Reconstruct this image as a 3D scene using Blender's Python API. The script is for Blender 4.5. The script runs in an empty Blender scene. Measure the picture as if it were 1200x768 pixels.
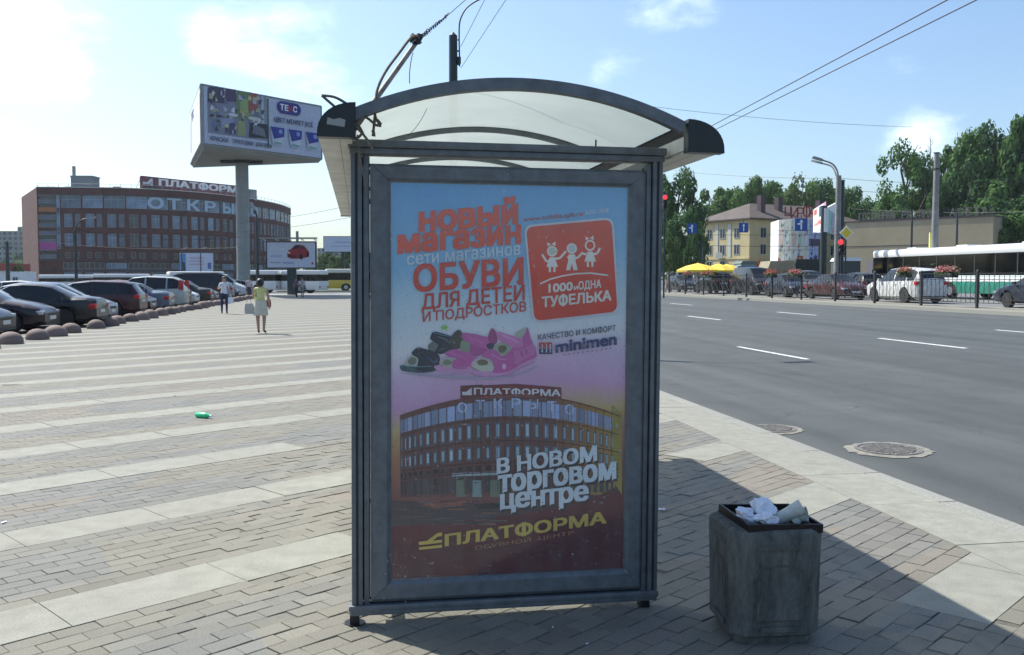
import bpy, bmesh, math, random
from mathutils import Vector, Matrix
R = math.radians
PI = math.pi
sc = bpy.context.scene
COL = sc.collection

# ------------------------------------------------------------------ camera
YAW, PITCH, FPX, CAMZ = R(9.4), R(3.07), 1080.0, 1.62
cam_d = bpy.data.cameras.new('camera')
cam = bpy.data.objects.new('camera', cam_d)
COL.objects.link(cam)
sc.camera = cam
cam_d.sensor_width = 36.0
cam_d.lens = FPX / 1200 * 36
cam_d.clip_start = 0.05
cam_d.clip_end = 20000
cam.location = (0, 0, CAMZ)
cam.rotation_euler = (R(90) - PITCH, 0, -YAW)

# ------------------------------------------------------------------ world, sun, exposure
SUN_AZ, SUN_EL = R(-43.3), R(50)
wd = bpy.data.worlds.new('World')
sc.world = wd
wd.use_nodes = True
wn, wl = wd.node_tree.nodes, wd.node_tree.links
bg = wn['Background']
sky = wn.new('ShaderNodeTexSky')
sky.sky_type = 'NISHITA'
sky.sun_disc = False
sky.sun_elevation = SUN_EL
sky.sun_rotation = SUN_AZ
sky.air_density = 1.0
sky.dust_density = 1.9
sky.ozone_density = 1.0
tc = wn.new('ShaderNodeTexCoord')
nrm = wn.new('ShaderNodeVectorMath'); nrm.operation = 'NORMALIZE'
wl.new(tc.outputs['Generated'], nrm.inputs[0])
mp = wn.new('ShaderNodeMapping'); mp.inputs['Scale'].default_value = (1, 1, 2.1)
mp.inputs['Location'].default_value = (0.35, 0.1, 0.0)
wl.new(nrm.outputs[0], mp.inputs[0])
nz = wn.new('ShaderNodeTexNoise'); nz.inputs['Scale'].default_value = 5.2
nz.inputs['Detail'].default_value = 8; nz.inputs['Roughness'].default_value = 0.6
wl.new(mp.outputs[0], nz.inputs['Vector'])
nz2 = wn.new('ShaderNodeTexNoise'); nz2.inputs['Scale'].default_value = 1.7
nz2.inputs['Detail'].default_value = 2
wl.new(mp.outputs[0], nz2.inputs['Vector'])
def ray(px, py):
    f = Vector((math.sin(YAW) * math.cos(PITCH), math.cos(YAW) * math.cos(PITCH), -math.sin(PITCH)))
    r = Vector((math.cos(YAW), -math.sin(YAW), 0))
    u = r.cross(f)
    return f + r * ((px - 600) / FPX) - u * ((py - 384) / FPX)
acc = None
# soft cloud banks at the bearings where the photograph has them, on top of the scattered ones
for (cx, cy, rad, amt) in [(25, 30, .13, .24), (330, 90, .12, .24), (235, 50, .06, .18), (1075, 165, .06, .13), (925, 165, .07, .15), (700, 120, .05, .12), (60, 190, .12, .05)]:
    d = ray(cx, cy).normalized()
    dist = wn.new('ShaderNodeVectorMath'); dist.operation = 'DISTANCE'
    wl.new(nrm.outputs[0], dist.inputs[0]); dist.inputs[1].default_value = d
    mr = wn.new('ShaderNodeMapRange'); mr.interpolation_type = 'SMOOTHSTEP'
    wl.new(dist.outputs['Value'], mr.inputs['Value'])
    mr.inputs['From Min'].default_value = 0; mr.inputs['From Max'].default_value = rad
    mr.inputs['To Min'].default_value = amt; mr.inputs['To Max'].default_value = 0
    if acc is None:
        acc = mr.outputs[0]
    else:
        a = wn.new('ShaderNodeMath'); a.operation = 'ADD'
        wl.new(acc, a.inputs[0]); wl.new(mr.outputs[0], a.inputs[1]); acc = a.outputs[0]
a = wn.new('ShaderNodeMath'); a.operation = 'ADD'; wl.new(nz.outputs[0], a.inputs[0]); wl.new(acc, a.inputs[1])
a3 = wn.new('ShaderNodeMath'); a3.operation = 'MULTIPLY_ADD'; wl.new(nz2.outputs[0], a3.inputs[0])
a3.inputs[1].default_value = 0.35; wl.new(a.outputs[0], a3.inputs[2])
cr = wn.new('ShaderNodeMapRange'); cr.interpolation_type = 'SMOOTHSTEP'
wl.new(a3.outputs[0], cr.inputs['Value'])
cr.inputs['From Min'].default_value = 0.75; cr.inputs['From Max'].default_value = 1.02
cr.inputs['To Min'].default_value = 0; cr.inputs['To Max'].default_value = 0.6
mixc = wn.new('ShaderNodeMix'); mixc.data_type = 'RGBA'
wl.new(cr.outputs[0], mixc.inputs[0]); wl.new(sky.outputs[0], mixc.inputs[6])
mixc.inputs[7].default_value = (11.5, 11.3, 11.2, 1)
hsv = wn.new('ShaderNodeHueSaturation'); hsv.inputs['Saturation'].default_value = 1.0
wl.new(mixc.outputs[2], hsv.inputs['Color'])
tint = wn.new('ShaderNodeMix'); tint.data_type = 'RGBA'; tint.blend_type = 'MULTIPLY'; tint.inputs[0].default_value = 1
wl.new(hsv.outputs[0], tint.inputs[6]); tint.inputs[7].default_value = (.90, 1.02, 1.12, 1)
wl.new(tint.outputs[2], bg.inputs[0])
bg.inputs[1].default_value = 0.125

sun_d = bpy.data.lights.new('sun', 'SUN')
sun = bpy.data.objects.new('sun', sun_d)
COL.objects.link(sun)
sun_d.energy = 5.0
sun_d.angle = R(0.55)
sun_d.color = (1.0, 0.965, 0.88)
sdir = Vector((math.sin(SUN_AZ) * math.cos(SUN_EL), math.cos(SUN_AZ) * math.cos(SUN_EL), math.sin(SUN_EL)))
sun.rotation_euler = (-sdir).to_track_quat('-Z', 'Y').to_euler()
sun.location = (-20, 20, 40)

sc.view_settings.view_transform = 'Standard'
sc.view_settings.look = 'None'
sc.view_settings.exposure = 0.50
sc.view_settings.gamma = 1.0
sc.render.engine = 'CYCLES'
sc.cycles.use_denoising = True
sc.cycles.max_bounces = 8
sc.cycles.transparent_max_bounces = 24

# ------------------------------------------------------------------ helpers
def at(px, py, D):
    "the point seen at a photograph pixel, D metres along the view axis"
    return ray(px, py) * D + Vector((0, 0, CAMZ))
def on_z(px, py, z=0.0):
    d = ray(px, py)
    return d * ((z - CAMZ) / d.z) + Vector((0, 0, CAMZ))
def on_y(px, py, Y):
    d = ray(px, py)
    return d * (Y / d.y) + Vector((0, 0, CAMZ))

class MB:
    def __init__(self):
        self.v = []; self.f = []; self.m = []; self.c = []
    def add(self, vs, fs, m=0):
        b = len(self.v)
        self.v += [tuple(p) for p in vs]
        for f in fs:
            self.f.append([b + i for i in f]); self.m.append(m)
    def box(self, x0, x1, y0, y1, z0, z1, m=0, M=None):
        vs = [Vector(p) for p in [(x0,y0,z0),(x1,y0,z0),(x1,y1,z0),(x0,y1,z0),(x0,y0,z1),(x1,y0,z1),(x1,y1,z1),(x0,y1,z1)]]
        if M is not None: vs = [M @ p for p in vs]
        self.add(vs, [(0,3,2,1),(4,5,6,7),(0,1,5,4),(1,2,6,5),(2,3,7,6),(3,0,4,7)], m)
    def bbox(self, x0, x1, y0, y1, z0, z1, b=0.01, m=0, M=None):
        "box with chamfered edges"
        bm = bmesh.new()
        bmesh.ops.create_cube(bm, size=1)
        for w in bm.verts:
            w.co = Vector(((x0+x1)/2 + w.co.x*(x1-x0), (y0+y1)/2 + w.co.y*(y1-y0), (z0+z1)/2 + w.co.z*(z1-z0)))
        bmesh.ops.bevel(bm, geom=bm.edges[:], offset=b, segments=2, affect='EDGES', profile=0.6)
        bm.verts.index_update()
        vs = [(M @ w.co if M is not None else w.co.copy()) for w in bm.verts]
        self.add(vs, [[w.index for w in f.verts] for f in bm.faces], m)
        bm.free()
    def tube(self, pts, r, n=8, m=0, cap=True):
        pts = [Vector(p) for p in pts]
        rs = r if isinstance(r, (list, tuple)) else [r] * len(pts)
        ring = []
        prev = None
        for i, p in enumerate(pts):
            d = (pts[min(i+1, len(pts)-1)] - pts[max(i-1, 0)]).normalized()
            a = Vector((0,0,1)) if abs(d.z) < 0.95 else Vector((1,0,0))
            if prev is not None:
                a = prev
            s = d.cross(a)
            if s.length < 1e-5: s = d.orthogonal()
            s.normalize(); t = s.cross(d).normalized(); prev = t
            ring.append([p + (s*math.cos(2*PI*k/n) + t*math.sin(2*PI*k/n)) * rs[i] for k in range(n)])
        vs = [q for rr in ring for q in rr]
        fs = []
        for i in range(len(pts)-1):
            for k in range(n):
                a0, a1 = i*n+k, i*n+(k+1)%n
                fs.append((a0, a0+n, a1+n, a1))
        if cap:
            fs.append(tuple(range(n))); fs.append(tuple(reversed(range((len(pts)-1)*n, len(pts)*n))))
        self.add(vs, fs, m)
    def cyl(self, x, y, z0, z1, r0, r1=None, n=16, m=0):
        r1 = r0 if r1 is None else r1
        self.tube([(x,y,z0),(x,y,z1)], [r0, r1], n, m)
    def prism(self, poly, h, m=0, M=None):
        "poly in the XZ plane, extruded along +Y by h"
        n = len(poly)
        vs = [Vector((p[0], 0, p[1])) for p in poly] + [Vector((p[0], h, p[1])) for p in poly]
        if M is not None: vs = [M @ p for p in vs]
        fs = [tuple(range(n)), tuple(reversed(range(n, 2*n)))]
        for i in range(n):
            j = (i+1) % n
            fs.append((i, i+n, j+n, j))
        self.add(vs, fs, m)
    def quad(self, a, b, c, d, m=0):
        self.add([a,b,c,d], [(0,1,2,3)], m)
    def lathe(self, prof, n=20, m=0, M=None):
        vs = []; fs = []
        for (r, z) in prof:
            for k in range(n):
                p = Vector((r*math.cos(2*PI*k/n), r*math.sin(2*PI*k/n), z))
                vs.append(M @ p if M is not None else p)
        for i in range(len(prof)-1):
            for k in range(n):
                a0, a1 = i*n+k, i*n+(k+1)%n
                fs.append((a0, a1, a1+n, a0+n))
        fs.append(tuple(range((len(prof)-1)*n, len(prof)*n)))
        self.add(vs, fs, m)
    def mesh(self, name, mats, smooth=None):
        me = bpy.data.meshes.new(name)
        me.from_pydata(self.v, [], self.f)
        if not isinstance(mats, (list, tuple)): mats = [mats]
        for x in mats: me.materials.append(x)
        if len(mats) > 1: me.polygons.foreach_set('material_index', self.m)
        if smooth is not None:
            me.polygons.foreach_set('use_smooth', [True]*len(me.polygons))
            me.set_sharp_from_angle(angle=R(smooth))
        me.update()
        return me
    def build(self, name, mats, parent=None, loc=None, rz=None, smooth=None):
        return link(name, self.mesh(name, mats, smooth), parent, loc, rz)

def link(name, me, parent=None, loc=None, rz=None):
    o = bpy.data.objects.new(name, me)
    COL.objects.link(o)
    if parent is not None: o.parent = parent
    if loc is not None: o.location = loc
    if rz is not None: o.rotation_euler = (0, 0, rz)
    return o
def tag(o, label=None, cat=None, group=None, kind=None):
    if label: o['label'] = label
    if cat: o['category'] = cat
    if group: o['group'] = group
    if kind: o['kind'] = kind
    return o
def thing(name, label, cat, loc=(0,0,0), rz=0, group=None):
    o = bpy.data.objects.new(name, None)
    COL.objects.link(o)
    o.location = loc; o.rotation_euler = (0, 0, rz)
    o.empty_display_size = 0.3
    return tag(o, label, cat, group)
def copy_tree(o, parent=None, kids=None):
    c = o.copy(); COL.objects.link(c)
    if parent is not None: c.parent = parent
    for ch in (kids or {}).get(o.name, []):
        copy_tree(ch, c, kids)
    return c
def kid_map(root):
    m = {}
    def walk(o):
        m[o.name] = [x for x in bpy.data.objects if x.parent == o]
        for x in m[o.name]: walk(x)
    walk(root)
    return m

# ------------------------------------------------------------------ materials
def mat(name, col, rough=0.7, metal=0.0, var=0.0, scale=8.0, bump=0.0, col2=None, spec=None, coat=0.0, rand=0.0, detail=4, coord='Object', bscale=None):
    m = bpy.data.materials.new(name); m.use_nodes = True
    n, l = m.node_tree.nodes, m.node_tree.links
    p = n['Principled BSDF']
    c4 = (*col, 1)
    p.inputs['Base Color'].default_value = c4
    p.inputs['Roughness'].default_value = rough
    p.inputs['Metallic'].default_value = metal
    if spec is not None: p.inputs['Specular IOR Level'].default_value = spec
    if coat: p.inputs['Coat Weight'].default_value = coat; p.inputs['Coat Roughness'].default_value = 0.05
    if var or bump or col2:
        if coord == 'World':
            g = n.new('ShaderNodeNewGeometry'); vec = g.outputs['Position']
        else:
            g = n.new('ShaderNodeTexCoord'); vec = g.outputs['Object']
        t = n.new('ShaderNodeTexNoise'); t.inputs['Scale'].default_value = scale
        t.inputs['Detail'].default_value = detail; t.inputs['Roughness'].default_value = 0.65
        l.new(vec, t.inputs['Vector'])
        mx = n.new('ShaderNodeMix'); mx.data_type = 'RGBA'
        mr = n.new('ShaderNodeMapRange'); l.new(t.outputs[0], mr.inputs[0])
        mr.inputs[1].default_value = 0.32; mr.inputs[2].default_value = 0.68
        l.new(mr.outputs[0], mx.inputs[0])
        if col2: A, B = col, col2
        else: A, B = [c*(1-var) for c in col], [min(1, c*(1+var)) for c in col]
        mx.inputs[6].default_value = (*A, 1); mx.inputs[7].default_value = (*B, 1)
        out = mx.outputs[2]
        if rand:
            oi = n.new('ShaderNodeObjectInfo')
            mr2 = n.new('ShaderNodeMapRange'); l.new(oi.outputs['Random'], mr2.inputs[0])
            mr2.inputs[3].default_value = 1-rand; mr2.inputs[4].default_value = 1+rand
            hs = n.new('ShaderNodeHueSaturation'); l.new(out, hs.inputs['Color']); l.new(mr2.outputs[0], hs.inputs['Value'])
            out = hs.outputs[0]
        l.new(out, p.inputs['Base Color'])
        if bump:
            b = n.new('ShaderNodeBump'); b.inputs['Strength'].default_value = bump; b.inputs['Distance'].default_value = 0.01
            if bscale:
                t2 = n.new('ShaderNodeTexNoise'); t2.inputs['Scale'].default_value = bscale; t2.inputs['Detail'].default_value = 3
                l.new(vec, t2.inputs['Vector']); l.new(t2.outputs[0], b.inputs['Height'])
            else: l.new(t.outputs[0], b.inputs['Height'])
            l.new(b.outputs[0], p.inputs['Normal'])
    return m
def mixer(m, *names):
    return [m.node_tree.nodes.new(x) for x in names]

M = {}
def streaky():
    m = mat('grimy_cast_concrete', (.032, .033, .030), .92, scale=5, col2=(.165, .168, .150), bump=.45, detail=10, bscale=55)
    n, l = m.node_tree.nodes, m.node_tree.links
    t = next(x for x in n if x.type == 'TEX_NOISE' and x.inputs['Scale'].default_value == 5)
    tcn = next(x for x in n if x.type == 'TEX_COORD'); mp_ = n.new('ShaderNodeMapping'); mp_.inputs['Scale'].default_value = (3.2, 3.2, .8)
    l.new(tcn.outputs['Object'], mp_.inputs[0]); l.new(mp_.outputs[0], t.inputs['Vector']); t.inputs['Roughness'].default_value = .78
    return m
M['frame'] = mat('blue_grey_painted_aluminium', (.135, .150, .165), .5, .25, var=.22, scale=14, bump=.06, detail=8, spec=.4)
M['frame_dark'] = mat('dark_rubber_groove', (.018, .021, .026), .7)
M['black_plastic'] = mat('black_plastic_cap', (.008, .009, .011), .38, var=.4, scale=20)
M['white_panel'] = mat('dirty_white_soffit', (.62, .62, .57), .6, var=.18, scale=6, detail=8)
M['rust'] = mat('rusty_pipe', (.16, .12, .09), .65, .3, scale=30, col2=(.34, .33, .31), bump=.2)
M['rope'] = mat('weathered_rope', (.15, .13, .10), .9, var=.4, scale=60, bump=.3)
M['wire'] = mat('black_cable', (.02, .02, .022), .6)
M['concrete_bin'] = streaky()
M['rim'] = mat('dark_sheet_steel_rim', (.018, .014, .014), .5, .5, var=.5, scale=25)
M['paper'] = mat('crumpled_white_paper', (.74, .76, .84), .8, var=.08, scale=30)
M['paper_grey'] = mat('translucent_cup_plastic', (.48, .5, .46), .35, var=.2, scale=30)
M['granite_b'] = mat('brown_granite', (.17, .125, .11), .8, var=.25, scale=60, bump=.2, rand=.2)
M['asphalt_dark'] = mat('dark_asphalt', (.07, .072, .075), .9, var=.15, scale=.8, coord='World')
M['paint_white'] = mat('worn_white_road_paint', (.30, .31, .30), .7, col2=(.78, .79, .77), scale=14, coord='World')
M['iron'] = mat('cast_iron', (.10, .095, .09), .6, .5, scale=25, col2=(.30, .28, .25), bump=.3)
M['concrete_ring'] = mat('manhole_concrete', (.20, .19, .165), .9, var=.3, scale=14, bump=.4)
M['tyre'] = mat('tyre_rubber', (.018, .018, .019), .85)
M['alloy'] = mat('wheel_alloy', (.42, .43, .45), .35, .8)
M['glass_car'] = mat('tinted_car_glass', (.010, .013, .017), .08, spec=.5)
M['tail'] = mat('red_lamp_lens', (.42, .012, .015), .2)
M['head'] = mat('clear_lamp_lens', (.55, .57, .6), .12, .3)
M['plate'] = mat('number_plate', (.62, .63, .62), .5)
M['trim'] = mat('black_trim', (.02, .021, .023), .6)
M['pole_concrete'] = mat('weathered_concrete_pole', (.20, .20, .20), .9, var=.2, scale=3)
M['pole_dark'] = mat('dark_green_painted_steel', (.028, .042, .045), .55, .2, var=.2, scale=4)
M['steel_grey'] = mat('painted_grey_steel', (.27, .29, .28), .6, .1, var=.12, scale=1.5)
M['fence'] = mat('black_cast_fence_paint', (.035, .037, .04), .55, .2)
M['white_paint'] = mat('white_vehicle_paint', (.74, .75, .74), .35, coat=.3)
M['green_paint'] = mat('green_vehicle_paint', (.03, .24, .17), .4, coat=.3)
M['yellow_paint'] = mat('yellow_vehicle_paint', (.62, .42, .04), .4, coat=.3)
M['skin'] = mat('skin', (.42, .25, .18), .6)
M['hair'] = mat('black_hair', (.012, .01, .01), .5)
M['brick'] = mat('red_brown_brick', (.058, .015, .015), .9, scale=.6, col2=(.105, .030, .026), coord='World', detail=8)
M['brick_dark'] = mat('dark_mall_cladding', (.075, .05, .06), .8, var=.25, scale=.8, coord='World')
M['slate_panel'] = mat('grey_blue_pilaster', (.13, .15, .18), .7, var=.2, scale=1)
M['win_blue'] = mat('blue_window_glass', (.10, .18, .27), .25, rand=.6, var=.5, scale=.35, spec=.8)
M['win_dark'] = mat('dark_window_glass', (.022, .028, .034), .12, rand=.3, var=.3, scale=.5, spec=.6)
M['win_frame'] = mat('grey_window_frame', (.30, .34, .38), .6)
M['letter_white'] = mat('white_letter_film', (.42, .56, .68), .6)
M['yellow_wall'] = mat('ochre_plaster', (.40, .33, .17), .9, scale=.35, col2=(.52, .45, .26), coord='World', detail=8)
M['beige_wall'] = mat('beige_render', (.30, .255, .17), .9, scale=.25, col2=(.37, .32, .22), coord='World', detail=7)
M['roof_brown'] = mat('brown_tin_roof', (.088, .068, .060), .8, var=.25, scale=.5, coord='World')
M['grey_block'] = mat('grey_panel_block', (.26, .28, .29), .9, var=.1, scale=.4, coord='World')
M['bark'] = mat('tree_bark', (.09, .075, .06), .95, var=.3, scale=3)
M['flower'] = mat('red_flowers', (.30, .03, .03), .8, col2=(.42, .12, .06), scale=8)
M['flower2'] = mat('pink_flowers', (.42, .04, .10), .8, col2=(.46, .22, .16), scale=8)
M['leafy'] = mat('planter_leaves', (.04, .085, .025), .8)
M['awning_yellow'] = mat('yellow_canvas', (.78, .56, .06), .7)
M['tarp_tan'] = mat('tan_tarpaulin', (.26, .235, .16), .85, var=.15, scale=1)
M['tarp_dark'] = mat('dark_green_tarpaulin', (.022, .032, .03), .8)
M['sign_blue'] = mat('blue_sign_sheet', (.015, .075, .30), .5)
M['sign_white'] = mat('white_sign_sheet', (.75, .76, .76), .5)
M['sign_yellow'] = mat('yellow_sign_sheet', (.72, .55, .03), .5)
M['bottle'] = mat('green_plastic_bottle', (.04, .55, .25), .2)
M['maroon_panel'] = mat('maroon_sign_panel', (.16, .035, .05), .6)
M['grass'] = mat('grass', (.06, .10, .03), .95, var=.4, scale=2, coord='World')

def leaf_mat(name, a, b):
    m = mat(name, a, .75, col2=b, scale=.7, coord='World', detail=6)
    n, l = m.node_tree.nodes, m.node_tree.links
    p = n['Principled BSDF']; p.inputs['Specular IOR Level'].default_value = .25
    tr = n.new('ShaderNodeBsdfTranslucent'); mx = n.new('ShaderNodeMixShader'); mx.inputs[0].default_value = .32
    src = p.inputs['Base Color'].links[0].from_socket
    l.new(src, tr.inputs[0]); l.new(p.outputs[0], mx.inputs[1]); l.new(tr.outputs[0], mx.inputs[2])
    l.new(mx.outputs[0], n['Material Output'].inputs['Surface'])
    return m
M['leaf'] = leaf_mat('deciduous_leaves', (.035, .10, .030), (.11, .21, .05))
M['leaf_light'] = leaf_mat('light_leaves', (.04, .085, .025), (.09, .15, .045))
M['leaf_pine'] = leaf_mat('dark_leaves', (.026, .075, .028), (.07, .15, .045))
M['leaf_rust'] = leaf_mat('rusty_leaves', (.20, .05, .015), (.32, .10, .03))

# translucent polycarbonate
m = bpy.data.materials.new('milky_polycarbonate'); m.use_nodes = True
n, l = m.node_tree.nodes, m.node_tree.links; n.clear()
o_ = n.new('ShaderNodeOutputMaterial')
tr, df, tp = n.new('ShaderNodeBsdfTranslucent'), n.new('ShaderNodeBsdfDiffuse'), n.new('ShaderNodeBsdfTransparent')
tcn = n.new('ShaderNodeTexCoord'); t = n.new('ShaderNodeTexNoise'); t.inputs['Scale'].default_value = 3.5; t.inputs['Detail'].default_value = 9
l.new(tcn.outputs['Object'], t.inputs['Vector'])
mx0 = n.new('ShaderNodeMix'); mx0.data_type = 'RGBA'; l.new(t.outputs[0], mx0.inputs[0])
mx0.inputs[6].default_value = (.30, .34, .31, 1); mx0.inputs[7].default_value = (.44, .48, .45, 1)
l.new(mx0.outputs[2], tr.inputs[0]); df.inputs[0].default_value = (.5, .53, .5, 1); tp.inputs[0].default_value = (.9, .92, .9, 1)
m1, m2 = n.new('ShaderNodeMixShader'), n.new('ShaderNodeMixShader')
m1.inputs[0].default_value = .35; l.new(tr.outputs[0], m1.inputs[1]); l.new(df.outputs[0], m1.inputs[2])
m2.inputs[0].default_value = .05; l.new(m1.outputs[0], m2.inputs[1]); l.new(tp.outputs[0], m2.inputs[2])
l.new(m2.outputs[0], o_.inputs[0])
M['poly'] = m
m = bpy.data.materials.new('white_diffuser_sheet'); m.use_nodes = True
n, l = m.node_tree.nodes, m.node_tree.links; n.clear(); o_ = n.new('ShaderNodeOutputMaterial')
tr, df, mx = n.new('ShaderNodeBsdfTranslucent'), n.new('ShaderNodeBsdfDiffuse'), n.new('ShaderNodeMixShader')
tr.inputs[0].default_value = (.8, .82, .84, 1); df.inputs[0].default_value = (.8, .8, .8, 1); mx.inputs[0].default_value = .4
l.new(tr.outputs[0], mx.inputs[1]); l.new(df.outputs[0], mx.inputs[2]); l.new(mx.outputs[0], o_.inputs[0]); M['diffuser'] = m
# thin clear pane: transparent with a fresnel reflection
def pane(name, tint=(.93, .95, .95), dust=0.0):
    m = bpy.data.materials.new(name); m.use_nodes = True
    n, l = m.node_tree.nodes, m.node_tree.links; n.clear()
    o_ = n.new('ShaderNodeOutputMaterial'); tp = n.new('ShaderNodeBsdfTransparent'); gl = n.new('ShaderNodeBsdfGlossy')
    tp.inputs[0].default_value = (*tint, 1); gl.inputs['Roughness'].default_value = .09
    fr = n.new('ShaderNodeFresnel'); ge = n.new('ShaderNodeNewGeometry'); io = n.new('ShaderNodeMapRange')   # same reflectance from either side of the pane
    l.new(ge.outputs['Backfacing'], io.inputs[0]); io.inputs[3].default_value = 1.45; io.inputs[4].default_value = 1/1.45; l.new(io.outputs[0], fr.inputs[0])
    mx = n.new('ShaderNodeMixShader'); l.new(fr.outputs[0], mx.inputs[0]); l.new(tp.outputs[0], mx.inputs[1]); l.new(gl.outputs[0], mx.inputs[2])
    out = mx.outputs[0]
    if dust:
        g = n.new('ShaderNodeTexCoord'); mp_ = n.new('ShaderNodeMapping'); mp_.inputs['Scale'].default_value = (5, 1, 1.3); l.new(g.outputs['Object'], mp_.inputs[0])
        t = n.new('ShaderNodeTexNoise'); t.inputs['Scale'].default_value = 2.2; t.inputs['Detail'].default_value = 10; t.inputs['Roughness'].default_value = .7; l.new(mp_.outputs[0], t.inputs['Vector'])
        t2 = n.new('ShaderNodeTexNoise'); t2.inputs['Scale'].default_value = 70; t2.inputs['Detail'].default_value = 2; l.new(g.outputs['Object'], t2.inputs['Vector'])
        r1 = n.new('ShaderNodeMapRange'); l.new(t.outputs[0], r1.inputs[0]); r1.inputs[1].default_value = .4; r1.inputs[2].default_value = .75; r1.inputs[3].default_value = dust*.35; r1.inputs[4].default_value = dust
        r2 = n.new('ShaderNodeMapRange'); l.new(t2.outputs[0], r2.inputs[0]); r2.inputs[1].default_value = .68; r2.inputs[2].default_value = .74; r2.inputs[3].default_value = 0; r2.inputs[4].default_value = .35
        a_ = n.new('ShaderNodeMath'); a_.operation = 'ADD'; l.new(r1.outputs[0], a_.inputs[0]); l.new(r2.outputs[0], a_.inputs[1])
        d_ = n.new('ShaderNodeBsdfDiffuse'); d_.inputs[0].default_value = (.62, .64, .62, 1); m3 = n.new('ShaderNodeMixShader')
        l.new(a_.outputs[0], m3.inputs[0]); l.new(out, m3.inputs[1]); l.new(d_.outputs[0], m3.inputs[2]); out = m3.outputs[0]
    l.new(out, o_.inputs[0]); return m
M['pane'] = pane('clear_glass_pane', (.985, .992, .99))
M['pane_dusty'] = pane('dusty_glass_pane', (.985, .992, .99), .06)
M['bus_glass'] = pane('bus_window_glass', (.30, .34, .33))

# flat print: colour held per face
def print_mat(name, rough=.7, dirt=.0):
    m = bpy.data.materials.new(name); m.use_nodes = True
    n, l = m.node_tree.nodes, m.node_tree.links; p = n['Principled BSDF']
    a = n.new('ShaderNodeAttribute'); a.attribute_name = 'Col'
    p.inputs['Roughness'].default_value = rough
    if dirt:
        tcn = n.new('ShaderNodeTexCoord'); t = n.new('ShaderNodeTexNoise'); t.inputs['Scale'].default_value = 5; t.inputs['Detail'].default_value = 8
        l.new(tcn.outputs['Object'], t.inputs['Vector'])
        mr = n.new('ShaderNodeMapRange'); l.new(t.outputs[0], mr.inputs[0]); mr.inputs[1].default_value = .3; mr.inputs[2].default_value = .7
        mr.inputs[3].default_value = 1-dirt; mr.inputs[4].default_value = 1+dirt
        h = n.new('ShaderNodeHueSaturation'); l.new(a.outputs[0], h.inputs['Color']); l.new(mr.outputs[0], h.inputs['Value'])
        l.new(h.outputs[0], p.inputs['Base Color'])
    else: l.new(a.outputs[0], p.inputs['Base Color'])
    return m
M['print'] = print_mat('flat_print', .7, .12)
def glow_through(m, f):
    "a sheet that lets part of the light behind it through"
    n, l = m.node_tree.nodes, m.node_tree.links; p = n['Principled BSDF']
    tr = n.new('ShaderNodeBsdfTranslucent'); mx = n.new('ShaderNodeMixShader'); mx.inputs[0].default_value = f
    l.new(p.inputs['Base Color'].links[0].from_socket, tr.inputs[0]); l.new(p.outputs[0], mx.inputs[1]); l.new(tr.outputs[0], mx.inputs[2]); l.new(mx.outputs[0], n['Material Output'].inputs['Surface'])
    return m
M['poster_ink'] = print_mat('poster_ink', .6, .10)

def s2l(c):  # 0..255 display colour to linear
    return tuple(((x/255)/12.92 if x/255 <= .04045 else ((x/255+.055)/1.055)**2.4) for x in c)

_tc = {}
def fill_contours(pts, edges):
    "each outer contour of the letters is filled on its own (strokes of a letter may overlap), holes cut out"
    nxt = {}
    for a_, b_ in edges: nxt.setdefault(a_, []).append(b_); nxt.setdefault(b_, []).append(a_)
    seen = set(); loops = []
    for st in range(len(pts)):
        if st in seen or st not in nxt: continue
        lp = [st]; seen.add(st); cur = st
        while True:
            c_ = [q for q in sorted(nxt[cur], key=lambda q: (q != cur+1, q)) if q not in seen]
            if not c_: break
            cur = c_[0]; seen.add(cur); lp.append(cur)
        if len(lp) > 2: loops.append([pts[i] for i in lp])
    from mathutils.geometry import delaunay_2d_cdt
    V, E_ = [], []
    for l in loops:
        b = len(V); V += [Vector(p_) for p_ in l]; E_ += [(b+k, b+(k+1) % len(l)) for k in range(len(l))]
    if not V: return [], []
    ov, _e, of = delaunay_2d_cdt(V, E_, [], 0, 1e-5)[:3]
    def wind(px_, py_):
        w_ = 0
        for l in loops:
            for k in range(len(l)):
                (x0, y0), (x1, y1) = l[k], l[(k+1) % len(l)]
                cr = (x1-x0)*(py_-y0) - (px_-x0)*(y1-y0)
                if y0 <= py_ < y1 and cr > 0: w_ += 1
                elif y1 <= py_ < y0 and cr < 0: w_ -= 1
        return w_
    fs = [tuple(f) for f in of if wind(sum(ov[k].x for k in f)/len(f), sum(ov[k].y for k in f)/len(f)) != 0]
    return [(v.x, v.y, 0) for v in ov], fs
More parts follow.
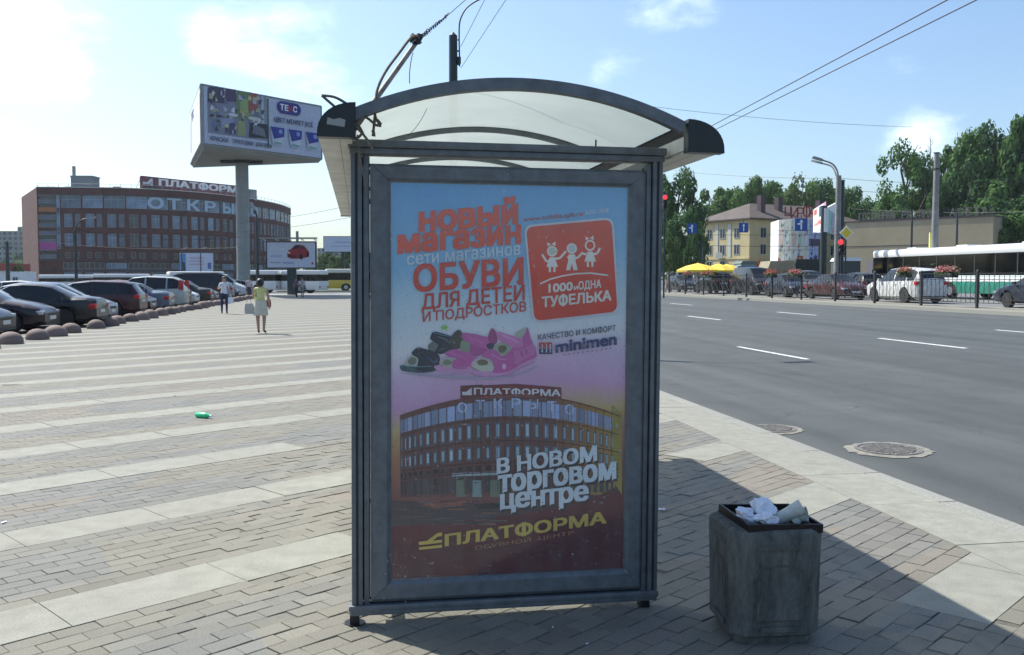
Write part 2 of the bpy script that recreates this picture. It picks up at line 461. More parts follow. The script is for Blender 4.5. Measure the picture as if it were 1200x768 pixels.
def text_geo(s, bold=0.0):
    "triangulated outline of a word in the built-in font, normalised to its own box"
    bold = 0.0
    k = (s, bold)
    if k in _tc: return _tc[k]
    if 'Ф' in s:                        # ring of the letter О plus an upright
        vs, fs, x0, x1, y0, y1 = text_geo(s.replace('Ф', 'О'))
        vs, fs = list(vs), list(fs)
        for i, ch in enumerate(s):
            if ch != 'Ф': continue
            o_ = text_geo('О'); xr = text_geo(s[:i].replace('Ф', 'О') + 'О')[3]; xm = xr - (o_[3]-o_[2])/2
            b = len(vs); vs += [(xm-.05, o_[4]-.05, 4), (xm+.05, o_[4]-.05, 4), (xm+.05, o_[5]+.05, 4), (xm-.05, o_[5]+.05, 4)]; fs.append((b, b+1, b+2, b+3))
        _tc[k] = (vs, fs, x0, x1, y0, y1); return _tc[k]
    cu = bpy.data.curves.new('t', 'FONT'); cu.body = s; cu.size = 1; cu.offset = bold; cu.resolution_u = 3
    cu.dimensions = '2D'; cu.fill_mode = 'NONE'
    ob = bpy.data.objects.new('t', cu); COL.objects.link(ob)
    bpy.context.view_layer.update()
    me = ob.to_mesh()
    vs, fs = fill_contours([(v.co.x, v.co.y) for v in me.vertices], [tuple(e.vertices) for e in me.edges])
    ob.to_mesh_clear()
    bpy.data.objects.remove(ob); bpy.data.curves.remove(cu)
    if not vs: vs, fs = [(0, 0, 0), (1, 0, 0), (0, 1, 0)], [(0, 1, 2)]
    x0 = min(v[0] for v in vs); x1 = max(v[0] for v in vs)
    y1 = max(v[1] for v in vs); y0 = min(v[1] for v in vs)
    _tc[k] = (vs, fs, x0, x1, y0, y1)
    return _tc[k]

class Print:
    "flat coloured shapes laid on a plane; map2 turns layout coordinates into plane coordinates"
    def __init__(self, eps=0.0006, map2=None):
        self.v = []; self.f = []; self.c = []; self.eps = eps; self.map2 = map2 or (lambda x, y: (x, y)); self.layer = 0
    def up(self): self.layer += 1; return self
    def raw(self, vs, fs, col, lay=None):
        self.cnt = getattr(self, 'cnt', 0) + 1
        b = len(self.v); z = (self.layer if lay is None else lay) * self.eps + self.cnt*self.eps*.02
        for p_ in vs:
            u, w = self.map2(p_[0], p_[1]); self.v.append((u, w, z + (p_[2]*self.eps*.05 if len(p_) > 2 else 0)))
        for f in fs: self.f.append([b+i for i in f]); self.c.append(col)
    def poly(self, pts, col): self.raw(pts, [tuple(range(len(pts)))], s2l(col))
    def blob(self, pts, col):
        n_ = len(pts); out = []
        for i in range(n_):
            p0, p1, p2_, p3 = [Vector(pts[(i+k) % n_]) for k in (-1, 0, 1, 2)]
            for k in range(4):
                t = k/4; q = 0.5*((2*p1) + (p2_-p0)*t + (2*p0-5*p1+4*p2_-p3)*t*t + (3*p1-p0-3*p2_+p3)*t**3)*1.0; out.append((q.x, q.y))
        from mathutils.geometry import tessellate_polygon
        tr_ = tessellate_polygon([[Vector((x, y, 0)) for x, y in out]])
        self.raw(out, [tuple(t_) for t_ in tr_], s2l(col))
    def rect(self, x0, y0, x1, y1, col): self.poly([(x0,y0),(x1,y0),(x1,y1),(x0,y1)], col)
    def ell(self, cx, cy, rx, ry, col, n=20, a0=0, a1=2*PI):
        self.poly([(cx+rx*math.cos(a0+(a1-a0)*k/n), cy+ry*math.sin(a0+(a1-a0)*k/n)) for k in range(n)], col)
    def stroke(self, pts, w, col):
        for i in range(len(pts)-1):
            (x0,y0),(x1,y1) = pts[i], pts[i+1]; d = math.hypot(x1-x0, y1-y0) or 1
            nx, ny = -(y1-y0)/d*w/2, (x1-x0)/d*w/2
            self.poly([(x0+nx,y0+ny),(x1+nx,y1+ny),(x1-nx,y1-ny),(x0-nx,y0-ny)], col)
    def text(self, s, p0, p1, h, col, bold=0.0, ydown=True, ref=None, lean=0.0):
        """s from baseline point p0 to baseline point p1, h = height of the letters (capital, or x-height if ref='x')"""
        vs, fs, x0, x1, y0, y1 = text_geo(s, bold)
        unit = text_geo('х')[5] if ref == 'x' else text_geo('Н')[5]
        sg = -1 if ydown else 1
        w_ = bold*1.35                  # stroke weight added by copies nudged round the outline
        offs = [(0, 0)] if bold < .008 else ([(-1, -1), (1, -1), (1, 1), (-1, 1), (0, 0)] if bold < .03 else [(-1, -1), (0, -1), (1, -1), (1, 0), (1, 1), (0, 1), (-1, 1), (-1, 0), (0, 0)])
        lay0 = self.layer
        for i, (ox, oy) in enumerate(offs):
            out = []
            for (x, y, kz) in vs:
                t = (x+ox*w_*.75-x0)/(x1-x0); yy = (y+oy*w_*.6)/unit*h
                out.append((p0[0]+(p1[0]-p0[0])*t + lean*yy, p0[1]+(p1[1]-p0[1])*t + sg*yy, kz))
            self.layer = lay0 + i*.25
            self.raw(out, fs, s2l(col))
        self.layer = lay0
    def build(self, name, mat_, parent=None, loc=None, rot=None):
        me = bpy.data.meshes.new(name); me.from_pydata(self.v, [], self.f)
        at_ = me.color_attributes.new('Col', 'FLOAT_COLOR', 'CORNER')
        k = 0; buf = []
        for f, c in zip(self.f, self.c):
            buf += [c[0], c[1], c[2], 1.0] * len(f)
        at_.data.foreach_set('color', buf)
        me.materials.append(mat_)
        o = link(name, me, parent, loc)
        if rot is not None: o.rotation_euler = rot
        return o

# ================================================================== SETTING
ANG = R(36.5); UD = Vector((math.cos(ANG), math.sin(ANG))); ND = Vector((-math.sin(ANG), math.cos(ANG)))
N0, NP, SW = 4.40, 1.53, 0.45            # light slab rows: offset, period, width
BAND_X, KERB_X = 3.56, 4.28
def wnode_coords(n, l):
    g = n.new('ShaderNodeNewGeometry')
    r_ = n.new('ShaderNodeVectorRotate'); r_.rotation_type = 'Z_AXIS'; r_.inputs['Angle'].default_value = -ANG
    l.new(g.outputs['Position'], r_.inputs['Vector'])
    return g, r_
def paving_material(name, kind):
    """kind: 'paver', 'slab' or 'sheet' (sheet draws joints and rows itself, for the far part)"""
    m = bpy.data.materials.new(name); m.use_nodes = True
    n, l = m.node_tree.nodes, m.node_tree.links; p = n['Principled BSDF']
    p.inputs['Roughness'].default_value = .8
    p.inputs['Specular IOR Level'].default_value = .35
    g, r_ = wnode_coords(n, l)
    def math_(op, a, b=None, c=None):
        q = n.new('ShaderNodeMath'); q.operation = op
        for i, x in enumerate((a, b, c)):
            if x is None: continue
            if isinstance(x, (int, float)): q.inputs[i].default_value = x
            else: l.new(x, q.inputs[i])
        return q.outputs[0]
    def noise(scale, detail=4, vec=None, rough=.6):
        t = n.new('ShaderNodeTexNoise'); t.inputs['Scale'].default_value = scale; t.inputs['Detail'].default_value = detail; t.inputs['Roughness'].default_value = rough
        l.new(vec if vec is not None else g.outputs['Position'], t.inputs['Vector']); return t.outputs[0]
    def mixc(f, a, b, mode='MIX'):
        q = n.new('ShaderNodeMix'); q.data_type = 'RGBA'; q.blend_type = mode
        for i, x in ((0, f), (6, a), (7, b)):
            if isinstance(x, (int, float)): q.inputs[i].default_value = x
            elif isinstance(x, tuple): q.inputs[i].default_value = (*x, 1)
            else: l.new(x, q.inputs[i])
        return q.outputs[2]
    def ramp(v, a, b):
        q = n.new('ShaderNodeMapRange'); l.new(v, q.inputs[0]); q.inputs[1].default_value = a; q.inputs[2].default_value = b; return q.outputs[0]
    fine = noise(140, 3)
    mid = noise(7, 6)
    big = noise(.6, 3)
    # block colours: ochre-grey and blue-grey laid in lots
    vo = n.new('ShaderNodeTexVoronoi'); vo.inputs['Scale'].default_value = 1.0
    mpp = n.new('ShaderNodeMapping'); mpp.inputs['Scale'].default_value = (.45, 2.1, 1); l.new(r_.outputs[0], mpp.inputs[0]); l.new(mpp.outputs[0], vo.inputs['Vector'])
    sp = n.new('ShaderNodeSeparateColor'); l.new(vo.outputs['Color'], sp.inputs[0])
    blk = mixc(ramp(sp.outputs[0], .35, .65), (.168, .158, .128), (.146, .147, .136))
    blk = mixc(ramp(sp.outputs[1], .7, .85), blk, (.178, .158, .130))
    slab = mixc(ramp(mid, .35, .65), (.226, .225, .190), (.282, .280, .238))
    if kind == 'paver':
        oi = n.new('ShaderNodeObjectInfo')
        at_ = n.new('ShaderNodeAttribute'); at_.attribute_name = 'tone'
        base = blk
        base = mixc(.55, base, at_.outputs[0], 'SOFT_LIGHT')
        h = n.new('ShaderNodeHueSaturation'); l.new(base, h.inputs['Color'])
        l.new(math_('MULTIPLY_ADD', oi.outputs['Random'], .16, .92), h.inputs['Value']); base = h.outputs[0]
    elif kind == 'slab':
        base = slab
    else:
        br = n.new('ShaderNodeTexBrick'); br.inputs['Scale'].default_value = 1.0
        br.inputs['Brick Width'].default_value = .2; br.inputs['Row Height'].default_value = .1; br.inputs['Mortar Size'].default_value = .005
        br.inputs['Color1'].default_value = (.85, .85, .85, 1); br.inputs['Color2'].default_value = (1.1, 1.1, 1.1, 1); br.inputs['Mortar'].default_value = (.62, .62, .62, 1)
        l.new(r_.outputs[0], br.inputs['Vector'])
        b1 = mixc(1.0, blk, br.outputs[0], 'MULTIPLY')
        sx = n.new('ShaderNodeSeparateXYZ'); l.new(r_.outputs[0], sx.inputs[0])
        k = math_('FLOORED_MODULO', math_('SUBTRACT', sx.outputs[1], N0), NP)
        isl = math_('LESS_THAN', k, SW)
        base = mixc(isl, b1, slab)
        gx = n.new('ShaderNodeSeparateXYZ'); l.new(g.outputs['Position'], gx.inputs[0])
    base = mixc(math_('MULTIPLY', ramp(big, .3, .7), .38), base, (.198, .192, .162))
    stain = ramp(noise(2.6, 7), .58, .74)
    base = mixc(math_('MULTIPLY', stain, .5), base, (.115, .108, .09))
    speck = ramp(fine, .25, .75)
    h2 = n.new('ShaderNodeHueSaturation'); l.new(base, h2.inputs['Color']); l.new(math_('MULTIPLY_ADD', speck, .56, .72), h2.inputs['Value'])
    gum = n.new('ShaderNodeTexVoronoi'); gum.inputs['Scale'].default_value = 3.0; l.new(g.outputs['Position'], gum.inputs['Vector'])
    gm = math_('LESS_THAN', gum.outputs['Distance'], .028)
    base = mixc(math_('MULTIPLY', gm, .55), h2.outputs[0], (.10, .095, .09))
    l.new(base, p.inputs['Base Color'])
    b = n.new('ShaderNodeBump'); b.inputs['Strength'].default_value = .35; b.inputs['Distance'].default_value = .004
    l.new(math_('MULTIPLY_ADD', mid, .6, fine), b.inputs['Height']); l.new(b.outputs[0], p.inputs['Normal'])
    return m
M['pav_sheet'] = paving_material('paving_sheet', 'sheet')
M['pav_block'] = paving_material('paving_block', 'paver')
M['pav_slab'] = paving_material('light_concrete_slab', 'slab')
M['joint'] = mat('paving_bed', (.10, .095, .078), .95, var=.3, scale=30, coord='World')

# ---- ground, road, verge -------------------------------------------------
PAV_Y1 = 15.2                       # real blocks up to about here
gm = MB(); gm.quad((-900, -60, -.30), (1500, -60, -.30), (1500, 2500, -.30), (-900, 2500, -.30))
tag(gm.build('ground', M['grass']), kind='structure')
plz = thing('pavement', None, None); plz['kind'] = 'structure'
del_x = KERB_X
pm = MB()
pm.quad((-9.6, -30, -.006), (BAND_X, -30, -.006), (BAND_X, PAV_Y1 - .155, -.006), (-9.6, PAV_Y1 - .155, -.006))
pm.build('paving_bed', M['joint'], plz)
pm = MB(); pm.quad((-9.6, PAV_Y1 - .15, -.001), (BAND_X, PAV_Y1 - .15, -.001), (BAND_X, 86, -.001), (-9.6, 86, -.001))
pm.build('paving', M['pav_sheet'], plz)

rnd = random.Random(7)
SHX0, SHX1, SHY0, SHY1 = -0.30, 2.75, 2.0, 9.6      # zone round the shelter relaid with blocks only
def in_front(x, y):
    "roughly inside the view, with a margin for a step to the side"
    if y < 1.7: return False
    return (-.36*y - 2.2) < x < (.95*y + 2.0) and y < PAV_Y1
pm_blocks = []   # (u, n, rot, size_x, size_y)
slabs = []
def unroll(u, nn): p = UD*u + ND*nn; return p.x, p.y
k = -5
while True:
    n_lo = N0 + k*NP
    if n_lo > 18: break
    # slab row
    Lsl = .9
    u = -20.0 + (k % 3)*.3
    while u < 25:
        x, y = unroll(u + Lsl/2, n_lo + SW/2)
        if in_front(x, y) and x < BAND_X + .45 and x > -9.5:
            inz = SHX0 < x < SHX1 and SHY0 < y < SHY1
            if not inz: slabs.append((u, n_lo, Lsl))
            else:
                for r_i in range(4):
                    uu = u
                    for q in (([.1] + [.2]*4) if r_i % 2 else ([.2]*4 + [.1])):
                        pm_blocks.append((uu, n_lo + r_i*SW/4, q, SW/4)); uu += q
        u += Lsl
    # block rows between slabs
    rows = 10; rh = (NP - SW)/rows
    for r_i in range(rows):
        nn = n_lo + SW + r_i*rh
        u = -20.0 + (.1 if r_i % 2 else 0)
        while u < 25:
            x, y = unroll(u + .1, nn + rh/2)
            if in_front(x, y) and x < BAND_X + .13 and x > -9.5: pm_blocks.append((u, nn, .2, rh))
            u += .2
    k += 1
def clip_poly(poly, xmax):
    out = []
    for i in range(len(poly)):
        a_, b_ = poly[i], poly[(i+1) % len(poly)]
        ia, ib = a_[0] <= xmax, b_[0] <= xmax
        if ia: out.append(a_)
        if ia != ib:
            t_ = (xmax - a_[0])/(b_[0] - a_[0]); out.append((xmax, a_[1] + (b_[1]-a_[1])*t_))
    return out
def depth_of(x, y): return x*math.sin(YAW) + y*math.cos(YAW)
pm_blocks.sort(key=lambda b: depth_of(*unroll(b[0]+.1, b[1]+.05)) + (1000 if depth_of(*unroll(b[0]+.1, b[1]+.05)) < 3.6 or abs(unroll(b[0], b[1])[0] - .17*unroll(b[0], b[1])[1]) > .58*unroll(b[0], b[1])[1] else 0))
def block_mesh(w, h):
    b = MB(); g_ = .0018; c = .003; t = .035
    x0, x1, y0, y1 = -w/2+g_, w/2-g_, -h/2+g_, h/2-g_
    vs = [(x0,y0,-t),(x1,y0,-t),(x1,y1,-t),(x0,y1,-t),(x0,y0,-c*.6),(x1,y0,-c*.6),(x1,y1,-c*.6),(x0,y1,-c*.6),
          (x0+c,y0+c,0),(x1-c,y0+c,0),(x1-c,y1-c,0),(x0+c,y1-c,0)]
    b.add(vs, [(0,1,5,4),(1,2,6,5),(2,3,7,6),(3,0,4,7),(4,5,9,8),(5,6,10,9),(6,7,11,10),(7,4,8,11),(8,9,10,11)])
    return b
def tone_mesh(me, tone):
    at_ = me.color_attributes.new('tone', 'FLOAT_COLOR', 'CORNER')
    at_.data.foreach_set('color', [c for t_ in tone for c in (t_, t_, t_, 1.0)])
tones = []
proto_cache = {}
def paver_proto(h, tone_i):
    key = (round(h, 3), tone_i)
    if key not in proto_cache:
        me = block_mesh(.2, h).mesh('paver', M['pav_block'])
        tone_mesh(me, [.40 + .04*tone_i]*sum(len(p.vertices) for p in me.polygons))
        proto_cache[key] = me
    return proto_cache[key]
stuff = MB(); stuff_tone = []
n_single = 0
for (u, nn, w, h) in pm_blocks:
    x, y = unroll(u + w/2, nn + h/2)
    near_shelter = SHX0 - .6 < x < SHX1 + .3 and y < SHY1
    amp = 1.0 if near_shelter else .38
    tz = rnd.uniform(-.0035, .002)*amp
    rx, ry = rnd.gauss(0, .012)*amp, rnd.gauss(0, .02)*amp
    rz = ANG + rnd.gauss(0, .016)*amp
    ti = rnd.randrange(6)
    dx, dy = rnd.gauss(0, .002)*amp, rnd.gauss(0, .002)*amp
    if x + .13 > BAND_X:
        Mx = Matrix.Translation((x, y, 0)) @ Matrix.Rotation(ANG, 4, 'Z')
        poly = [(Mx @ Vector((sx*(w/2-.004), sy*(h/2-.004), 0))) for sx, sy in ((-1,-1),(1,-1),(1,1),(-1,1))]
        poly = clip_poly([(p_.x, p_.y) for p_ in poly], BAND_X - .004)
        if len(poly) < 3: continue
        nv = len(poly)
        stuff.add([(p_[0], p_[1], 0) for p_ in poly] + [(p_[0], p_[1], -.03) for p_ in poly],
                  [tuple(range(nv))] + [(i, i+nv, (i+1) % nv+nv, (i+1) % nv) for i in range(nv)])
        stuff_tone += [.40 + .04*ti]*(nv + nv*4)
        continue
    if n_single < 300 and w > .15:
        o = link('paver', paver_proto(h, ti), plz)
        o.location = (x+dx, y+dy, tz); o.rotation_euler = (rx, ry, rz); n_single += 1
    else:
        Mx = Matrix.Translation((x+dx, y+dy, tz)) @ Matrix.Rotation(rz, 4, 'Z') @ Matrix.Rotation(ry, 4, 'Y') @ Matrix.Rotation(rx, 4, 'X')
        b = block_mesh(w, h)
        stuff.add([Mx @ Vector(v) for v in b.v], b.f)
        stuff_tone += [.40 + .04*ti]*sum(len(f) for f in b.f)
me = stuff.mesh('paving_blocks', M['pav_block']); tone_mesh(me, stuff_tone)
tag(link('paving_blocks', me, plz), kind='stuff')
for (u, nn, L) in slabs:
    x0_, y0_ = unroll(u, nn)
    Mx = Matrix.Translation((x0_, y0_, 0)) @ Matrix.Rotation(ANG, 4, 'Z')
    poly = [Mx @ Vector(p_) for p_ in ((.003,.003,0),(L-.003,.003,0),(L-.003,SW-.003,0),(.003,SW-.003,0))]
    poly = clip_poly([(p_.x, p_.y) for p_ in poly], BAND_X - .003)
    if len(poly) < 3: continue
    nv = len(poly); b = MB(); hz = rnd.uniform(-.001, .0025)
    b.add([(p_[0], p_[1], hz) for p_ in poly] + [(p_[0], p_[1], -.04) for p_ in poly],
          [tuple(range(nv))] + [(i, i+nv, (i+1) % nv+nv, (i+1) % nv) for i in range(nv)])
    b.build('slab', M['pav_slab'], plz)
# light band along the kerb, then the kerb stones
yy = -30.0
b = MB(); b.box(BAND_X, KERB_X - .16, -30, 2.0, -.2, .001); b.box(BAND_X, KERB_X - .16, 17.0, 86, -.2, .001)
b.build('kerb_band', M['pav_slab'], plz)
yy = 2.0
while yy < 17.0 - 1e-6:
    b = MB(); b.box(BAND_X + .002, KERB_X - .163, yy + .003, yy + .997, -.2, rnd.uniform(.0, .003)); b.build('band_slab', M['pav_slab'], plz); yy += 1.0
M['granite_kerb'] = mat('grey_granite_kerb', (.235, .235, .21), .85, var=.18, scale=40, bump=.2, coord='World', rand=.06)
kb_proto = MB(); kb_proto.bbox(-.075, .075, -.496, .496, -.2, .0, .012); kbm = kb_proto.mesh('kerb_stone', M['granite_kerb'])
yy = 2.5
while yy < 34:
    o = link('kerb_stone', kbm, plz, (KERB_X - .08, yy, .004)); yy += 1.0
b = MB(); b.box(KERB_X - .155, KERB_X - .005, 34, 86, -.2, .004); b.box(KERB_X - .155, KERB_X - .005, -30, 2.0, -.2, .004); b.build('kerb_run', M['granite_kerb'], plz)

# road
def road_mat():
    m = mat('grey_asphalt', (.052, .059, .060), .82, scale=1.1, col2=(.072, .080, .081), coord='World', bump=.5, bscale=160, detail=7)
    n, l = m.node_tree.nodes, m.node_tree.links; p = n['Principled BSDF']
    src = p.inputs['Base Color'].links[0].from_socket
    g = n.new('ShaderNodeNewGeometry')
    mp_ = n.new('ShaderNodeMapping'); mp_.inputs['Scale'].default_value = (1.3, .035, 1); l.new(g.outputs['Position'], mp_.inputs[0])
    t = n.new('ShaderNodeTexNoise'); t.inputs['Scale'].default_value = 1.0; t.inputs['Detail'].default_value = 5; l.new(mp_.outputs[0], t.inputs['Vector'])
    mr = n.new('ShaderNodeMapRange'); l.new(t.outputs[0], mr.inputs[0]); mr.inputs[1].default_value = .35; mr.inputs[2].default_value = .65; mr.inputs[3].default_value = .78; mr.inputs[4].default_value = 1.18
    h = n.new('ShaderNodeHueSaturation'); l.new(src, h.inputs['Color']); l.new(mr.outputs[0], h.inputs['Value'])
    # long seams between paving passes
    sx = n.new('ShaderNodeSeparateXYZ'); l.new(g.outputs['Position'], sx.inputs[0])
    t2 = n.new('ShaderNodeTexNoise'); t2.inputs['Scale'].default_value = .7; t2.inputs['Detail'].default_value = 6; l.new(g.outputs['Position'], t2.inputs['Vector'])
    w = n.new('ShaderNodeMath'); w.operation = 'MULTIPLY_ADD'; l.new(t2.outputs[0], w.inputs[0]); w.inputs[1].default_value = .12; l.new(sx.outputs[0], w.inputs[2])
    out = h.outputs[0]
    for X, wd_ in ((6.75, .013), (8.05, .02), (10.9, .018), (15.6, .03)):
        s_ = n.new('ShaderNodeMath'); s_.operation = 'COMPARE'; l.new(w.outputs[0], s_.inputs[0]); s_.inputs[1].default_value = X; s_.inputs[2].default_value = wd_
        k_ = n.new('ShaderNodeMath'); k_.operation = 'MULTIPLY'; l.new(s_.outputs[0], k_.inputs[0]); k_.inputs[1].default_value = .55
        mx = n.new('ShaderNodeMix'); mx.data_type = 'RGBA'; l.new(k_.outputs[0], mx.inputs[0]); l.new(out, mx.inputs[6]); mx.inputs[7].default_value = (.05, .05, .05, 1); out = mx.outputs[2]
    vo_ = n.new('ShaderNodeTexVoronoi'); vo_.feature = 'DISTANCE_TO_EDGE'; vo_.inputs['Scale'].default_value = .22
    wv = n.new('ShaderNodeTexNoise'); wv.inputs['Scale'].default_value = 1.3; wv.inputs['Detail'].default_value = 6; l.new(g.outputs['Position'], wv.inputs['Vector'])
    va = n.new('ShaderNodeVectorMath'); va.operation = 'MULTIPLY_ADD'; l.new(wv.outputs['Color'], va.inputs[0]); va.inputs[1].default_value = (1.6, 1.6, 0); l.new(g.outputs['Position'], va.inputs[2]); l.new(va.outputs[0], vo_.inputs['Vector'])
    ck = n.new('ShaderNodeMath'); ck.operation = 'LESS_THAN'; l.new(vo_.outputs['Distance'], ck.inputs[0]); ck.inputs[1].default_value = .0022
    ckm = n.new('ShaderNodeMath'); ckm.operation = 'MULTIPLY'; l.new(ck.outputs[0], ckm.inputs[0]); ckm.inputs[1].default_value = .5
    mxk = n.new('ShaderNodeMix'); mxk.data_type = 'RGBA'; l.new(ckm.outputs[0], mxk.inputs[0]); l.new(out, mxk.inputs[6]); mxk.inputs[7].default_value = (.03, .03, .03, 1); out = mxk.outputs[2]
    st_ = n.new('ShaderNodeTexNoise'); st_.inputs['Scale'].default_value = .55; st_.inputs['Detail'].default_value = 7; st_.inputs['Roughness'].default_value = .62; l.new(g.outputs['Position'], st_.inputs['Vector'])
    sr = n.new('ShaderNodeMapRange'); l.new(st_.outputs[0], sr.inputs[0]); sr.inputs[1].default_value = .56; sr.inputs[2].default_value = .70; sr.inputs[3].default_value = 0; sr.inputs[4].default_value = .45
    mxs = n.new('ShaderNodeMix'); mxs.data_type = 'RGBA'; l.new(sr.outputs[0], mxs.inputs[0]); l.new(out, mxs.inputs[6]); mxs.inputs[7].default_value = (.042, .045, .045, 1); out = mxs.outputs[2]
    # dusty gutter beside the kerb
    gu = n.new('ShaderNodeMapRange'); l.new(w.outputs[0], gu.inputs[0]); gu.inputs[1].default_value = 4.3; gu.inputs[2].default_value = 4.85; gu.inputs[3].default_value = .55; gu.inputs[4].default_value = 0
    mxg = n.new('ShaderNodeMix'); mxg.data_type = 'RGBA'; l.new(gu.outputs[0], mxg.inputs[0]); l.new(out, mxg.inputs[6]); mxg.inputs[7].default_value = (.115, .11, .095, 1); out = mxg.outputs[2]
    sp_ = n.new('ShaderNodeTexNoise'); sp_.inputs['Scale'].default_value = 90; sp_.inputs['Detail'].default_value = 2; l.new(g.outputs['Position'], sp_.inputs['Vector'])
    mr3 = n.new('ShaderNodeMapRange'); l.new(sp_.outputs[0], mr3.inputs[0]); mr3.inputs[1].default_value = .3; mr3.inputs[2].default_value = .7; mr3.inputs[3].default_value = .8; mr3.inputs[4].default_value = 1.2
    h3 = n.new('ShaderNodeHueSaturation'); l.new(out, h3.inputs['Color']); l.new(mr3.outputs[0], h3.inputs['Value'])
    l.new(h3.outputs[0], p.inputs['Base Color']); return m
M['asphalt'] = road_mat()
def zr(x): return -.12 + .02*(x - 4.3)
RX1 = 23.3
rd = MB(); rd.quad((4.1, -40, zr(4.1)), (RX1+.1, -40, zr(RX1+.1)), (RX1+.1, 420, zr(RX1+.1)), (4.1, 420, zr(4.1)))
tag(rd.build('road', M['asphalt']), kind='structure')
mk = MB()
def dash(X, y0, y1, w=.13):
    e = .004
    mk.quad((X-w/2, y0, zr(X-w/2)+e), (X+w/2, y0, zr(X+w/2)+e), (X+w/2, y1, zr(X+w/2)+e), (X-w/2, y1, zr(X-w/2)+e))
marks = thing('road_markings', None, None); marks['kind'] = 'structure'
for X, y0s in ((8.96, (3.4, 17.4, 31.4, 45.4, 59.4)), (13.29, (4.4, 18.5, 32.6, 46.7, 60.8)), (17.8, (6.0, 20.0, 33.9, 47.7, 61.6))):
    for y0 in y0s:
        mk = MB(); dash(X, y0, y0 + 3.5, .12 if X < 9 else .15); mk.build('lane_dash', M['paint_white'], marks)
# raised verge and far ground
vg = MB(); vg.box(RX1, RX1+.18, -40, 420, -.2, zr(RX1)+.14)
tag(vg.build('kerb', M['granite_kerb']), kind='structure')
M['verge'] = mat('dusty_verge', (.19, .18, .15), .95, scale=.8, col2=(.26, .25, .21), coord='World', bump=.3)
vg = MB(); vg.box(RX1+.18, 26.2, -40, 420, -.2, .41)
tag(vg.build('verge_ground', M['verge']), kind='structure')
fg = MB(); fg.quad((26.2, -40, .40), (400, -40, .40), (400, 600, .40), (26.2, 600, .40))
M['asphalt2'] = mat('pale_asphalt', (.15, .153, .152), .9, var=.15, scale=.5, coord='World')
tag(fg.build('service_road', M['asphalt2']), kind='structure')
# parking lot and cross road on the left
pk = MB(); pk.quad((-260, -40, -.02), (-9.6, -40, -.02), (-9.6, 400, -.02), (-260, 400, -.02)); pk.quad((-9.6, 86, -.02), (4.1, 86, -.02), (4.1, 400, -.02), (-9.6, 400, -.02))
tag(pk.build('parking_ground', M['asphalt_dark']), kind='structure')
kk = MB(); kk.box(-9.6, 4.1, 112, 112.4, -.1, .12); kk.box(-9.6, 4.1, 85.9, 86.2, -.1, .02)
tag(kk.build('traffic_island_kerb', M['granite_kerb']), kind='structure')
kk = MB(); kk.quad((-9.6, 112.4, .06), (4.1, 112.4, .06), (4.1, 130, .06), (-9.6, 130, .06))
tag(kk.build('lawn', M['grass']), kind='structure')
mk2 = MB(); mk2.quad((-9, 94, -.006), (4, 94, -.006), (4, 97.5, -.006), (-9, 97.5, -.006)); mk2.build('crossing_paint', M['paint_white'], marks)

# manhole covers in the road
def manhole(x, y, r, label):
    t = thing('manhole_cover', label, 'manhole cover', (x, y, zr(x)))
    b = MB(); rr = random.Random(3); N = 36
    ring = []; 
    for k in range(N):
        a_ = 2*PI*k/N
        ring.append((rr.uniform(.94, 1.10)*r*1.22*math.cos(a_), rr.uniform(.94, 1.1)*r*1.22*math.sin(a_)))
    vs = [(p_[0], p_[1], .006 + .02*p_[0]) for p_ in ring] + [(.86*r*math.cos(2*PI*k/N), .86*r*math.sin(2*PI*k/N), .010) for k in range(N)]
    b.add(vs, [(k, (k+1) % N, N+(k+1) % N, N+k) for k in range(N)])
    b.build('concrete_surround', M['concrete_ring'], t)
    b = MB(); b.lathe([(r*.98, .0), (r*.98, .016), (r*.88, .018), (r*.87, .006)], 36)
    b.build('rim', M['iron'], t, smooth=40)
    b = MB(); b.lathe([(r*.86, .002), (r*.86, .012), (.001, .012)], 36)
    for i in range(-6, 7):
        for j in range(-6, 7):
            px_, py_ = i*r*.125, j*r*.125
            if math.hypot(px_, py_) < r*.78: b.box(px_-r*.042, px_+r*.042, py_-r*.042, py_+r*.042, .0125, .019)
    b.build('lid', M['iron'], t)
manhole(5.22, 8.42, .33, 'larger, nearer round iron manhole cover in the asphalt with a crumbling pale rim')
manhole(4.66, 9.85, .27, 'smaller round manhole cover touching the kerb edge of the road')

# ================================================================== BUS SHELTER WITH AD PANEL
TILT = R(0.35)
sh = thing('bus_shelter', 'grey metal bus shelter with arched milky roof and a tall backlit poster end panel', 'bus shelter', (0, 4.28, 0))
sh.rotation_euler = (0, TILT, 0)
# local frame: x across the end panel, y away from the camera along the road
FR, FD = M['frame'], M['frame_dark']
def post(x0, x1, y0, y1, z0, z1, name='post', grooves=True):
    b = MB(); b.bbox(x0, x1, y0, y1, z0, z1, .008)
    o = b.build(name, FR, sh, smooth=50)
    if grooves:
        g = MB(); xm = (x0+x1)/2
        g.box(xm-.006, xm+.006, y0-.0012, y0+.004, z0+.01, z1-.01)
        g.build('groove', FD, o)
    return o
post(-.048, .004, 0, .09, .085, 2.215)
post(.008, .036, .012, .08, .085, 2.215, grooves=False)
post(1.352, 1.378, .012, .08, .085, 2.175, grooves=False)
post(1.382, 1.432, 0, .09, .085, 2.2)
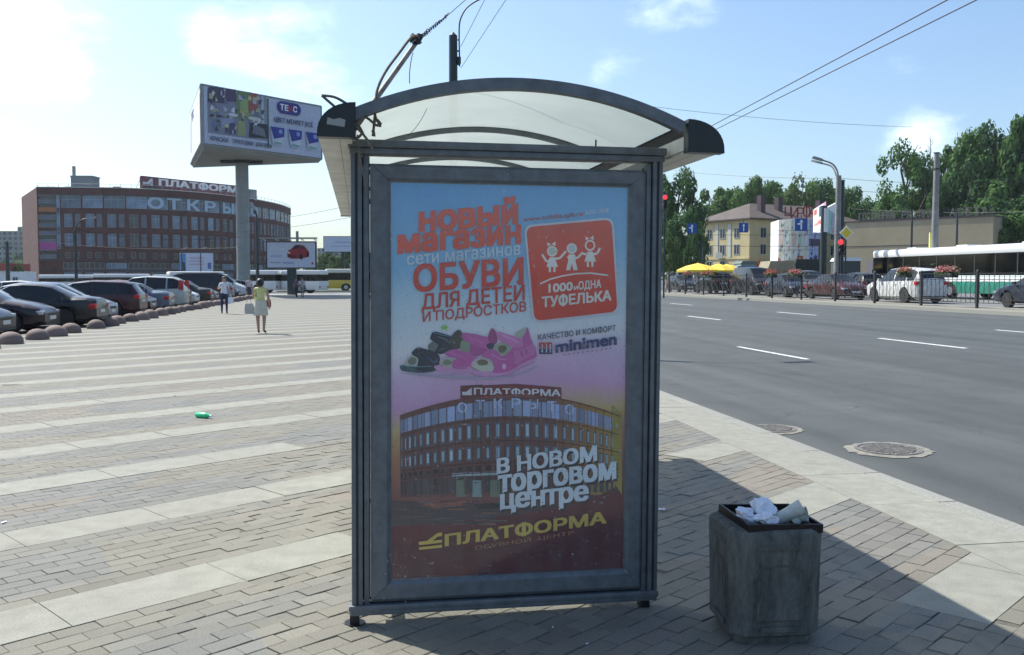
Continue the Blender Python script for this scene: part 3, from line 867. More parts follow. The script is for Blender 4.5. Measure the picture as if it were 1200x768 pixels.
# top beam (two stepped profiles) and bottom rail
b = MB(); b.bbox(-.06, 1.447, -.012, .1, 2.214, 2.250, .008); b.bbox(-.052, 1.44, -.002, .09, 2.184, 2.213, .006)
o = b.build('top_beam', FR, sh, smooth=50)
b = MB(); b.bbox(-.062, 1.435, -.014, .06, .068, .097, .006); b.bbox(-.055, 1.43, -.004, .05, .046, .0675, .006)
b.build('bottom_rail', FR, sh, smooth=50)
for x in (-.035, 1.375):
    b = MB(); b.box(x-.022, x+.022, .01, .075, -.04, .05); b.cyl(x, .04, -.04, .004, .05, n=10)
    b.build('foot', M['black_plastic'], sh)
b = MB(); b.box(-.04, .039, .06, .075, .1, 2.18); b.build('groove_filler', FD, sh); b = MB(); b.box(1.349, 1.42, .06, .075, .1, 2.16)
b.build('groove_filler', FD, sh)
# mitred light box frame
def rail(poly_front, d=.055, rise=.018, name='frame_rail'):
    "a frame member whose inner edge is sunk: poly = outer a, outer b, inner b, inner a (x, z)"
    oa, ob, ib, ia = [Vector((p_[0], 0, p_[1])) for p_ in poly_front]
    m0a = oa.lerp(ia, .16); m0b = ob.lerp(ib, .16); m1a = oa.lerp(ia, .78); m1b = ob.lerp(ib, .78)
    def y(p_, v): return (p_.x, v, p_.z)
    b = MB()
    ys = -.004
    vs = [y(oa, ys+.012), y(ob, ys+.012), y(m0a, ys), y(m0b, ys), y(m1a, ys), y(m1b, ys), y(ia, ys+rise), y(ib, ys+rise), y(ia, ys+rise+.02), y(ib, ys+rise+.02), y(oa, d), y(ob, d)]
    b.add(vs, [(0,1,3,2),(2,3,5,4),(4,5,7,6),(6,7,9,8),(10,11,1,0),(8,9,11,10)])
    return b.build(name, FR, sh, smooth=35)
ox0, ox1, oz0, oz1 = .040, 1.348, .106, 2.142
ix0, ix1, iz0, iz1 = .135, 1.262, .208, 2.060
G = .0012
rail([(ox0+G, oz1), (ox1-G, oz1), (ix1-G, iz1), (ix0+G, iz1)])
rail([(ox1-G, oz0), (ox0+G, oz0), (ix0+G, iz0), (ix1-G, iz0)])
rail([(ox0, oz0+G), (ox0, oz1-G), (ix0, iz1-G), (ix0, iz0+G)])
rail([(ox1, oz1-G), (ox1, oz0+G), (ix1, iz0+G), (ix1, iz1-G)])
b = MB(); b.quad((ox0+.03, .128, oz0+.03), (ox1-.03, .128, oz0+.03), (ox1-.03, .128, oz1-.03), (ox0+.03, .128, oz1-.03)); b.build('light_box_diffuser', M['diffuser'], sh)
for i_, (xa_, xb_, za_, zb_) in enumerate(((ox0+.004, ox0+.03, oz0+.004, oz1-.004), (ox1-.03, ox1-.004, oz0+.004, oz1-.004), (ox0+.031, ox1-.031, oz0+.004, oz0+.03), (ox0+.031, ox1-.031, oz1-.03, oz1-.004))):
    b = MB(); b.box(xa_, xb_, .05, .13, za_, zb_); b.build('light_box_side', M['steel_grey'], sh)
# dark hinge gaps and corner key
b = MB(); b.box(ox0-.001, ox1+.001, .0555, .058, oz1-.01, oz1+.006); b.build('rubber_seal', FD, sh); b = MB(); b.box(ox0-.001, ox1+.001, .0555, .058, oz0-.008, oz0+.01)
b.build('rubber_seal', FD, sh)
b = MB()
for (x, z) in ((.10, .125), (.118, .30), (.108, .24), (.128, .33), (.66, 2.115), (.675, 2.108), (1.30, .155), (1.31, .168), (.2, .104)):
    s = .002 + .0025*((x*97) % 1); b.box(x-s, x+s, -.0062, -.0045, z-s*.8, z+s*1.3)
tag(b.build('paint_chips', M['steel_grey'], sh), kind='stuff')
# poster
PW, PH = 1.127 + .01, 1.852 + .01
PC = [(457, 212), (737, 220), (729, 663), (455, 680)]
def p2(x, y):
    # photograph layout -> metres on the sheet (inverse bilinear, two Newton-ish passes)
    t = .5
    for _ in range(6):
        xl = PC[0][0] + (PC[3][0]-PC[0][0])*t; xr = PC[1][0] + (PC[2][0]-PC[1][0])*t
        s = (x-xl)/(xr-xl)
        yt = PC[0][1] + (PC[1][1]-PC[0][1])*s; yb = PC[3][1] + (PC[2][1]-PC[3][1])*s
        t = (y-yt)/(yb-yt)
    return (s*PW, (1-t)*PH)
poster_loc = (ix0-.005, .022, iz0-.005)
prot = (PI/2, 0, 0)      # sheet XY -> wall XZ, facing -Y
def poster_paper():
    m = bpy.data.materials.new('poster_paper'); m.use_nodes = True
    n, l = m.node_tree.nodes, m.node_tree.links; p = n['Principled BSDF']; p.inputs['Roughness'].default_value = .6
    t = n.new('ShaderNodeTexCoord'); s = n.new('ShaderNodeSeparateXYZ'); l.new(t.outputs['Object'], s.inputs[0])
    ns = n.new('ShaderNodeTexNoise'); ns.inputs['Scale'].default_value = 1.6; ns.inputs['Detail'].default_value = 5; l.new(t.outputs['Object'], ns.inputs['Vector'])
    a_ = n.new('ShaderNodeMath'); a_.operation = 'MULTIPLY_ADD'; l.new(ns.outputs[0], a_.inputs[0]); a_.inputs[1].default_value = .28; l.new(s.outputs[1], a_.inputs[2])
    c_ = n.new('ShaderNodeMath'); c_.operation = 'MULTIPLY_ADD'; l.new(s.outputs[0], c_.inputs[0]); c_.inputs[1].default_value = -.10; l.new(a_.outputs[0], c_.inputs[2])
    r = n.new('ShaderNodeValToRGB'); l.new(c_.outputs[0], r.inputs[0])
    q = n.new('ShaderNodeMath'); q.operation = 'DIVIDE'; l.new(c_.outputs[0], q.inputs[0]); q.inputs[1].default_value = 2.0; l.new(q.outputs[0], r.inputs[0])
    e = r.color_ramp.elements
    stops = [(0.0, (90, 25, 35)), (.20, (110, 50, 62)), (.36, (180, 120, 90)), (.42, (205, 178, 120)), (.48, (215, 165, 205)), (.55, (222, 190, 222)), (.61, (236, 236, 240)), (.70, (205, 226, 238)), (.80, (140, 195, 232)), (1.0, (92, 165, 222))]
    e[0].position, e[0].color = stops[0][0], (*s2l(stops[0][1]), 1); e[1].position, e[1].color = stops[-1][0], (*s2l(stops[-1][1]), 1)
    for pos, c in stops[1:-1]:
        x = e.new(pos); x.color = (*s2l(c), 1)
    l.new(r.outputs[0], p.inputs['Base Color'])
    # creases of a hung sheet
    bp = n.new('ShaderNodeBump'); bp.inputs['Strength'].default_value = .35; bp.inputs['Distance'].default_value = .01
    mp_ = n.new('ShaderNodeMapping'); mp_.inputs['Scale'].default_value = (3.5, 1, 1); l.new(t.outputs['Object'], mp_.inputs[0])
    n2 = n.new('ShaderNodeTexNoise'); n2.inputs['Scale'].default_value = 2.2; n2.inputs['Detail'].default_value = 3; l.new(mp_.outputs[0], n2.inputs['Vector'])
    l.new(n2.outputs[0], bp.inputs['Height']); l.new(bp.outputs[0], p.inputs['Normal'])
    return m
b = MB(); b.quad((0, 0, 0), (PW, 0, 0), (PW, PH, 0), (0, PH, 0))
poster = b.build('poster', poster_paper(), sh, poster_loc); poster.rotation_euler = prot
P = Print(.0002, p2)
RED, NAVY, PALE = (232, 78, 56), (30, 42, 82), (205, 222, 235)
# --- lower dark maroon field and street
P.up(); P.poly([(455, 585), (500, 586), (560, 590), (640, 590), (700, 575), (731, 560), (729, 664), (455, 681)], (84, 66, 70))
P.up(); P.poly([(455.5, 616), (520, 611), (600, 600), (660, 588), (700, 576), (731, 560), (729, 664), (455, 681)], (104, 24, 36))
P.up(); P.poly([(455.5, 635), (560, 640), (660, 628), (731, 600), (729, 664), (455, 681)], (92, 20, 32))
# --- mall picture
def roofy(x):     # roof line of the printed mall
    t = (x-467)/(726-467); return 497 - 36*math.sin(PI*min(1, max(0, (t*.86+.08))))**.8 + (-3)*t
def basey(x):
    t = (x-467)/(726-467); return 582 - 2*math.sin(PI*t) - 6*t
P.layer = 1
NB = 30
for i in range(NB):
    x0, x1 = 467 + 259*i/NB, 467 + 259*(i+1)/NB
    c = (112, 70, 66) if i < 21 else (140 + 6*(i-21), 92 + 7*(i-21), 62)
    P.poly([(x0, roofy(x0)), (x1, roofy(x1)), (x1, basey(x1)), (x0, basey(x0))], c)
P.up()
def band(t0, t1, col, ins=.12, i0=0, i1=NB, dbl=False):
    for i in range(i0, i1):
        # bays look narrower towards both ends of the curve
        e0 = (1-math.cos(PI*(.09+.82*i/NB)))/2; e1 = (1-math.cos(PI*(.09+.82*(i+1)/NB)))/2
        lo, hi = (1-math.cos(PI*.09))/2, (1-math.cos(PI*.91))/2
        a_, z_ = 467+259*(e0-lo)/(hi-lo), 467+259*(e1-lo)/(hi-lo)
        w = z_-a_; a_ += w*ins; z_ -= w*ins
        f = lambda x, t: roofy(x) + (basey(x)-roofy(x))*t
        cc = tuple(min(255, max(0, int(k_*(.82+.36*((i*37 % 11)/10))))) for k_ in col)
        P.poly([(a_, f(a_, t0)), (z_, f(z_, t0)), (z_, f(z_, t1)), (a_, f(a_, t1))], cc)
band(.055, .21, (150, 165, 200), .06)
band(.27, .43, (95, 105, 125), .25); band(.50, .64, (95, 108, 130), .25); band(.70, .75, (50, 40, 45), .2); band(.80, .97, (70, 66, 74), .18)
P.up(); band(.29, .41, (165, 185, 200), .36); band(.52, .62, (165, 190, 200), .36)
P.poly([(526, 552), (592, 549), (592, 553), (526, 556)], (180, 190, 195))
for x in (530, 549, 570): P.rect(x, 560, x+11, 580, (122, 130, 112) if x != 549 else (140, 165, 165))
for i, ch in enumerate('ОТКРЫТО'):
    x = 538 + i*21; P.text(ch, (x-5, roofy(x)+15), (x+5, roofy(x)+15), 11, (190, 205, 240), .02)
P.poly([(536, 449), (562, 447.5), (560, 462), (536, 464)], (110, 40, 50)); 
P.poly([(560, 448.5), (600, 446.5), (654.5, 450.5), (654.5, 463.5), (600, 459), (558, 463)], (120, 38, 46))
P.up(); P.text('ПЛАТФОРМА', (552, 459), (653, 460.5), 7.5, (225, 222, 228), .03); P.poly([(538, 460), (538, 456), (543, 456), (549, 451), (549, 460)], (220, 215, 220))
P.stroke([(558, 462.6), (600, 460.5), (634, 461.5)], 1.0, (180, 90, 90))
P.poly([(490, 590), (540, 584), (545, 589), (500, 595)], (160, 92, 70)); P.poly([(550, 588), (590, 586), (600, 592), (556, 594)], (40, 34, 38))
P.poly([(715, 470), (727, 480), (727, 575), (716, 560)], (170, 150, 60))
rb = random.Random(31)
for _ in range(260):
    x = rb.uniform(469, 722); t_ = rb.choice([rb.uniform(.22, .27), rb.uniform(.44, .5), rb.uniform(.65, .7), rb.uniform(.75, .8), rb.uniform(.06, .2), rb.uniform(.8, .95)])
    y = roofy(x) + (basey(x)-roofy(x))*t_; w_, h_ = rb.uniform(1, 4), rb.uniform(.4, 1.4)
    c_ = (rb.randint(60, 100),)*3 if t_ > .75 else ((rb.randint(120, 170), rb.randint(60, 84), rb.randint(58, 76)) if t_ > .21 else (rb.randint(120, 190), rb.randint(140, 200), rb.randint(180, 225)))
    if x > 660 and t_ > .21: c_ = (min(255, c_[0]+50), c_[1]+60, c_[2])
    P.rect(x, y, x+w_, y+h_, c_)
for i in range(26):
    x = 472 + i*9.7; P.stroke([(x, roofy(x)+1), (x, basey(x)-2)], .45, (58, 40, 44))
for t_ in (.235, .455, .67, .77): P.stroke([(x, roofy(x)+(basey(x)-roofy(x))*t_) for x in range(468, 727, 8)], .8, (66, 40, 44))
P.stroke([(x, roofy(x)-.3) for x in range(467, 727, 6)], 1.6, (120, 48, 46))
for _ in range(40):
    x, y = rb.uniform(458, 575), rb.uniform(584, 612); P.poly([(x, y), (x+rb.uniform(6, 26), y-rb.uniform(0, 2)), (x+rb.uniform(8, 26), y+rb.uniform(.5, 1.6)), (x+1, y+1.4)], rb.choice([(120, 92, 84), (150, 96, 80), (74, 62, 66), (96, 84, 88), (60, 54, 60)]))
# --- headline texts
P.layer = 6
P.text('новый', (491, 269.5), (602.5, 260.5), 21, RED, .045, ref='x')
P.text('магазин', (467, 294.5), (606, 283), 19.5, RED, .045, ref='x')
P.text('сети магазинов', (476, 308.5), (606.5, 296.5), 10.5, PALE, .02, ref='x')
P.text('ОБУВИ', (484, 339), (609, 330.5), 30, (222, 72, 58), .03)
P.text('ДЛЯ ДЕТЕЙ', (492.5, 360), (611, 349), 17.5, (212, 66, 58), .02)
P.text('И ПОДРОСТКОВ', (493.5, 374.5), (613, 362), 11.5, (208, 68, 62), .012)
P.text('www.tufelka.spb.ru', (610.5, 259), (681, 252.5), 5.4, (190, 70, 70), .01)
P.text('600 058', (684, 251.5), (712, 249), 5.2, (205, 215, 230), .01)
def rrect(q, r, col, n=6):
    "rounded quadrilateral q = TL, TR, BR, BL"
    out = []
    for i in range(4):
        c, a_, z_ = Vector(q[i]), Vector(q[i-1]), Vector(q[(i+1) % 4])
        pa = c + (a_-c).normalized()*r; pz = c + (z_-c).normalized()*r
        for k in range(n+1):
            t = k/n; p_ = pa*(1-t)**2 + c*2*t*(1-t) + pz*t*t; out.append((p_.x, p_.y))
    P.poly(out, col)
rrect([(610.8, 263), (717.8, 254.3), (724.8, 364.5), (620.4, 376.2)], 11, (212, 218, 226))
P.up(); rrect([(613.2, 265.3), (715.7, 257), (722.4, 362.4), (622.6, 373.6)], 9.5, (228, 72, 48))
P.up(); W = (240, 236, 228)
def kid(cx, cy, girl, s=1.0, lift=0):
    P.ell(cx, cy, 7.2*s, 7.2*s, W)
    sk = (198, 58, 42)
    if girl:
        P.poly([(cx-3, cy+8*s), (cx+3, cy+8*s), (cx+8*s, cy+21*s), (cx-8*s, cy+21*s)], W)
        P.poly([(cx-1, cy-9*s), (cx-6, cy-12*s), (cx-5, cy-6.5*s)], W); P.poly([(cx-1, cy-9*s), (cx+4, cy-13*s), (cx+4.5, cy-7*s)], W)
    else:
        P.poly([(cx-4, cy+8*s), (cx+4, cy+8*s), (cx+4.5, cy+17*s), (cx+7, cy+29*s), (cx+2, cy+29*s), (cx, cy+20*s), (cx-2, cy+29*s), (cx-7, cy+29*s), (cx-4.5, cy+17*s)], W)
    if girl:
        P.rect(cx-4, cy+21*s, cx-1.4, cy+28*s, W); P.rect(cx+1.4, cy+21*s, cx+4, cy+28*s, W)
kid(644, 293, True, .86); kid(667.5, 290, False, .86); kid(689.5, 286.5, True, .88)
for pts in ([(632, 296.5), (637.5, 305), (643, 303)], [(645, 302), (653.5, 301), (660.5, 293)], [(662, 300), (667, 300), (674, 301), (681, 294.5)], [(681, 296), (687, 297), (692, 298)], [(690, 297), (698, 296), (701.5, 289.5)]):
    P.stroke(pts, 2.5, W)
P.layer += 1
P.ell(644, 293, 4.4, 4.4, (205, 212, 190)); P.ell(667.5, 290, 4.2, 4.2, (205, 216, 215)); P.ell(689.5, 286.5, 4.4, 4.4, (228, 72, 48))
P.stroke([(629.5, 330.5), (642, 325), (656, 321.5), (672, 319), (690, 318.2), (711, 320.8)], 1.8, W)
P.text('1000', (640, 340.5), (668, 337.8), 10, W, .03); P.text('и', (670, 337.6), (674.5, 337.2), 4.5, W, .02, ref='x')
P.text('ОДНА', (675.5, 337), (702.5, 334.6), 9, W, .03)
P.text('ТУФЕЛЬКА', (632, 357.3), (714.5, 349.3), 11.5, W, .035)
# --- sandals
def zp(pts): return [(440+x/6, 360+y/6) for x, y in pts]
NV, TEAL, INS, PK, PK2, PKD, SOLE = (26, 34, 58), (30, 84, 98), (186, 192, 176), (206, 96, 172), (222, 130, 192), (170, 60, 130), (216, 158, 202)
P.layer = 7
P.blob(zp([(165,395),(178,428),(250,440),(335,443),(405,428),(415,400),(380,392),(280,398),(200,390)]), TEAL)
P.blob(zp([(192,385),(222,332),(258,312),(292,330),(300,392),(240,402)]), INS); P.blob(zp([(215,365),(240,335),(275,345),(270,380),(235,388)]), (120, 125, 118))
P.blob(zp([(355,255),(395,222),(430,245),(425,295),(370,300)]), (110, 114, 112))
P.blob(zp([(245,300),(285,265),(330,275),(400,298),(432,328),(432,380),(402,402),(385,428),(280,430),(288,350),(255,322)]), NV)
P.blob(zp([(370,200),(395,155),(470,172),(530,186),(560,150),(592,172),(600,222),(570,270),(520,282),(480,300),(440,312),(400,300),(425,250),(385,218)]), NV)
P.blob(zp([(505,205),(560,142),(596,176),(590,240),(550,272),(520,262)]), (66, 68, 58))
P.stroke(zp([(420,190),(470,205),(505,235)]), 1.0, (120, 135, 150)); P.stroke(zp([(350,330),(390,370),(420,350)]), 1.2, (60, 100, 150)); P.stroke(zp([(380,160),(460,180),(520,190)]), .7, (90, 140, 170))
P.blob(zp([(400,392),(420,428),(500,448),(600,448),(645,425),(625,395),(500,400)]), SOLE)
P.blob(zp([(430,372),(455,338),(500,335),(528,355),(535,402),(470,400)]), INS); P.blob(zp([(455,370),(480,350),(515,362),(510,385),(470,388)]), (140, 140, 120))
P.blob(zp([(590,215),(640,240),(650,290),(600,310),(575,280)]), (150, 160, 135))
P.blob(zp([(470,305),(530,278),(590,292),(640,300),(680,330),(690,370),(650,410),(530,412),(525,360),(560,345),(500,330)]), PK)
P.blob(zp([(592,165),(680,172),(750,188),(790,185),(795,132),(825,158),(832,228),(790,262),(740,276),(690,262),(650,240),(600,212)]), PK)
P.blob(zp([(640,300),(650,245),(700,268),(760,275),(740,300),(680,330)]), (186, 78, 150)); P.blob(zp([(770,190),(795,132),(825,158),(830,225),(785,240)]), PKD)
P.stroke(zp([(640,195),(700,215),(740,245)]), 1.2, PK2); P.stroke(zp([(500,300),(560,320),(610,345)]), 1.0, PK2); P.blob(zp([(760,240),(810,235),(800,275),(765,270)]), (60, 50, 90))
P.blob(zp([(632,398),(645,440),(720,466),(820,467),(930,442),(1000,398),(1085,362),(1108,322),(1040,350),(900,395),(720,432)]), SOLE)
P.blob(zp([(815,255),(870,232),(915,255),(920,300),(860,325),(830,300)]), (170, 176, 150)); P.blob(zp([(840,262),(880,248),(900,270),(880,300),(850,298)]), (105, 100, 80))
P.blob(zp([(650,392),(680,348),(730,335),(785,352),(808,395),(800,425),(720,430)]), (205, 208, 190)); P.blob(zp([(690,365),(725,348),(765,360),(762,385),(710,390)]), (120, 112, 84))
P.blob(zp([(728,312),(775,280),(830,290),(870,330),(920,290),(945,262),(1000,262),(1010,200),(1045,125),(1070,200),(1108,300),(1100,335),(1020,370),(940,420),(880,440),(800,440),(815,395),(790,345),(740,332)]), PK)
P.blob(zp([(828,155),(900,172),(1000,205),(1010,258),(950,262),(900,240),(850,215)]), PK2); P.blob(zp([(958,172),(1000,140),(1040,125),(1020,180),(990,190)]), INS)
P.blob(zp([(940,300),(1010,280),(1080,240),(1105,300),(1020,345),(950,385)]), (214, 118, 184)); P.stroke(zp([(870,180),(940,205),(985,235)]), 1.1, (236, 190, 220)); P.stroke(zp([(790,310),(850,345),(900,350)]), 1.1, (232, 160, 206))
P.stroke(zp([(940,300),(945,350),(955,395)]), .8, PKD); P.stroke(zp([(1000,290),(1010,330)]), 1.4, PKD); P.stroke(zp([(1035,275),(1042,312)]), 1.4, PKD); P.ell(*zp([(880,398)])[0], 2.2, 3.2, (236, 200, 226))
P.layer = 16
for k_ in range(5): P.stroke(zp([(560+k_*14, 395+k_*2), (566+k_*14, 405)]), .5, (236, 200, 226))
P.stroke(zp([(640,445),(720,470),(820,471),(935,446),(1005,402),(1090,366)]), .9, (196, 130, 180)); P.stroke(zp([(655,395),(685,352),(730,340),(782,356),(803,395)]), 1.1, (240, 170, 214)); P.stroke(zp([(432,370),(458,342),(500,339)]), 1.0, (236, 176, 214)); P.stroke(zp([(170,400),(200,396),(285,402),(380,396)]), .8, (90, 150, 165))
P.blob([(468,434.5),(500,436),(560,439),(600,436),(628,424),(610,434),(575,441),(520,440)], (176, 170, 192))
P.ell(518, 381, 4, 2.6, (150, 205, 110))
P.text('КАЧЕСТВО И КОМФОРТ', (626.8, 395.5), (720, 384.5), 6.4, (62, 66, 96), .012)
for i, c in enumerate(((190, 60, 60), (30, 42, 100))):
    y = 398.2 + i*7.2
    P.rect(628, y, 643.5, y+6.2, c); P.up(); 
    for x in (631, 636, 640.5): P.rect(x, y+(2 if i == 0 else 0), x+1.4, y+(6.2 if i == 0 else 4.2), (205, 205, 215))
    P.layer -= 1
P.text('minimen', (648, 409.8), (720.5, 400), 10.2, (34, 48, 108), .035, ref='x')
for i in range(11): P.rect(657+i*5.6, 411.6-i*.75, 659+i*5.6, 413-i*.75, (150, 110, 130) if i != 6 else (200, 80, 70))
# --- lower texts
P.layer = 18
WH = (226, 232, 238)
for off, c in (((1.4, 1.6), (52, 40, 46)), ((0, 0), WH)):
    ox, oy = off
    P.text('В НОВОМ', (578.5+ox, 552+oy), (695.5+ox, 535.5+oy), 17.5, c, .045)
    P.text('торговом', (580+ox, 574+oy), (718.5+ox, 556.5+oy), 19, c, .045, ref='x')
    P.text('центре', (582.5+ox, 594+oy), (685+ox, 582+oy), 17, c, .045, ref='x'); P.up()
YEL = (224, 190, 88)
P.text('ПЛАТФОРМА', (518, 638), (706.5, 608.5), 13.5, YEL, .035)
P.poly([(487, 633.5), (497, 632), (509, 622.5), (514, 622), (514, 626), (509, 627), (503, 632), (514, 630.5), (514, 634), (488, 637.5)], YEL)
P.poly([(487.5, 640), (514, 636.5), (514, 640), (488, 643)], YEL)
P.text('ОБУВНОЙ', (551.5, 642.5), (617, 631.5), 4.6, (176, 120, 80), .012); P.text('ЦЕНТР', (626.5, 630), (668, 622.5), 4.6, (176, 120, 80), .012)
o = P.build('poster_print', M['poster_ink'], poster, (0, 0, .0003))
b = MB(); b.box(ix0-.004, ix1+.004, .0065, .0095, iz0-.004, iz1+.004)
b.build('glass_pane', M['pane_dusty'], sh)

# arched roof
L_SH = 5.15; YF = -.24
xc = .70; RC = 1.80; zc = 2.503 - RC
def arcz(x, R_=RC): return zc + math.sqrt(R_*R_ - (x-xc)**2)
def arc_pts(xa, xb, R_, n=28): return [(xa+(xb-xa)*k/n, arcz(xa+(xb-xa)*k/n, R_)) for k in range(n+1)]
for i, y in enumerate((YF, YF+1.28, YF+2.56, YF+3.84, YF+L_SH-.05)):
    w, h = (.05, .05) if i in (0, 4) else (.04, .035)
    top = arc_pts(-.06, 1.46, RC, 28); bot = [(x, z-h) for x, z in reversed(top)]
    vs = []; n_ = len(top)
    b = MB()
    ring = []
    for (x, z) in top:
        nx, nz_ = (x-xc)/RC, (z-zc)/RC
        o_, i_ = (x, z), (x-nx*h, z-nz_*h)
        ring.append([(o_[0], y, o_[1]), (o_[0], y+w, o_[1]), (i_[0], y+w, i_[1]), (i_[0], y, i_[1])])
    for r_ in ring: vs += r_
    fs = [(4*k+j, 4*k+(j+1) % 4, 4*(k+1)+(j+1) % 4, 4*(k+1)+j) for k in range(n_-1) for j in range(4)]
    fs += [(0, 3, 2, 1), (4*(n_-1), 4*(n_-1)+1, 4*(n_-1)+2, 4*(n_-1)+3)]
    b.add(vs, fs); b.build('arch_rib', FR, sh, smooth=40)
for i in range(4):
    y0 = YF + .02 + i*1.275; b = MB(); pts = arc_pts(-.05, 1.45, RC-.008, 24)
    vs = [(x, y0, z) for x, z in pts] + [(x, y0+1.27, z) for x, z in pts]; n_ = len(pts)
    b.add(vs, [(k, k+1, n_+k+1, n_+k) for k in range(n_-1)])
    b.build('roof_panel', M['poly'], sh, smooth=60)
# side gutters: pale soffit boards with a dark seam and rounded black end caps
for sx, xa, xb in ((-1, -.185, -.035), (1, 1.475, 1.635)):
    zb = 2.225 if sx < 0 else 2.205
    xi, xo = (xb, xa) if sx < 0 else (xa, xb)
    xm = (xi*.62 + xo*.38)
    g = MB(); g.box(min(xi, xm)+.001, max(xi, xm)-.003, YF+.05, YF+L_SH-.05, zb, zb+.01)
    g.build('soffit_board', M['white_panel'], sh)
    g = MB(); g.box(min(xo, xm)+.003, max(xo, xm)-.001, YF+.05, YF+L_SH-.05, zb, zb+.01)
    g.build('soffit_board', M['white_panel'], sh)
    g = MB(); g.box(xm-.006, xm+.006, YF+.05, YF+L_SH-.05, zb+.004, zb+.012); g.build('seam', FD, sh)
    g = MB(); xw = xi + (.006 if sx < 0 else -.006)
    g.box(min(xi, xw), max(xi, xw), YF+.05, YF+L_SH-.05, zb+.012, zb+.075); g.build('inner_fascia', M['white_panel'], sh)
    # curved outer shell
    prof = [(xo, zb+.003)] + [(xi + (xo-xi)*math.cos(t), zb + .012 + .125*math.sin(t)) for t in [PI/2*k/8 for k in range(0, 9)]]
    prof_in = [(x + (xi-x)*.06, z-.012) for x, z in prof]
    poly = prof[1:] + list(reversed(prof_in[1:]))
    g = MB()
    for k in range(1, len(prof)-1):
        (x0, z0), (x1, z1) = prof[k], prof[k+1]; (x2, z2), (x3, z3) = prof_in[k], prof_in[k+1]
        ya, yb = YF+.05, YF+L_SH-.05
        g.quad((x0, ya, z0), (x1, ya, z1), (x1, yb, z1), (x0, yb, z0)); g.quad((x2, ya, z2), (x2, yb, z2), (x3, yb, z3), (x3, ya, z3))
    g.build('gutter_shell', FR, sh, smooth=50)
    for ye in (YF-.012, YF+L_SH-.05):
        cap = [(xi + (.012 if sx < 0 else -.012), zb-.006)] + [(xi + (.012 if sx < 0 else -.012) + (xo-xi)*1.09*math.sin(t), zb - .006 + .15*math.cos(t)**.8) for t in [PI/2*k/10 for k in range(0, 11)]]
        g = MB(); Mx = Matrix.Translation((0, ye, 0)); g.prism(cap if sx > 0 else list(reversed(cap)), .062, 0, Mx)
        o = g.build('end_cap', M['black_plastic'], sh, smooth=40)
        if sx < 0 and ye < 0:
            s_ = MB(); s_.add([(-.145, ye-.001, 2.272), (-.07, ye-.001, 2.262), (-.066, ye-.001, 2.292), (-.09, ye-.001, 2.300), (-.115, ye-.001, 2.293), (-.14, ye-.001, 2.301)], [(0, 1, 2, 3, 4, 5)]); s_.build('scuff', M['steel_grey'], o)
# rest of the frame behind the panel
for y in (2.5, L_SH-.45):
    for x in (-.045, 1.385): post(x, x+.05, y, y+.06, -.02, 2.17, grooves=False)
for x in (-.04, 1.40):
    b = MB(); b.bbox(x-.01, x+.035, .1, L_SH-.4, 2.17, 2.215, .006); b.build('side_beam', FR, sh)
for (y0, y1) in ((.16, 2.48), (2.58, L_SH-.5)):
    b = MB(); b.box(-.024, -.018, y0, y1, .35, 2.0); b.build('glass_wall', M['pane'], sh)
    b = MB(); b.box(-.04, -.002, y0-.03, y1+.03, .31, .35); b.build('glass_rail', FR, sh); b = MB(); b.box(-.04, -.002, y0-.03, y1+.03, 2.0, 2.04); b.build('glass_rail', FR, sh)
b = MB()
for k in range(4): b.bbox(.12+k*.09, .195+k*.09, 1.2, 4.2, .43, .455, .005)
b.build('bench_slats', M['rust'], sh)
for y in (1.4, 2.7, 4.0):
    b = MB(); b.box(.1, .48, y-.02, y+.02, .38, .43); b.box(.26, .32, y-.02, y+.02, -.02, .38); b.build('bench_leg', FR, sh)
# small screw on the beam at the right
b = MB(); b.cyl(1.105, .03, 2.244, 2.285, .004, n=6); b.build('bolt', FD, sh)

# rusty pole and rope lashed on the roof corner
Yp = 4.10
rp = thing('rusty_pole', 'rusty pipe lashed with rope to the left roof corner of the shelter', 'pole', tuple(on_y(412, 160, Yp)))
o0 = rp.location.copy()
def yp(pts, Y=Yp, dy=0): return [on_y(x, y, Y+dy*i/max(1, len(pts)-1)) - o0 for i, (x, y) in enumerate(pts)]
def smooth_pts(pts, n=5):
    out = []
    for i in range(len(pts)-1):
        p0, p1, p2_, p3 = pts[max(i-1, 0)], pts[i], pts[i+1], pts[min(i+2, len(pts)-1)]
        for k in range(n):
            t = k/n; out.append(0.5*((2*p1) + (p2_-p0)*t + (2*p0-5*p1+4*p2_-p3)*t*t + (3*p1-p0-3*p2_+p3)*t**3))
    out.append(pts[-1]); return out
b = MB(); b.tube(yp([(414, 153), (452, 100), (492, 44)], Yp, .25), [.013, .012, .011], 10); b.build('pipe', M['rust'], rp, smooth=60)
def rope(pts, r=.0045, Y=Yp-.02, dy=.0, name='rope', mm='rope', n=5):
    q = smooth_pts(yp(pts, Y, dy), n); b = MB(); b.tube(q, r, 6); return b.build(name, M[mm], rp, smooth=60)
rope([(490, 42), (482, 44), (468, 62), (452, 84), (442, 106), (440, 128), (437, 160)], .006, Yp-.02, .1)
rope([(377, 112), (392, 114), (405, 121), (413, 127), (421, 134)], .006, Yp-.06, .04)
rope([(377, 112), (385, 119), (400, 132), (413, 145), (425, 157), (433, 168), (437, 176)], .006, Yp-.07, .02)
rope([(420, 133), (431, 139), (436, 143), (441, 147), (447, 147)], .006)
rope([(432, 122), (438, 130), (442, 142), (446, 149)], .005)
rope([(447, 146), (441, 140), (438, 150), (439, 160), (436, 153)], .005)
rope([(419, 158), (420, 172), (423, 190), (427, 210), (430, 226)], .0045, Yp+.1)
rope([(414, 152), (420, 148), (424, 156), (418, 162), (413, 156), (421, 150), (426, 158)], .006)
b = MB()
rr = random.Random(5)
pts = []
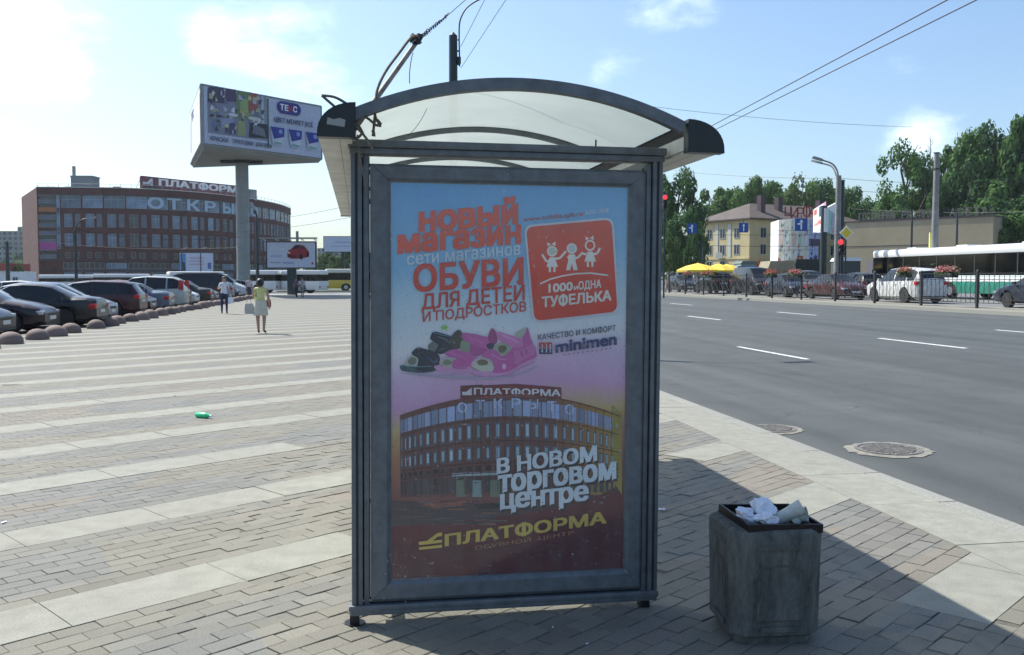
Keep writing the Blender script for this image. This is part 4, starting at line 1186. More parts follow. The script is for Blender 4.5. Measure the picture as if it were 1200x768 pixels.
for k in range(26):
    t = k/25; pts.append((486 + rr.uniform(-5, 8), 46 + rr.uniform(-7, 6)))
q = smooth_pts(yp(pts, Yp+.22), 3); b.tube(q, .004, 5); b.build('knot', M['wire'], rp)
# twisted cable going up and out of the frame
tw = []
for k in range(80):
    t = k/79; x, y = 493 + t*33, 44 - t*27
    w = 3.0*(1-t*.6); tw.append((x + w*math.cos(k*1.1)*.6 + rr.uniform(-.8, .8), y + w*math.sin(k*1.1) + rr.uniform(-.8, .8)))
b = MB(); b.tube(yp(tw, Yp+.25), .0028, 5); b.tube(yp([(492, 45), (526, 17), (549, -3), (600, -60)], Yp+.25, 1.5), .0022, 5)
b.build('cable', M['wire'], rp)
rope([(484, 62), (482, 70), (480, 85), (480, 98)], .0022, Yp+.25, 0, 'loose_wire', 'wire')
rope([(507, 105), (500, 128), (490, 146), (478, 160)], .0014, Yp+.5, 0, 'loose_wire', 'wire')

# ================================================================== LITTER BIN
BX, BY, BZ = 1.825, 3.94, .915
bn = thing('litter_bin', 'grimy concrete litter bin overflowing with crumpled paper beside the shelter', 'litter bin', (BX, BY, 0), R(-4)); bn.scale = (1, 1, BZ)
def octo(h, c): return [(-h, -h+c), (-h+c, -h), (h-c, -h), (h, -h+c), (h, h-c), (h-c, h), (-h+c, h), (-h, h-c)]
def loft(b, rings, m=0, cap=True):
    n = len(rings[0][0]); vs = []; fs = []
    for poly, z in rings: vs += [(x, y, z) for x, y in poly]
    for i in range(len(rings)-1):
        for k in range(n): fs.append((i*n+k, i*n+(k+1) % n, (i+1)*n+(k+1) % n, (i+1)*n+k))
    if cap: fs.append(tuple(range((len(rings)-1)*n, len(rings)*n))); fs.append(tuple(reversed(range(n))))
    b.add(vs, fs, m)
b = MB(); H_ = .205
loft(b, [(octo(H_*.86, .05), 0), (octo(H_*.88, .05), .035), (octo(H_*.99, .055), .05), (octo(H_*1.0, .055), .30), (octo(H_*1.02, .055), .53), (octo(H_*1.0, .055), .548), (octo(H_*.93, .05), .562)])
body = b.build('body', M['concrete_bin'], bn, smooth=25)
# raised arch panels on each face
for k in range(4):
    Mx = Matrix.Rotation(k*PI/2, 4, 'Z') @ Matrix.Translation((0, -H_*1.008, 0))
    b = MB()
    arch = [(-.105, .13), (.105, .13), (.105, .33)] + [(.105*math.cos(t), .33+.06*math.sin(t)) for t in [PI*j/10 for j in range(1, 10)]] + [(-.105, .33)]
    b.prism(arch, .020, 0, Mx @ Matrix.Translation((0, -.010, 0)))
    b.build('panel', M['concrete_bin'], body)
    big_a = [(x*1.10, z + (.008 if z > .2 else -.008)) for x, z in arch]
    b = MB(); b.prism(big_a, .010, 0, Mx @ Matrix.Translation((0, -.0025, 0))); b.build('panel_recess', M['joint'], body)
    b = MB(); b.box(-.09, .09, -.006, .012, .070, .095, M=Mx); b.build('lower_moulding', M['concrete_bin'], body)
    b = MB(); b.box(-.10, .10, -.0075, .012, .470, .492, M=Mx); b.build('upper_moulding', M['concrete_bin'], body)
b = MB(); s = .175
for (x0, x1, y0, y1) in ((-s, s, -s, -s+.012), (-s, s, s-.012, s), (-s, -s+.012, -s+.012, s-.012), (s-.012, s, -s+.012, s-.012)):
    b.box(x0, x1, y0, y1, .55, .592)
b.box(-s+.012, s-.012, -s+.012, s-.012, .545, .56)
rim = b.build('rim', M['rim'], bn); rim.rotation_euler = (R(1.5), R(2), R(3))
def crumple(name, mm, seed, loc, sc_, parent, res=3):
    rr = random.Random(seed); bm = bmesh.new(); bmesh.ops.create_icosphere(bm, subdivisions=res, radius=1)
    dirs = [(Vector((rr.gauss(0, 1), rr.gauss(0, 1), rr.gauss(0, 1))).normalized(), rr.uniform(.3, 1.5)) for _ in range(22)]
    for v in bm.verts:
        d = v.co.normalized(); k = 1.0
        for q_, a_ in dirs:
            k -= a_*max(0, d.dot(q_)-.72)
        k = max(.35, k + rr.uniform(-.09, .09))
        v.co = Vector((d.x*k*sc_[0], d.y*k*sc_[1], d.z*k*sc_[2]))
    me = bpy.data.meshes.new(name); bm.to_mesh(me); bm.free(); me.materials.append(M[mm])
    return link(name, me, parent, loc)
def trash(name, label, cat, mm, seed, x, y, z, sc_, rot=(0, 0, 0)):
    o = crumple(name, mm, seed, (BX+x, BY+y, z*BZ), sc_, None); o.rotation_euler = rot; tag(o, label, cat); return o
trash('crumpled_paper', 'bluish white crumpled paper at the left end of the bin top', 'paper', 'paper', 11, -.10, -.05, .604, (.085, .06, .045), (0, .25, .2))
trash('crumpled_paper', 'tallest crumpled white paper ball in the middle left of the bin top', 'paper', 'paper', 12, -.03, -.04, .622, (.08, .07, .055), (0, 0, 1))
trash('crumpled_paper', 'crumpled white paper hanging at the front edge of the bin rim', 'paper', 'paper', 14, -.045, -.12, .600, (.07, .045, .035), (.2, 0, 0))
def cup(label, x, y, z, rot, h=.12):
    b = MB(); b.lathe([(.026, 0), (.030, h*.5), (.036, h), (.033, h), (.025, .005)], 14)
    o = b.build('plastic_cup', M['paper_grey'], None, (BX+x, BY+y, z*BZ), smooth=40); o.rotation_euler = rot; tag(o, label, 'cup')
cup('crushed grey plastic cup leaning to the right in the bin', .03, -.07, .575, (.3, 1.0, 0), .13)
cup('small cup lying at the right end of the bin top', .10, -.05, .585, (1.3, .5, .8), .08)
trash('crumpled_wrapper', 'grey green crumpled wrapper at the right end of the bin top', 'wrapper', 'paper_grey', 15, .115, -.09, .590, (.05, .04, .033))
# litter on the ground
o = crumple('crumpled_paper', 'paper', 21, tuple(on_z(776, 597, .012)), (.028, .02, .016), None, 2); tag(o, 'small crumpled paper lying on the paving right of the shelter', 'paper')
p_ = on_z(239, 487, .03); t = thing('plastic_bottle', 'green plastic bottle lying on the sunny plaza', 'bottle', tuple(p_), R(-35))
b = MB(); b.lathe([(.0, -.11), (.03, -.11), (.034, -.1), (.034, .03), (.028, .055), (.012, .085), (.012, .10)], 14, 0, Matrix.Rotation(PI/2, 4, 'Y')); b.build('body', M['bottle'], t, smooth=40)
b = MB(); b.lathe([(.015, .10), (.015, .118), (.001, .118)], 12, 0, Matrix.Rotation(PI/2, 4, 'Y')); b.build('cap', M['sign_white'], t)
for i, (x, y, lab) in enumerate(((4, 612, 'white paper scrap on the paving at the left edge of the photo'), (205, 464, 'flat dry leaf scrap on a light slab row in the middle of the plaza'))):
    p_ = on_z(x, y, .008); o = crumple('paper_scrap', 'paper' if i == 0 else 'rope', 30+i, tuple(p_), (.022, .03, .006), None, 2); tag(o, lab, 'litter')
for i, (x, y) in enumerate(((688, 754), (648, 735))):
    o = crumple('cigarette_butt', 'paper', 40+i, tuple(on_z(x, y, .006)), (.018, .005, .005), None, 1); o.rotation_euler = (0, 0, i+.4); tag(o, ('cigarette butt in the shade in front of the shelter, nearer the bottom edge', 'cigarette butt in the shade just under the poster panel')[i], 'litter')

# ================================================================== BOLLARDS
bp = MB(); bp.lathe([(.30, -.02), (.31, .03), (.305, .10), (.275, .19), (.215, .265), (.13, .315), (.05, .335), (.002, .338)], 20)
bm_ = bp.mesh('bollard', M['granite_b'], 60)
rr = random.Random(9)
Ys = [22.8, 24.45, 26.05, 27.5, 29.1, 31.45, 33.1, 34.7, 36.3, 37.7, 39.2, 41.8, 43.3, 44.8, 46.4, 48.2, 50.0, 51.7, 53.5, 55.2, 57.0, 59.0, 61.0, 63.2, 65.4, 67.6, 70.0, 72.4, 74.8, 77.2, 79.6, 82.0]
for i, Y in enumerate(Ys):
    o = link('stone_bollard', bm_, None, (-8.45 + rr.uniform(-.09, .09), Y, 0), rr.uniform(0, 6))
    k_ = rr.uniform(.90, 1.06); o.scale = (k_, k_, k_*rr.uniform(.88, 1.05)); o.rotation_euler = (rr.gauss(0, .03), rr.gauss(0, .03), rr.uniform(0, 6))
    x = 600
    nth = ['', 'second', 'third', 'fourth', 'fifth', 'sixth', 'seventh', 'eighth', 'ninth', 'tenth', 'eleventh', 'twelfth']
    if i == 0: lb = 'half round brown stone bollard cut by the left edge, nearest of the row'
    elif i < 12: lb = 'half round brown stone bollard, %s from the near end of the row beside the cars' % nth[i]
    else:
        near = [(44.5, 'the plum hatchback'), (47.0, 'the steel blue saloon'), (50.8, 'the tall silver off-roader'), (54.3, 'the small black car'), (58.2, 'the white car with low bonnet'), (62.2, 'the dark green grey hatchback'), (66.0, 'the pinkish silver car'), (70.2, 'the dark van with pale roof cover'), (74.0, 'the pale blue grey car'), (78, 'the dark blue car behind the woman'), (99, 'the white van at the far end')]
        hit = next(n_ for n_ in near if Y <= n_[0]); j_ = len([y for y in Ys[12:i] if next(n_ for n_ in near if y <= n_[0]) == hit])
        lb = ['nearer', 'next', 'farther', 'farthest'][min(j_, 3)] + ' small stone bollard in front of ' + hit[1]
    tag(o, lb, 'bollard', 'stone bollards along the parking row')

# ================================================================== VEHICLES
_paints = {}
def paint(c, rough=.28):
    k = (c, rough)
    if k not in _paints: _paints[k] = mat('car_paint', tuple(x*(.55 if max(c) < .2 else .85) for x in c), rough, .0, coat=.25, var=.08, scale=3, spec=.35)
    return _paints[k]
def interp(pts, x):
    if x <= pts[0][0]: return pts[0][1]
    for (a_, va), (b_, vb) in zip(pts, pts[1:]):
        if x <= b_: return va + (vb-va)*(x-a_)/(b_-a_)
    return pts[-1][1]
KINDS = {
 'sedan': dict(L=4.6, W=1.78, wb=(-1.32, 1.38), wr=.315,
   top=[(-2.3,.80),(-2.24,.97),(-2.0,1.0),(-1.55,1.03),(-.85,1.37),(-.5,1.43),(.0,1.46),(.4,1.42),(1.2,.99),(1.8,.88),(2.15,.76),(2.3,.60)],
   belt=[(-2.3,.78),(-2.0,.92),(0,.91),(1.2,.88),(2.1,.72),(2.3,.58)], glass=(-1.5,-.88,.42,1.16), pil=(-1.18,-.30)),
 'hatch': dict(L=4.0, W=1.72, wb=(-1.2, 1.25), wr=.30,
   top=[(-2.0,.85),(-1.95,1.05),(-1.6,1.36),(-1.2,1.45),(-.4,1.49),(.2,1.44),(1.05,.98),(1.6,.86),(1.9,.74),(2.0,.6)],
   belt=[(-2.0,.83),(-1.9,.98),(0,.92),(1.05,.89),(1.85,.72),(2.0,.58)], glass=(-1.94,-1.55,.24,1.0), pil=(-1.15,-.25)),
 'wagon': dict(L=4.6, W=1.76, wb=(-1.3, 1.35), wr=.32,
   top=[(-2.3,.82),(-2.25,1.0),(-1.95,1.42),(-1.6,1.50),(-.4,1.54),(.3,1.47),(1.15,1.02),(1.8,.90),(2.15,.78),(2.3,.62)],
   belt=[(-2.3,.80),(-2.2,.98),(0,.95),(1.15,.92),(2.1,.74),(2.3,.60)], glass=(-2.22,-1.93,.34,1.10), pil=(-1.45,-.45)),
 'suv': dict(L=4.5, W=1.82, wb=(-1.3, 1.35), wr=.36,
   top=[(-2.25,.90),(-2.22,1.12),(-2.0,1.55),(-1.7,1.68),(-.4,1.74),(.3,1.67),(1.05,1.15),(1.75,1.05),(2.1,.92),(2.25,.75)],
   belt=[(-2.25,.88),(-2.15,1.10),(0,1.06),(1.05,1.04),(2.05,.88),(2.25,.72)], glass=(-2.18,-1.98,.34,1.0), pil=(-1.4,-.35)),
 'van': dict(L=4.9, W=1.9, wb=(-1.5, 1.5), wr=.34,
   top=[(-2.45,1.0),(-2.43,1.3),(-2.38,1.85),(-2.1,1.98),(-.2,2.02),(.9,1.92),(1.7,1.22),(2.2,1.02),(2.42,.85),(2.45,.7)],
   belt=[(-2.45,.98),(-2.4,1.12),(0,1.12),(1.7,1.10),(2.35,.85),(2.45,.68)], glass=(-2.42,-2.36,.95,1.65), pil=(-1.3,.25)),
}
def car(label, kind, col, loc, rz, cat='car', group=None, name='parked_car', roof_col=None, tail_tall=False, clear=.0):
    K = KINDS[kind]; L, W = K['L'], K['W']; hw = W/2
    t = thing(name, label, cat, loc, rz, group)
    ga, gb, gc, gd = K['glass']; wr = K['wr']; ar = wr + .06
    xs = set([-L/2, -L/2+.05, -L/2+.16, L/2-.16, L/2-.05, L/2, ga, gb, gc, gd, -L/2+.32, L/2-.34])
    for w in K['wb']:
        for k in range(9): xs.add(round(w - ar*math.cos(PI*k/8), 4))
    for p_ in K['pil']: xs.add(p_-.035); xs.add(p_+.035)
    for (x, z) in K['top']: xs.add(x)
    xs = sorted(xs); xx = [xs[0]]
    for x in xs[1:]:
        if x - xx[-1] > .018: xx.append(x)
    def wid(x):
        e = (L/2 - abs(x))
        return hw*(.80 + .20*min(1, (e/.55))**.5) if e < .55 else hw
    def zbot(x):
        z = .20 + .0*x + (.06 if abs(x) > L/2-.2 else 0)
        for w in K['wb']:
            d = abs(x-w)
            if d < ar: z = max(z, wr + math.sqrt(ar*ar-d*d) - .01)
        return z + clear
    rows = []
    for x in xx:
        w = wid(x); zb = zbot(x); bt = interp(K['belt'], x); tp = interp(K['top'], x)
        bt = min(bt, tp-.015)
        zm = max(zb+.03, .52); cab = tp - bt
        inset = min(.26, .10 + cab*.42) if cab > .06 else .05
        rw = w - inset
        rows.append([(0, zb), (w*.80, zb), (w*.965, min(zb+.09, zm-.01)), (w, zm), (w*1.0, max(zm+.01, (zm+bt)/2)), (w*.965, bt), (rw, tp - min(.045, cab*.3)), (rw*.86, tp - .006), (0, tp+.02)])
    nP = len(rows[0])
    V = []; 
    for x, r_ in zip(xx, rows):
        V += [(x, y, z) for y, z in r_] + [(x, -y, z) for y, z in r_]
    F = {'body': [], 'windscreen': [], 'rear_window': [], 'side_window': []}
    segs = {}
    def idx(i, j, s): return i*2*nP + s*nP + j
    pil = K['pil']
    for i in range(len(xx)-1):
        xm = (xx[i]+xx[i+1])/2
        for s in (0, 1):
            for j in range(nP-1):
                q = [idx(i, j, s), idx(i+1, j, s), idx(i+1, j+1, s), idx(i, j+1, s)]
                if s == 0: q.reverse()
                key = 'body'
                cab = interp(K['top'], xm) - interp(K['belt'], xm)
                if j >= 6:
                    if gc < xm < gd: key = 'windscreen'
                    elif ga < xm < gb: key = 'rear_window'
                elif j == 5 and cab > .17 and ga+.22 < xm < gd-.1 and all(abs(xm-p_) > .036 for p_ in pil):
                    key = ('side_window', s, sum(xm > p_ for p_ in pil))
                if isinstance(key, tuple): segs.setdefault(key, []).append(q)
                else: F[key].append(q)
    F['body'].append([idx(0, j, 0) for j in range(nP)] + [idx(0, j, 1) for j in reversed(range(nP))][0:])
    e = len(xx)-1
    F['body'].append(list(reversed([idx(e, j, 0) for j in range(nP)] + [idx(e, j, 1) for j in reversed(range(nP))])))
    def sub(name_, faces, mm, sm=38):
        used = sorted({v for f in faces for v in f}); mp_ = {v: k for k, v in enumerate(used)}
        b = MB(); b.add([V[u] for u in used], [[mp_[v] for v in f] for f in faces])
        me = b.mesh(name_, mm)
        bm = bmesh.new(); bm.from_mesh(me); bmesh.ops.remove_doubles(bm, verts=bm.verts, dist=.0008); bmesh.ops.recalc_face_normals(bm, faces=bm.faces) if name_ == 'body' else None; bm.to_mesh(me); bm.free()
        me.polygons.foreach_set('use_smooth', [True]*len(me.polygons)); me.set_sharp_from_angle(angle=R(sm))
        return link(name_, me, t)
    pm_ = paint(col)
    sub('body', F['body'], pm_)
    if F['windscreen']: sub('windscreen', F['windscreen'], M['glass_car'])
    if F['rear_window']: sub('rear_window', F['rear_window'], M['glass_car'])
    for k_, fs in segs.items(): sub('side_window', fs, M['glass_car'])
    # wheels
    wk = ('wheel', wr)
    if wk not in _wheels:
        b = MB(); Mx = Matrix.Rotation(PI/2, 4, 'X')
        b.lathe([(wr*.62, -.1), (wr*.93, -.1), (wr, -.07), (wr, .07), (wr*.93, .1), (wr*.62, .1)], 22, 0, Mx); ty = b.mesh('tyre', M['tyre'], 40)
        b = MB(); b.lathe([(wr*.64, .098), (wr*.60, .088), (wr*.56, .05), (.001, .045)], 20, 0, Mx)
        for k in range(5):
            a_ = 2*PI*k/5; Mk = Mx @ Matrix.Rotation(a_, 4, 'Z'); b.box(-.028, .028, .02, wr*.6, .05, .088, M=Mk)
        b.lathe([(.06, .05), (.06, .095), (.001, .097)], 10, 0, Mx); rim_ = b.mesh('rim', M['alloy'], 40)
        _wheels[wk] = (ty, rim_)
    ty, rim_ = _wheels[wk]
    for w in K['wb']:
        for s in (1, -1):
            o = bpy.data.objects.new('wheel', ty); COL.objects.link(o); o.parent = t
            o.location = (w, s*(hw-.115), wr); o.rotation_euler = (0, 0.7*w, 0 if s < 0 else PI)
            q = bpy.data.objects.new('rim', rim_); COL.objects.link(q); q.parent = o
    # inside of the arches
    b = MB(); b.box(-L/2+.25, L/2-.25, -hw+.22, hw-.22, .22, .62); b.build('underbody', M['trim'], t)
    # lamps, plates, bumper strips
    bt_r = interp(K['belt'], -L/2+.1); bt_f = interp(K['belt'], L/2-.15)
    for s in (1, -1):
        b = MB()
        if kind in ('wagon', 'suv', 'van') and tail_tall:
            b.bbox(-L/2+.02, -L/2+.24, s*hw*.93-.055, s*hw*.93+.012*1, bt_r-.06, bt_r+.42, .015)
        else:
            b.bbox(-L/2-.012, -L/2+.22, s*(hw*.76)-.14, s*(hw*.76)+.14+.03*s, bt_r-.20, bt_r-.035, .02)
        b.build('tail_light', M['tail'], t, smooth=40)
        b = MB(); b.bbox(L/2-.24, L/2-.03, s*(hw*.74)-.15, s*(hw*.74)+.15, bt_f-.13, bt_f-.01, .025); b.build('headlight', M['head'], t, smooth=40)
        if kind != 'van' or True:
            b = MB(); b.bbox(gd-.33, gd-.20, s*(hw+.07)-.07, s*(hw+.07)+.07, interp(K['belt'], gd-.25)+.03, interp(K['belt'], gd-.25)+.15, .02); b.build('mirror', pm_, t, smooth=40)
    b = MB(); b.box(-L/2-.014, -L/2+.03, -.26, .26, bt_r-.34, bt_r-.23); b.build('number_plate', M['plate'], t)
    b = MB(); b.box(L/2-.04, L/2+.014, -.26, .26, .40, .51); b.build('number_plate', M['plate'], t)
    b = MB(); b.bbox(L/2-.12, L/2+.008, -hw*.5, hw*.5, .52, bt_f-.10, .02); b.build('grille', M['trim'], t)
    b = MB(); b.bbox(-L/2-.02, -L/2+.1, -hw*.74, hw*.74, .30, .36, .015); b.bbox(L/2-.1, L/2+.02, -hw*.74, hw*.74, .24, .32, .015); b.build('bumper_strip', M['trim'], t)
    for s in (1, -1):
        b = MB()
        for xx_ in (K['pil'][1]-.28, K['pil'][0]+.05): b.bbox(xx_, xx_+.16, s*(hw+.004)-.018, s*(hw+.004)+.018, interp(K['belt'], 0)-.16, interp(K['belt'], 0)-.13, .006)
        b.build('door_handle', pm_, t)
    if kind in ('suv', 'van') and roof_col is not None:
        b = MB(); b.bbox(-L/2+.45, gc-.1, -hw+.36, hw-.36, K['top'][4][1]-.02, K['top'][4][1]+.05, .03); b.build('roof_cover', paint(roof_col), t, smooth=40)
    return t
_wheels = {}
G1 = 'cars parked nose or tail to the bollards'
OUT, INN = 0.0, PI        # nose towards the plaza / tail towards the plaza
def row(label, kind, col, Y, out, dx=0.0, **k):
    L = KINDS[kind]['L']
    return car(label, kind, col, (-9.35 - L/2 + dx, Y, -.02), (0 if out else PI) + k.pop('tilt', 0), group=G1, **k)
row('navy black car at the left edge showing only its bonnet', 'sedan', (.012, .018, .032), 26.6, True)
row('dark aubergine car with its bonnet towards the bollards, in front of the black saloon', 'sedan', (.03, .016, .030), 29.9, True, dx=.15)
row('large black saloon with a bright red tail light, largest car of the row', 'sedan', (.010, .014, .020), 33.1, False, dx=.75)
row('silver blue car with bonnet out, just behind the black saloon', 'hatch', (.16, .20, .27), 35.9, True, dx=.4)
row('dark maroon estate car with its tail to the bollards', 'wagon', (.075, .010, .022), 41.2, False, dx=.3)
row('dark plum hatchback squeezed between the maroon estate and the blue saloon', 'hatch', (.04, .02, .035), 44.1, True, dx=.1)
row('steel blue saloon with its tail to the bollards, in front of the silver off-roader', 'sedan', (.10, .14, .20), 47.0, False, dx=.35)
row('tall silver off-roader with high red tail lights', 'suv', (.40, .43, .42), 50.6, False, dx=.4, tail_tall=True)
row('small black car behind the silver off-roader', 'hatch', (.015, .015, .02), 53.6, False)
row('white car with low bonnet between the off-roader and the dark hatchback', 'hatch', (.62, .65, .64), 56.3, True)
row('dark green grey hatchback with small red tail lights', 'sedan', (.03, .045, .045), 60.5, False, dx=.2)
row('pinkish silver car behind the dark hatchback', 'hatch', (.32, .24, .26), 64.0, True)
row('dark van with a pale roof cover near the walking man', 'van', (.035, .014, .020), 68.0, False, roof_col=(.6, .65, .68))
row('pale blue grey car just beyond the dark van', 'hatch', (.25, .33, .38), 72.0, False)
row('dark blue car standing right behind the woman in yellow', 'sedan', (.03, .04, .07), 75.5, True)
row('white van farther along the row, nearly behind the woman', 'van', (.6, .63, .65), 80.0, True)
row('grey car near the far end of the parking row', 'hatch', (.12, .13, .14), 83.8, False)
G2 = 'cars in the second parking row'
for i, (x, y, kind, col, lb) in enumerate((
    (-17.5, 34.5, 'wagon', (.012, .014, .02), 'black car roof rising behind the black saloon at the left edge'),
    (-18.0, 44.0, 'wagon', (.20, .23, .26), 'grey estate in the second row behind the silver blue car'),
    (-18.5, 56.0, 'hatch', (.45, .47, .46), 'pale hatchback in the second row behind the off-roader'),
    (-18.0, 66.0, 'sedan', (.03, .03, .04), 'dark saloon in the second parking row, farther off'),
    (-18.6, 78.0, 'hatch', (.22, .06, .06), 'reddish hatchback at the far end of the second row'))):
    car(lb, kind, col, (x, y, -.02), PI if i % 2 else 0, group=G2)
# vehicles beyond the fence
Z2 = .40
G3 = 'cars beyond the street fence'
car('white off-roader with chrome wheels beyond the fence, in front of the white bus', 'suv', (.66, .67, .66), (27.0, 42.4, Z2), PI/2, group=G3)
car('dark blue car beyond the fence at the right edge of the photo', 'wagon', (.03, .045, .08), (27.1, 32.7, Z2), PI/2, group=G3)
car('reddish grey saloon beyond the fence, left of the white off-roader', 'sedan', (.12, .04, .045), (27.2, 49.6, Z2), -PI/2, group=G3)
car('blue grey open sided car with a pale wheel beyond the fence', 'hatch', (.05, .06, .09), (27.2, 55.6, Z2), -PI/2, group=G3)
car('dark van beyond the fence with a blue roof behind it', 'van', (.018, .02, .028), (28.4, 63.5, Z2), -PI/2, group=G3)
car('black hatchback beyond the fence, leftmost of the dark vehicles', 'suv', (.02, .03, .03), (28.2, 70.8, Z2), PI/2, group=G3)
G4 = 'vehicles in the second lane beyond the street fence'
for (X_, Y_, kd, cl, lb) in ((29.8, 46.2, 'hatch', (.10, .11, .12), 'dark grey hatchback half hidden behind the white off-roader'), (30.2, 52.8, 'wagon', (.03, .03, .035), 'black estate behind the reddish grey saloon'), (30.6, 59.5, 'suv', (.05, .06, .07), 'dark off-roader behind the blue grey car'), (30.4, 67.5, 'wagon', (.20, .21, .22), 'grey estate beyond the fence under the blue canvas stall'), (28.0, 77.5, 'hatch', (.06, .07, .08), 'dark hatchback beyond the fence under the yellow umbrellas')):
    car(lb, kd, cl, (X_, Y_, Z2), -PI/2 if kd != 'wagon' else PI/2, group=G4)
car('white car in the distance just right of the shelter post', 'wagon', (.6, .62, .63), (41, 104, Z2), .6, group='distant cars right of the shelter')
car('white van in the distance just right of the shelter post', 'van', (.55, .55, .55), (37, 100, Z2), .3, group='distant cars right of the shelter')

def bus(label, loc, rz, L, W, H, top_col, low_col, n_win, name='bus', zb=.35, belt=1.25, doors=(), cat='bus', group=None, roof_col=None):
    t = thing(name, label, cat, loc, rz, group)
    hw = W/2; wt = H-.50
    b = MB()
    loft_r = lambda x, s: [(x, y, z) for (y, z) in s]
    b.bbox(-L/2, L/2, -hw, hw, zb, belt, .06); b.build('lower_body', low_col, t, smooth=40)
    b = MB(); b.bbox(-L/2+.01, L/2-.01, -hw+.01, hw-.01, belt-.06, belt+.02, .01); b.build('waist_band', top_col, t)
    b = MB(); b.bbox(-L/2-.02, L/2+.02, -hw-.01, hw+.01, wt, H, .16); b.build('roof', roof_col or top_col, t, smooth=50)
    pw = (L-.2)/n_win
    px_ = MB(); px_.box(-.05, .05, -.024, .024, belt+.02, wt); pxm = px_.mesh('window_post', M['trim'])
    for s in (1, -1):
        for k in range(n_win+1):
            link('window_post', pxm, t, (-L/2 + .1 + k*pw, s*(hw-.026), 0))
        for k in range(n_win):
            x = -L/2 + .1 + k*pw; g_ = MB(); g_.box(x+.05, x+pw-.05, s*hw-.025*s-.004, s*hw-.025*s+.004, belt+.02, wt); g_.build('side_window', M['bus_glass'], t)
    for s in (1, -1):
        g_ = MB(); x = s*(L/2-.03); g_.box(x-.005, x+.005, -hw+.06, hw-.06, belt+.02, wt); g_.build('end_window', M['bus_glass'], t)
    for x in ([-L/2+2.2, L/2-2.4] if L < 13 else [-L/2+2.4, .4, L/2-2.5]):
        for s in (1, -1):
            g_ = MB(); Mx = Matrix.Translation((x, s*(hw-.1), .47)) @ Matrix.Rotation(PI/2, 4, 'X'); g_.lathe([(.46, -.13), (.46, .13)][0:1] + [(.47, -.11), (.47, .11), (.44, .13), (.27, .12), (.24, .06), (.001, .05)], 20, 0, Mx)
            w_ = g_.build('wheel', M['tyre'], t, smooth=40)
            g_ = MB(); yy_ = s*(hw-.1); g_.tube([(x, yy_+s*.02, .47), (x, yy_+s*.125, .47)], .25, 16); g_.build('rim', M['alloy'], w_, smooth=40)
            g_ = MB()
            g_.add([(x+.62*math.cos(a_), s*(hw+.004), .40+.58*math.sin(a_)) for a_ in [PI*k/12 for k in range(13)]], [tuple(range(13))] if s < 0 else [tuple(reversed(range(13)))]); g_.build('wheel_arch', M['trim'], t)
    for s in (1, -1):
        for e_ in (1, -1):
            g_ = MB(); g_.bbox(e_*L/2-.03, e_*L/2+.03, s*hw*.8-.12, s*hw*.8+.12, zb+.25, zb+.42, .01); g_.build('lamp', M['head'] if e_ > 0 else M['tail'], t)
    # seats and driver partition seen through the glass
    g_ = MB()
    for k in range(int(L/1.1)):
        x = -L/2 + .8 + k*1.05
        for s in (-.8, .8): g_.box(x-.06, x+.06, s*hw*.78-.25, s*hw*.78+.25, zb+.1, belt+.35)
    g_.box(-L/2+.1, L/2-.1, -hw+.1, hw-.1, zb+.02, zb+.1)
    g_.build('seats', M['trim'], t)
    return t
b_ = bus('long white bus with green lower body beyond the fence at the right', (35.3, 48.6, Z2), PI/2, 17.4, 2.5, 3.05, M['white_paint'], M['green_paint'], 10, belt=1.35)
g_ = MB(); g_.bbox(-8.5, 8.5, 1.235, 1.262, 1.02, 1.3, .005); g_.build('white_stripe', M['white_paint'], b_)
g_ = MB()
for x in (-5, .5, 5.5): g_.bbox(x-.5, x+.5, -.5, .5, 3.04, 3.16, .03)
g_.build('roof_hatch', M['white_paint'], b_)
bus('small white minibus at the stop, right of the billboard post', (-5.9, 104, -.02), R(150), 4.8, 2.0, 2.5, M['white_paint'], M['white_paint'], 6, belt=1.3, group='minibuses at the far stop')
bus('small white minibus at the stop, left of the billboard post', (-10.6, 106, -.02), R(150), 4.8, 2.0, 2.5, M['white_paint'], M['white_paint'], 6, belt=1.3, group='minibuses at the far stop')
bus('white van bus with dark windscreen behind the woman in yellow', (-16.6, 99, -.02), R(200), 5.4, 2.0, 2.3, M['white_paint'], M['white_paint'], 4, belt=1.15, group='minibuses at the far stop')
bus('yellow and red bus partly hidden by the left shelter post', (1.1, 118, .0), R(185), 10.5, 2.4, 2.75, M['awning_yellow'], M['yellow_paint'], 8, belt=1.35, group=None, roof_col=M['white_panel'])
for i, (x0, lb) in enumerate(((80, 'white minibus roof farthest left in front of the mall'), (143, 'white minibus in front of the mall behind the maroon estate'), (212, 'white and green minibus in front of the mall under the small billboard'))):
    p_ = at(x0, 330, 130); bus(lb, (p_.x, p_.y, -.02), R(-4+i*3), 7.2, 2.2, 2.1 + .12*(i == 1), M['white_paint'], M['white_paint'] if i < 2 else M['green_paint'], 6, belt=1.1, group='minibuses in front of the mall')

